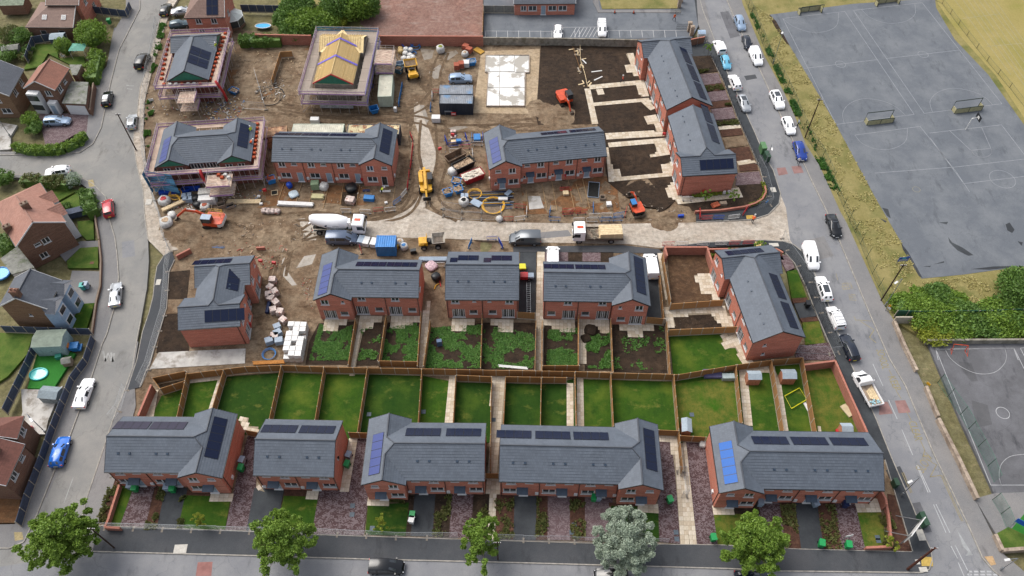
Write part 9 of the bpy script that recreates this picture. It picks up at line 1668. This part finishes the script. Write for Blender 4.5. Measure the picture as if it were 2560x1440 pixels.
S('lawn',sh(Z1,[(250,330),(420,330),(440,440),(630,420),(640,500),(520,480),(360,400),(300,500),(180,520)],3),'lawn4',-.30+.31);S('patio',sh(Z1,[(210,850),(665,850),(670,990),(560,1010),(440,1080),(340,1090),(300,900)],3),'block2',.02);S('patio',sh(Z1,[(-100,900),(130,940),(80,1020),(80,1120),(-100,1130)],3),'conc',.02)
S('lawn',sh(Z5,[(370,150),(590,165),(440,245),(390,210)],3),'lawn4',.02);S('lawn',sh(Z5,[(450,260),(590,180),(600,290),(520,360),(460,300)],3),'lawn4',.02);S('lawn',sh(Z5,[(580,400),(700,390),(705,535),(650,540),(590,480)],3),'lawn4',.02);S('lawn',sh(Z5,[(500,700),(600,600),(735,590),(735,750),(510,750)],3),'lawn4',.02);S('lawn',sh(Z5,[(600,1020),(710,1012),(650,1205),(525,1200)],3),'lawn',.02)
S('patio',sh(Z5,[(600,550),(740,545),(745,590),(600,600),(490,700),(440,640)],3),'pave',.01);S('driveway',sh(Z5,[(540,770),(745,775),(740,1010),(600,1020),(520,1200),(470,1100)],3),'pave',.01);S('lawn',sh(Z5,[(-60,1235),(250,1240),(200,1400),(60,1560),(-60,1640)],3),'lawn4',.01)
S('artificial_turf',sh(B1,[(230,60),(410,40),(470,60),(330,280),(170,275)],KB),'turfart',.02);S('patio',sh(B1,[(130,280),(330,285),(390,260),(300,470),(280,560),(110,560),(140,420)],KB),'conc',.015);S('yard_earth',sh(B1,[(-60,1000),(60,850),(150,850),(100,1110),(-60,1110)],KB),'clay',.01);S('yard_earth',sh(B1,[(100,700),(220,700),(160,860),(80,860)],KB),'pave',.012)
for x,y,o,k in((690,712,Z5,3),):c=P(*sh(o,[(x,y)],k)[0]);q=MB();q.box(-.3,-.25,0,.3,.25,.02);struct(q.build('manhole_cover',BR2,None,(c.x,c.y,.025)))
board('black skip like planter box by the red car hedge',590,350,.35,3.4,1.3,1.2,FDK,Z5,3,cat='store',name='bin_store')
S('worn_edge',sh(Z4,[(250,110),(300,160),(400,340),(380,330),(290,200),(250,120)],3),'topsoil',.064);S('tar_patch',sh(Z8,[(1590,520),(1620,560),(1700,600),(1780,655),(1740,660),(1660,620),(1600,560)],3),'tarmac',.064);S('tar_patch',sh(Z8,[(2020,425),(2050,410),(2088,465),(2070,490),(2035,470)],3),'tarmac',.064);S('tar_patch',sh(Z8,[(1095,300),(1140,310),(1160,380),(1130,360)],3),'tarmac',.064);S('tar_patch',sh(Z8,[(1240,570),(1290,630),(1400,830),(1370,810),(1300,690),(1250,610)],3),'tarmac',.0645)
for l in([(1080,380),(1130,400),(1120,410)],[(1400,740),(1460,735),(1455,745)],[(1520,410),(1590,405),(1580,425)],[(1760,760),(1930,740),(2110,735),(2100,745),(1900,765)],[(2110,550),(2150,560),(2140,585)],[(1480,725),(1560,700),(1560,712)]):S('tar_patch',sh(Z8,l,3),'tarmac',.0652)
S('damp_patch',sh(B4,[(1380,110),(1460,120),(1500,230),(1460,235),(1400,160)],KB),'wet',.0635);S('damp_patch',sh(B4,[(1460,350),(1560,380),(1590,500),(1490,520)],KB),'wet',.0635)
for l,m in(([(900,700),(1050,780),(1090,870),(1040,960),(990,860),(930,800)],'rut'),([(1120,560),(1200,620),(1160,700),(1100,640)],'rut')):S('wheel_rut',sh(Z2,l,3),m,-.045)
def rut(pts,off=(-.9,.9),w=.6,m='rut',z=-.02):
 q_=[P(*p)for p in arcpx(pts,8)]
 for k_ in off:
  q=MB();L_=[]
  for i,p in enumerate(q_):
   d=(q_[min(i+1,len(q_)-1)]-q_[max(i-1,0)]).normalized();n=Vector((-d.y,d.x,0));ww=w*(.75+.5*abs(hsh(p.x,p.y,.5,k_)));L_.append((p+n*(k_-ww/2),p+n*(k_+ww/2)))
  for a,b in zip(L_,L_[1:]):q.face([(a[0].x,a[0].y,z),(a[1].x,a[1].y,z),(b[1].x,b[1].y,z),(b[0].x,b[0].y,z)])
  struct(q.build('wheel_rut',MA[m]))
for i_,l in enumerate(([(700,265),(820,285),(960,292),(1050,300),(1120,320),(1300,318),(1450,318)],[(690,255),(800,298),(1000,285),(1080,240),(1090,180),(1110,130)],[(1040,300),(1035,380),(1045,460),(1010,530),(900,552)],[(1100,300),(1105,400),(1085,500),(1150,545)],[(620,270),(700,275),(800,285),(900,280)],[(640,555),(760,540),(880,545),(1000,520),(1040,470)],[(560,560),(680,600),(800,580)],[(700,690),(720,620),(790,560)],[(1200,325),(1330,305),(1420,315)],[(1360,200),(1400,240),(1440,300)],[(680,760),(690,680),(720,600)])):rut(l,z=-.022-.0013*i_)
# people
SKIN=mk('skin','c79b82',.6,.05,3);HAIR=mk('dark hair','2b221c',.8,.1,5)
def person(label,px,py,rz,top,legs,hat=None,pose='stand',z=0.05,zz=0):
 c=P(px,py,zz);T=thing('person',label,'person',(c.x,c.y,zz+z),rz,'people');s=1.0
 J={'pel':(0,0,.95),'ch':(0,.02,1.25),'nk':(0,.02,1.48),'hd':(0,0,1.6),'ht':(0,0,1.74)}
 st=.28 if pose=='walk' else .05
 pts=[(0,0,.95),(0,.0,1.2),(0,0,1.42),(0,0,1.52),(0,-.01,1.64),(0,0,1.76),(.1,0,.9),(.12,-st,.5),(.12,-st*.9+.0,.08),(.12,-st-.16,.04),(-.1,0,.9),(-.12,st,.5),(-.12,st+.08,.08),(-.12,st-.1,.04),(.2,0,1.4),(.27,.08 if pose=='walk' else 0,1.15),(.28,-.14,.95),(-.2,0,1.4),(-.27,-.08 if pose=='walk' else 0,1.15),(-.28,-.22,1.0)]
 if pose=='bend':pts=[(x,y-(zv-.95)*.75 if zv>.95 else y,.95+(zv-.95)*.65 if zv>.95 else zv)for x,y,zv in pts]
 ed=[(0,1),(1,2),(2,3),(3,4),(4,5),(0,6),(6,7),(7,8),(8,9),(0,10),(10,11),(11,12),(12,13),(2,14),(14,15),(15,16),(2,17),(17,18),(18,19)]
 rad=[.15,.14,.16,.06,.105,.08,.1,.075,.05,.05,.1,.075,.05,.05,.08,.05,.045,.08,.05,.045]
 me=bpy.data.meshes.new('body');me.from_pydata(pts,ed,[]);o=bpy.data.objects.new('body',me);COL.objects.link(o);sk=o.modifiers.new('s','SKIN');
 for i,v in enumerate(me.skin_vertices[0].data):v.radius=(rad[i]*1.1,rad[i]*.85);v.use_root=i==0
 ss=o.modifiers.new('u','SUBSURF');ss.levels=ss.render_levels=1;dg=bpy.context.evaluated_depsgraph_get();dg.update();m2=bpy.data.meshes.new_from_object(o.evaluated_get(dg));bpy.data.objects.remove(o);m2.materials.clear()
 for mm in(top,legs,SKIN,HAIR):m2.materials.append(mm)
 for p in m2.polygons:
  cc=p.center;zc=cc.z if pose!='bend' else(.95+(cc.z-.95)/.65 if cc.z>.95 else cc.z);p.material_index=2 if zc>1.5 else(0 if zc>.93 or abs(cc.x)>.21 else 1);p.use_smooth=True
  if zc>1.7:p.material_index=3
  if abs(cc.x)>.24 and zc<1.0:p.material_index=2
 m2.name='body';put('body',m2,T);hp=Vector(pts[5])
 if hat:q=MB();q.blob((hp.x,hp.y,hp.z+.0),(.14,.16,.11),1,10,6,0);q.build('helmet',hat,T,smooth=True)
 return T
HVO=mk('hi vis orange','f2652a',.7,.05,3);HVP=mk('hi vis coral','f0705c',.7,.05,3);HVY=mk('hi vis yellow','d8f03a',.7,.05,3);TRO=mk('dark trousers','2a3040',.8,.1,3)
person('worker in coral hi vis walking across the dark soil plots',*sh(Z3,[(527,622)],3)[0],1.2,HVP,TRO,WPL,'walk');person('worker in orange hi vis crossing the school car park',*sh(Z3,[(914,158)],3)[0],.4,HVO,TRO,None,'walk');person('worker in orange hi vis on the kerb at the east corner',1880,557,2.6,HVO,TRO,WPL,'bend',.0);person('worker in yellow hi vis bending at the north terrace door',*sh(Z6,[(945,190)],3)[0],1.6,HVY,TRO,WPL,'bend')
person('pedestrian in pale top walking behind the dark blue hatchback',*sh(Z4,[(462,1235)],3)[0],2.8,WPL,TRO,None,'walk',.02);person('person in grey and white standing at the small white hatchback',*sh(Z4,[(458,950)],3)[0],1.4,GBIN,TRO,None,'stand',.12)
pp_=sh(Z1,[(1632,378)],3)[0];person('worker in yellow hi vis on the upper left scaffold boards',*pp_,1.0,HVY,TRO,WPL,'stand',.06,4.4);pp_=sh(Z1,[(1893,1005)],3)[0];person('worker in yellow hi vis on the purple scaffold, upper',*pp_,1.0,HVY,TRO,WPL,'stand',.06,4.4);pp_=sh(Z1,[(1888,1100)],3)[0];person('worker in orange hi vis on the purple scaffold, lower',*pp_,2.0,HVO,TRO,WPL,'bend',.06,4.4)
TER=mk('terracotta bricks','b5583c',.85,.15,5)
def bpile(label,px,py,z=4.45,m=None,rz=0):
 c=P(px,py,z+.2);T=tag(put('brick_pile',None,None,(c.x,c.y,z),rz),label,'brick pile','brick piles on the scaffold boards');q=MB();q.box(-.3,-.25,0,.3,.25,.3);q.build('bricks',m or TER,T);q=MB();q.box(-.2,-.25,.3,.25,.2,.42);q.build('top_bricks',m or TER,T)
for i in range(12):t=i/11;bpile('%s brick pile along the right side boards of the upper left scaffold, from the top'%NTH[i],(1690-115*t)/3,(250+340*t)/3)
for i in range(9):t=i/8;bpile('%s brick pile along the left side boards of the upper left scaffold, from the top'%NTH[i],(1262-50*t)/3,(300+290*t)/3)
for i in range(7):t=i/6;bpile('%s pile on the near boards of the upper left scaffold, from the left'%NTH[i],(1230+270*t)/3,(632-5*t)/3,m=SACK if i%3 else TER)
for i in range(9):t=i/8;bpile('%s brick pile along the right side boards of the purple scaffold, from the top'%NTH[i],(1930-25*t)/3,(930+250*t)/3)
for i in range(4):bpile('%s brick pile on the loading tower of the purple scaffold'%NTH[i],(1640+25*i)/3,(1310+(i%2)*20)/3,4.3,m=TER if i<2 else SACK)
debris('churned clods and stones left of the mixer lorry',[(560,560),(780,545),(790,600),(640,612),(560,600)],150,[STO,DIRT,MIXR],21,(0,0),1,.08,.35)
debris('wood and packaging litter round the purple scaffold base',[(380,470),(660,470),(660,505),(560,520),(400,500)],130,[SACK,WOOD,BRD,BLUE,STO],22,(0,0),1,.08,.4)
debris('timber and litter between the two left scaffolds',[(380,262),(600,262),(640,285),(480,295),(385,290)],90,[WOOD,SACK,BRD,STO],23,(0,0),1,.08,.4)
debris('stones and litter over the truss house yard',[(590,130),(760,130),(740,260),(600,260)],140,[STO,DIRT,WOOD,MIXR],24,(0,0),1,.06,.3)
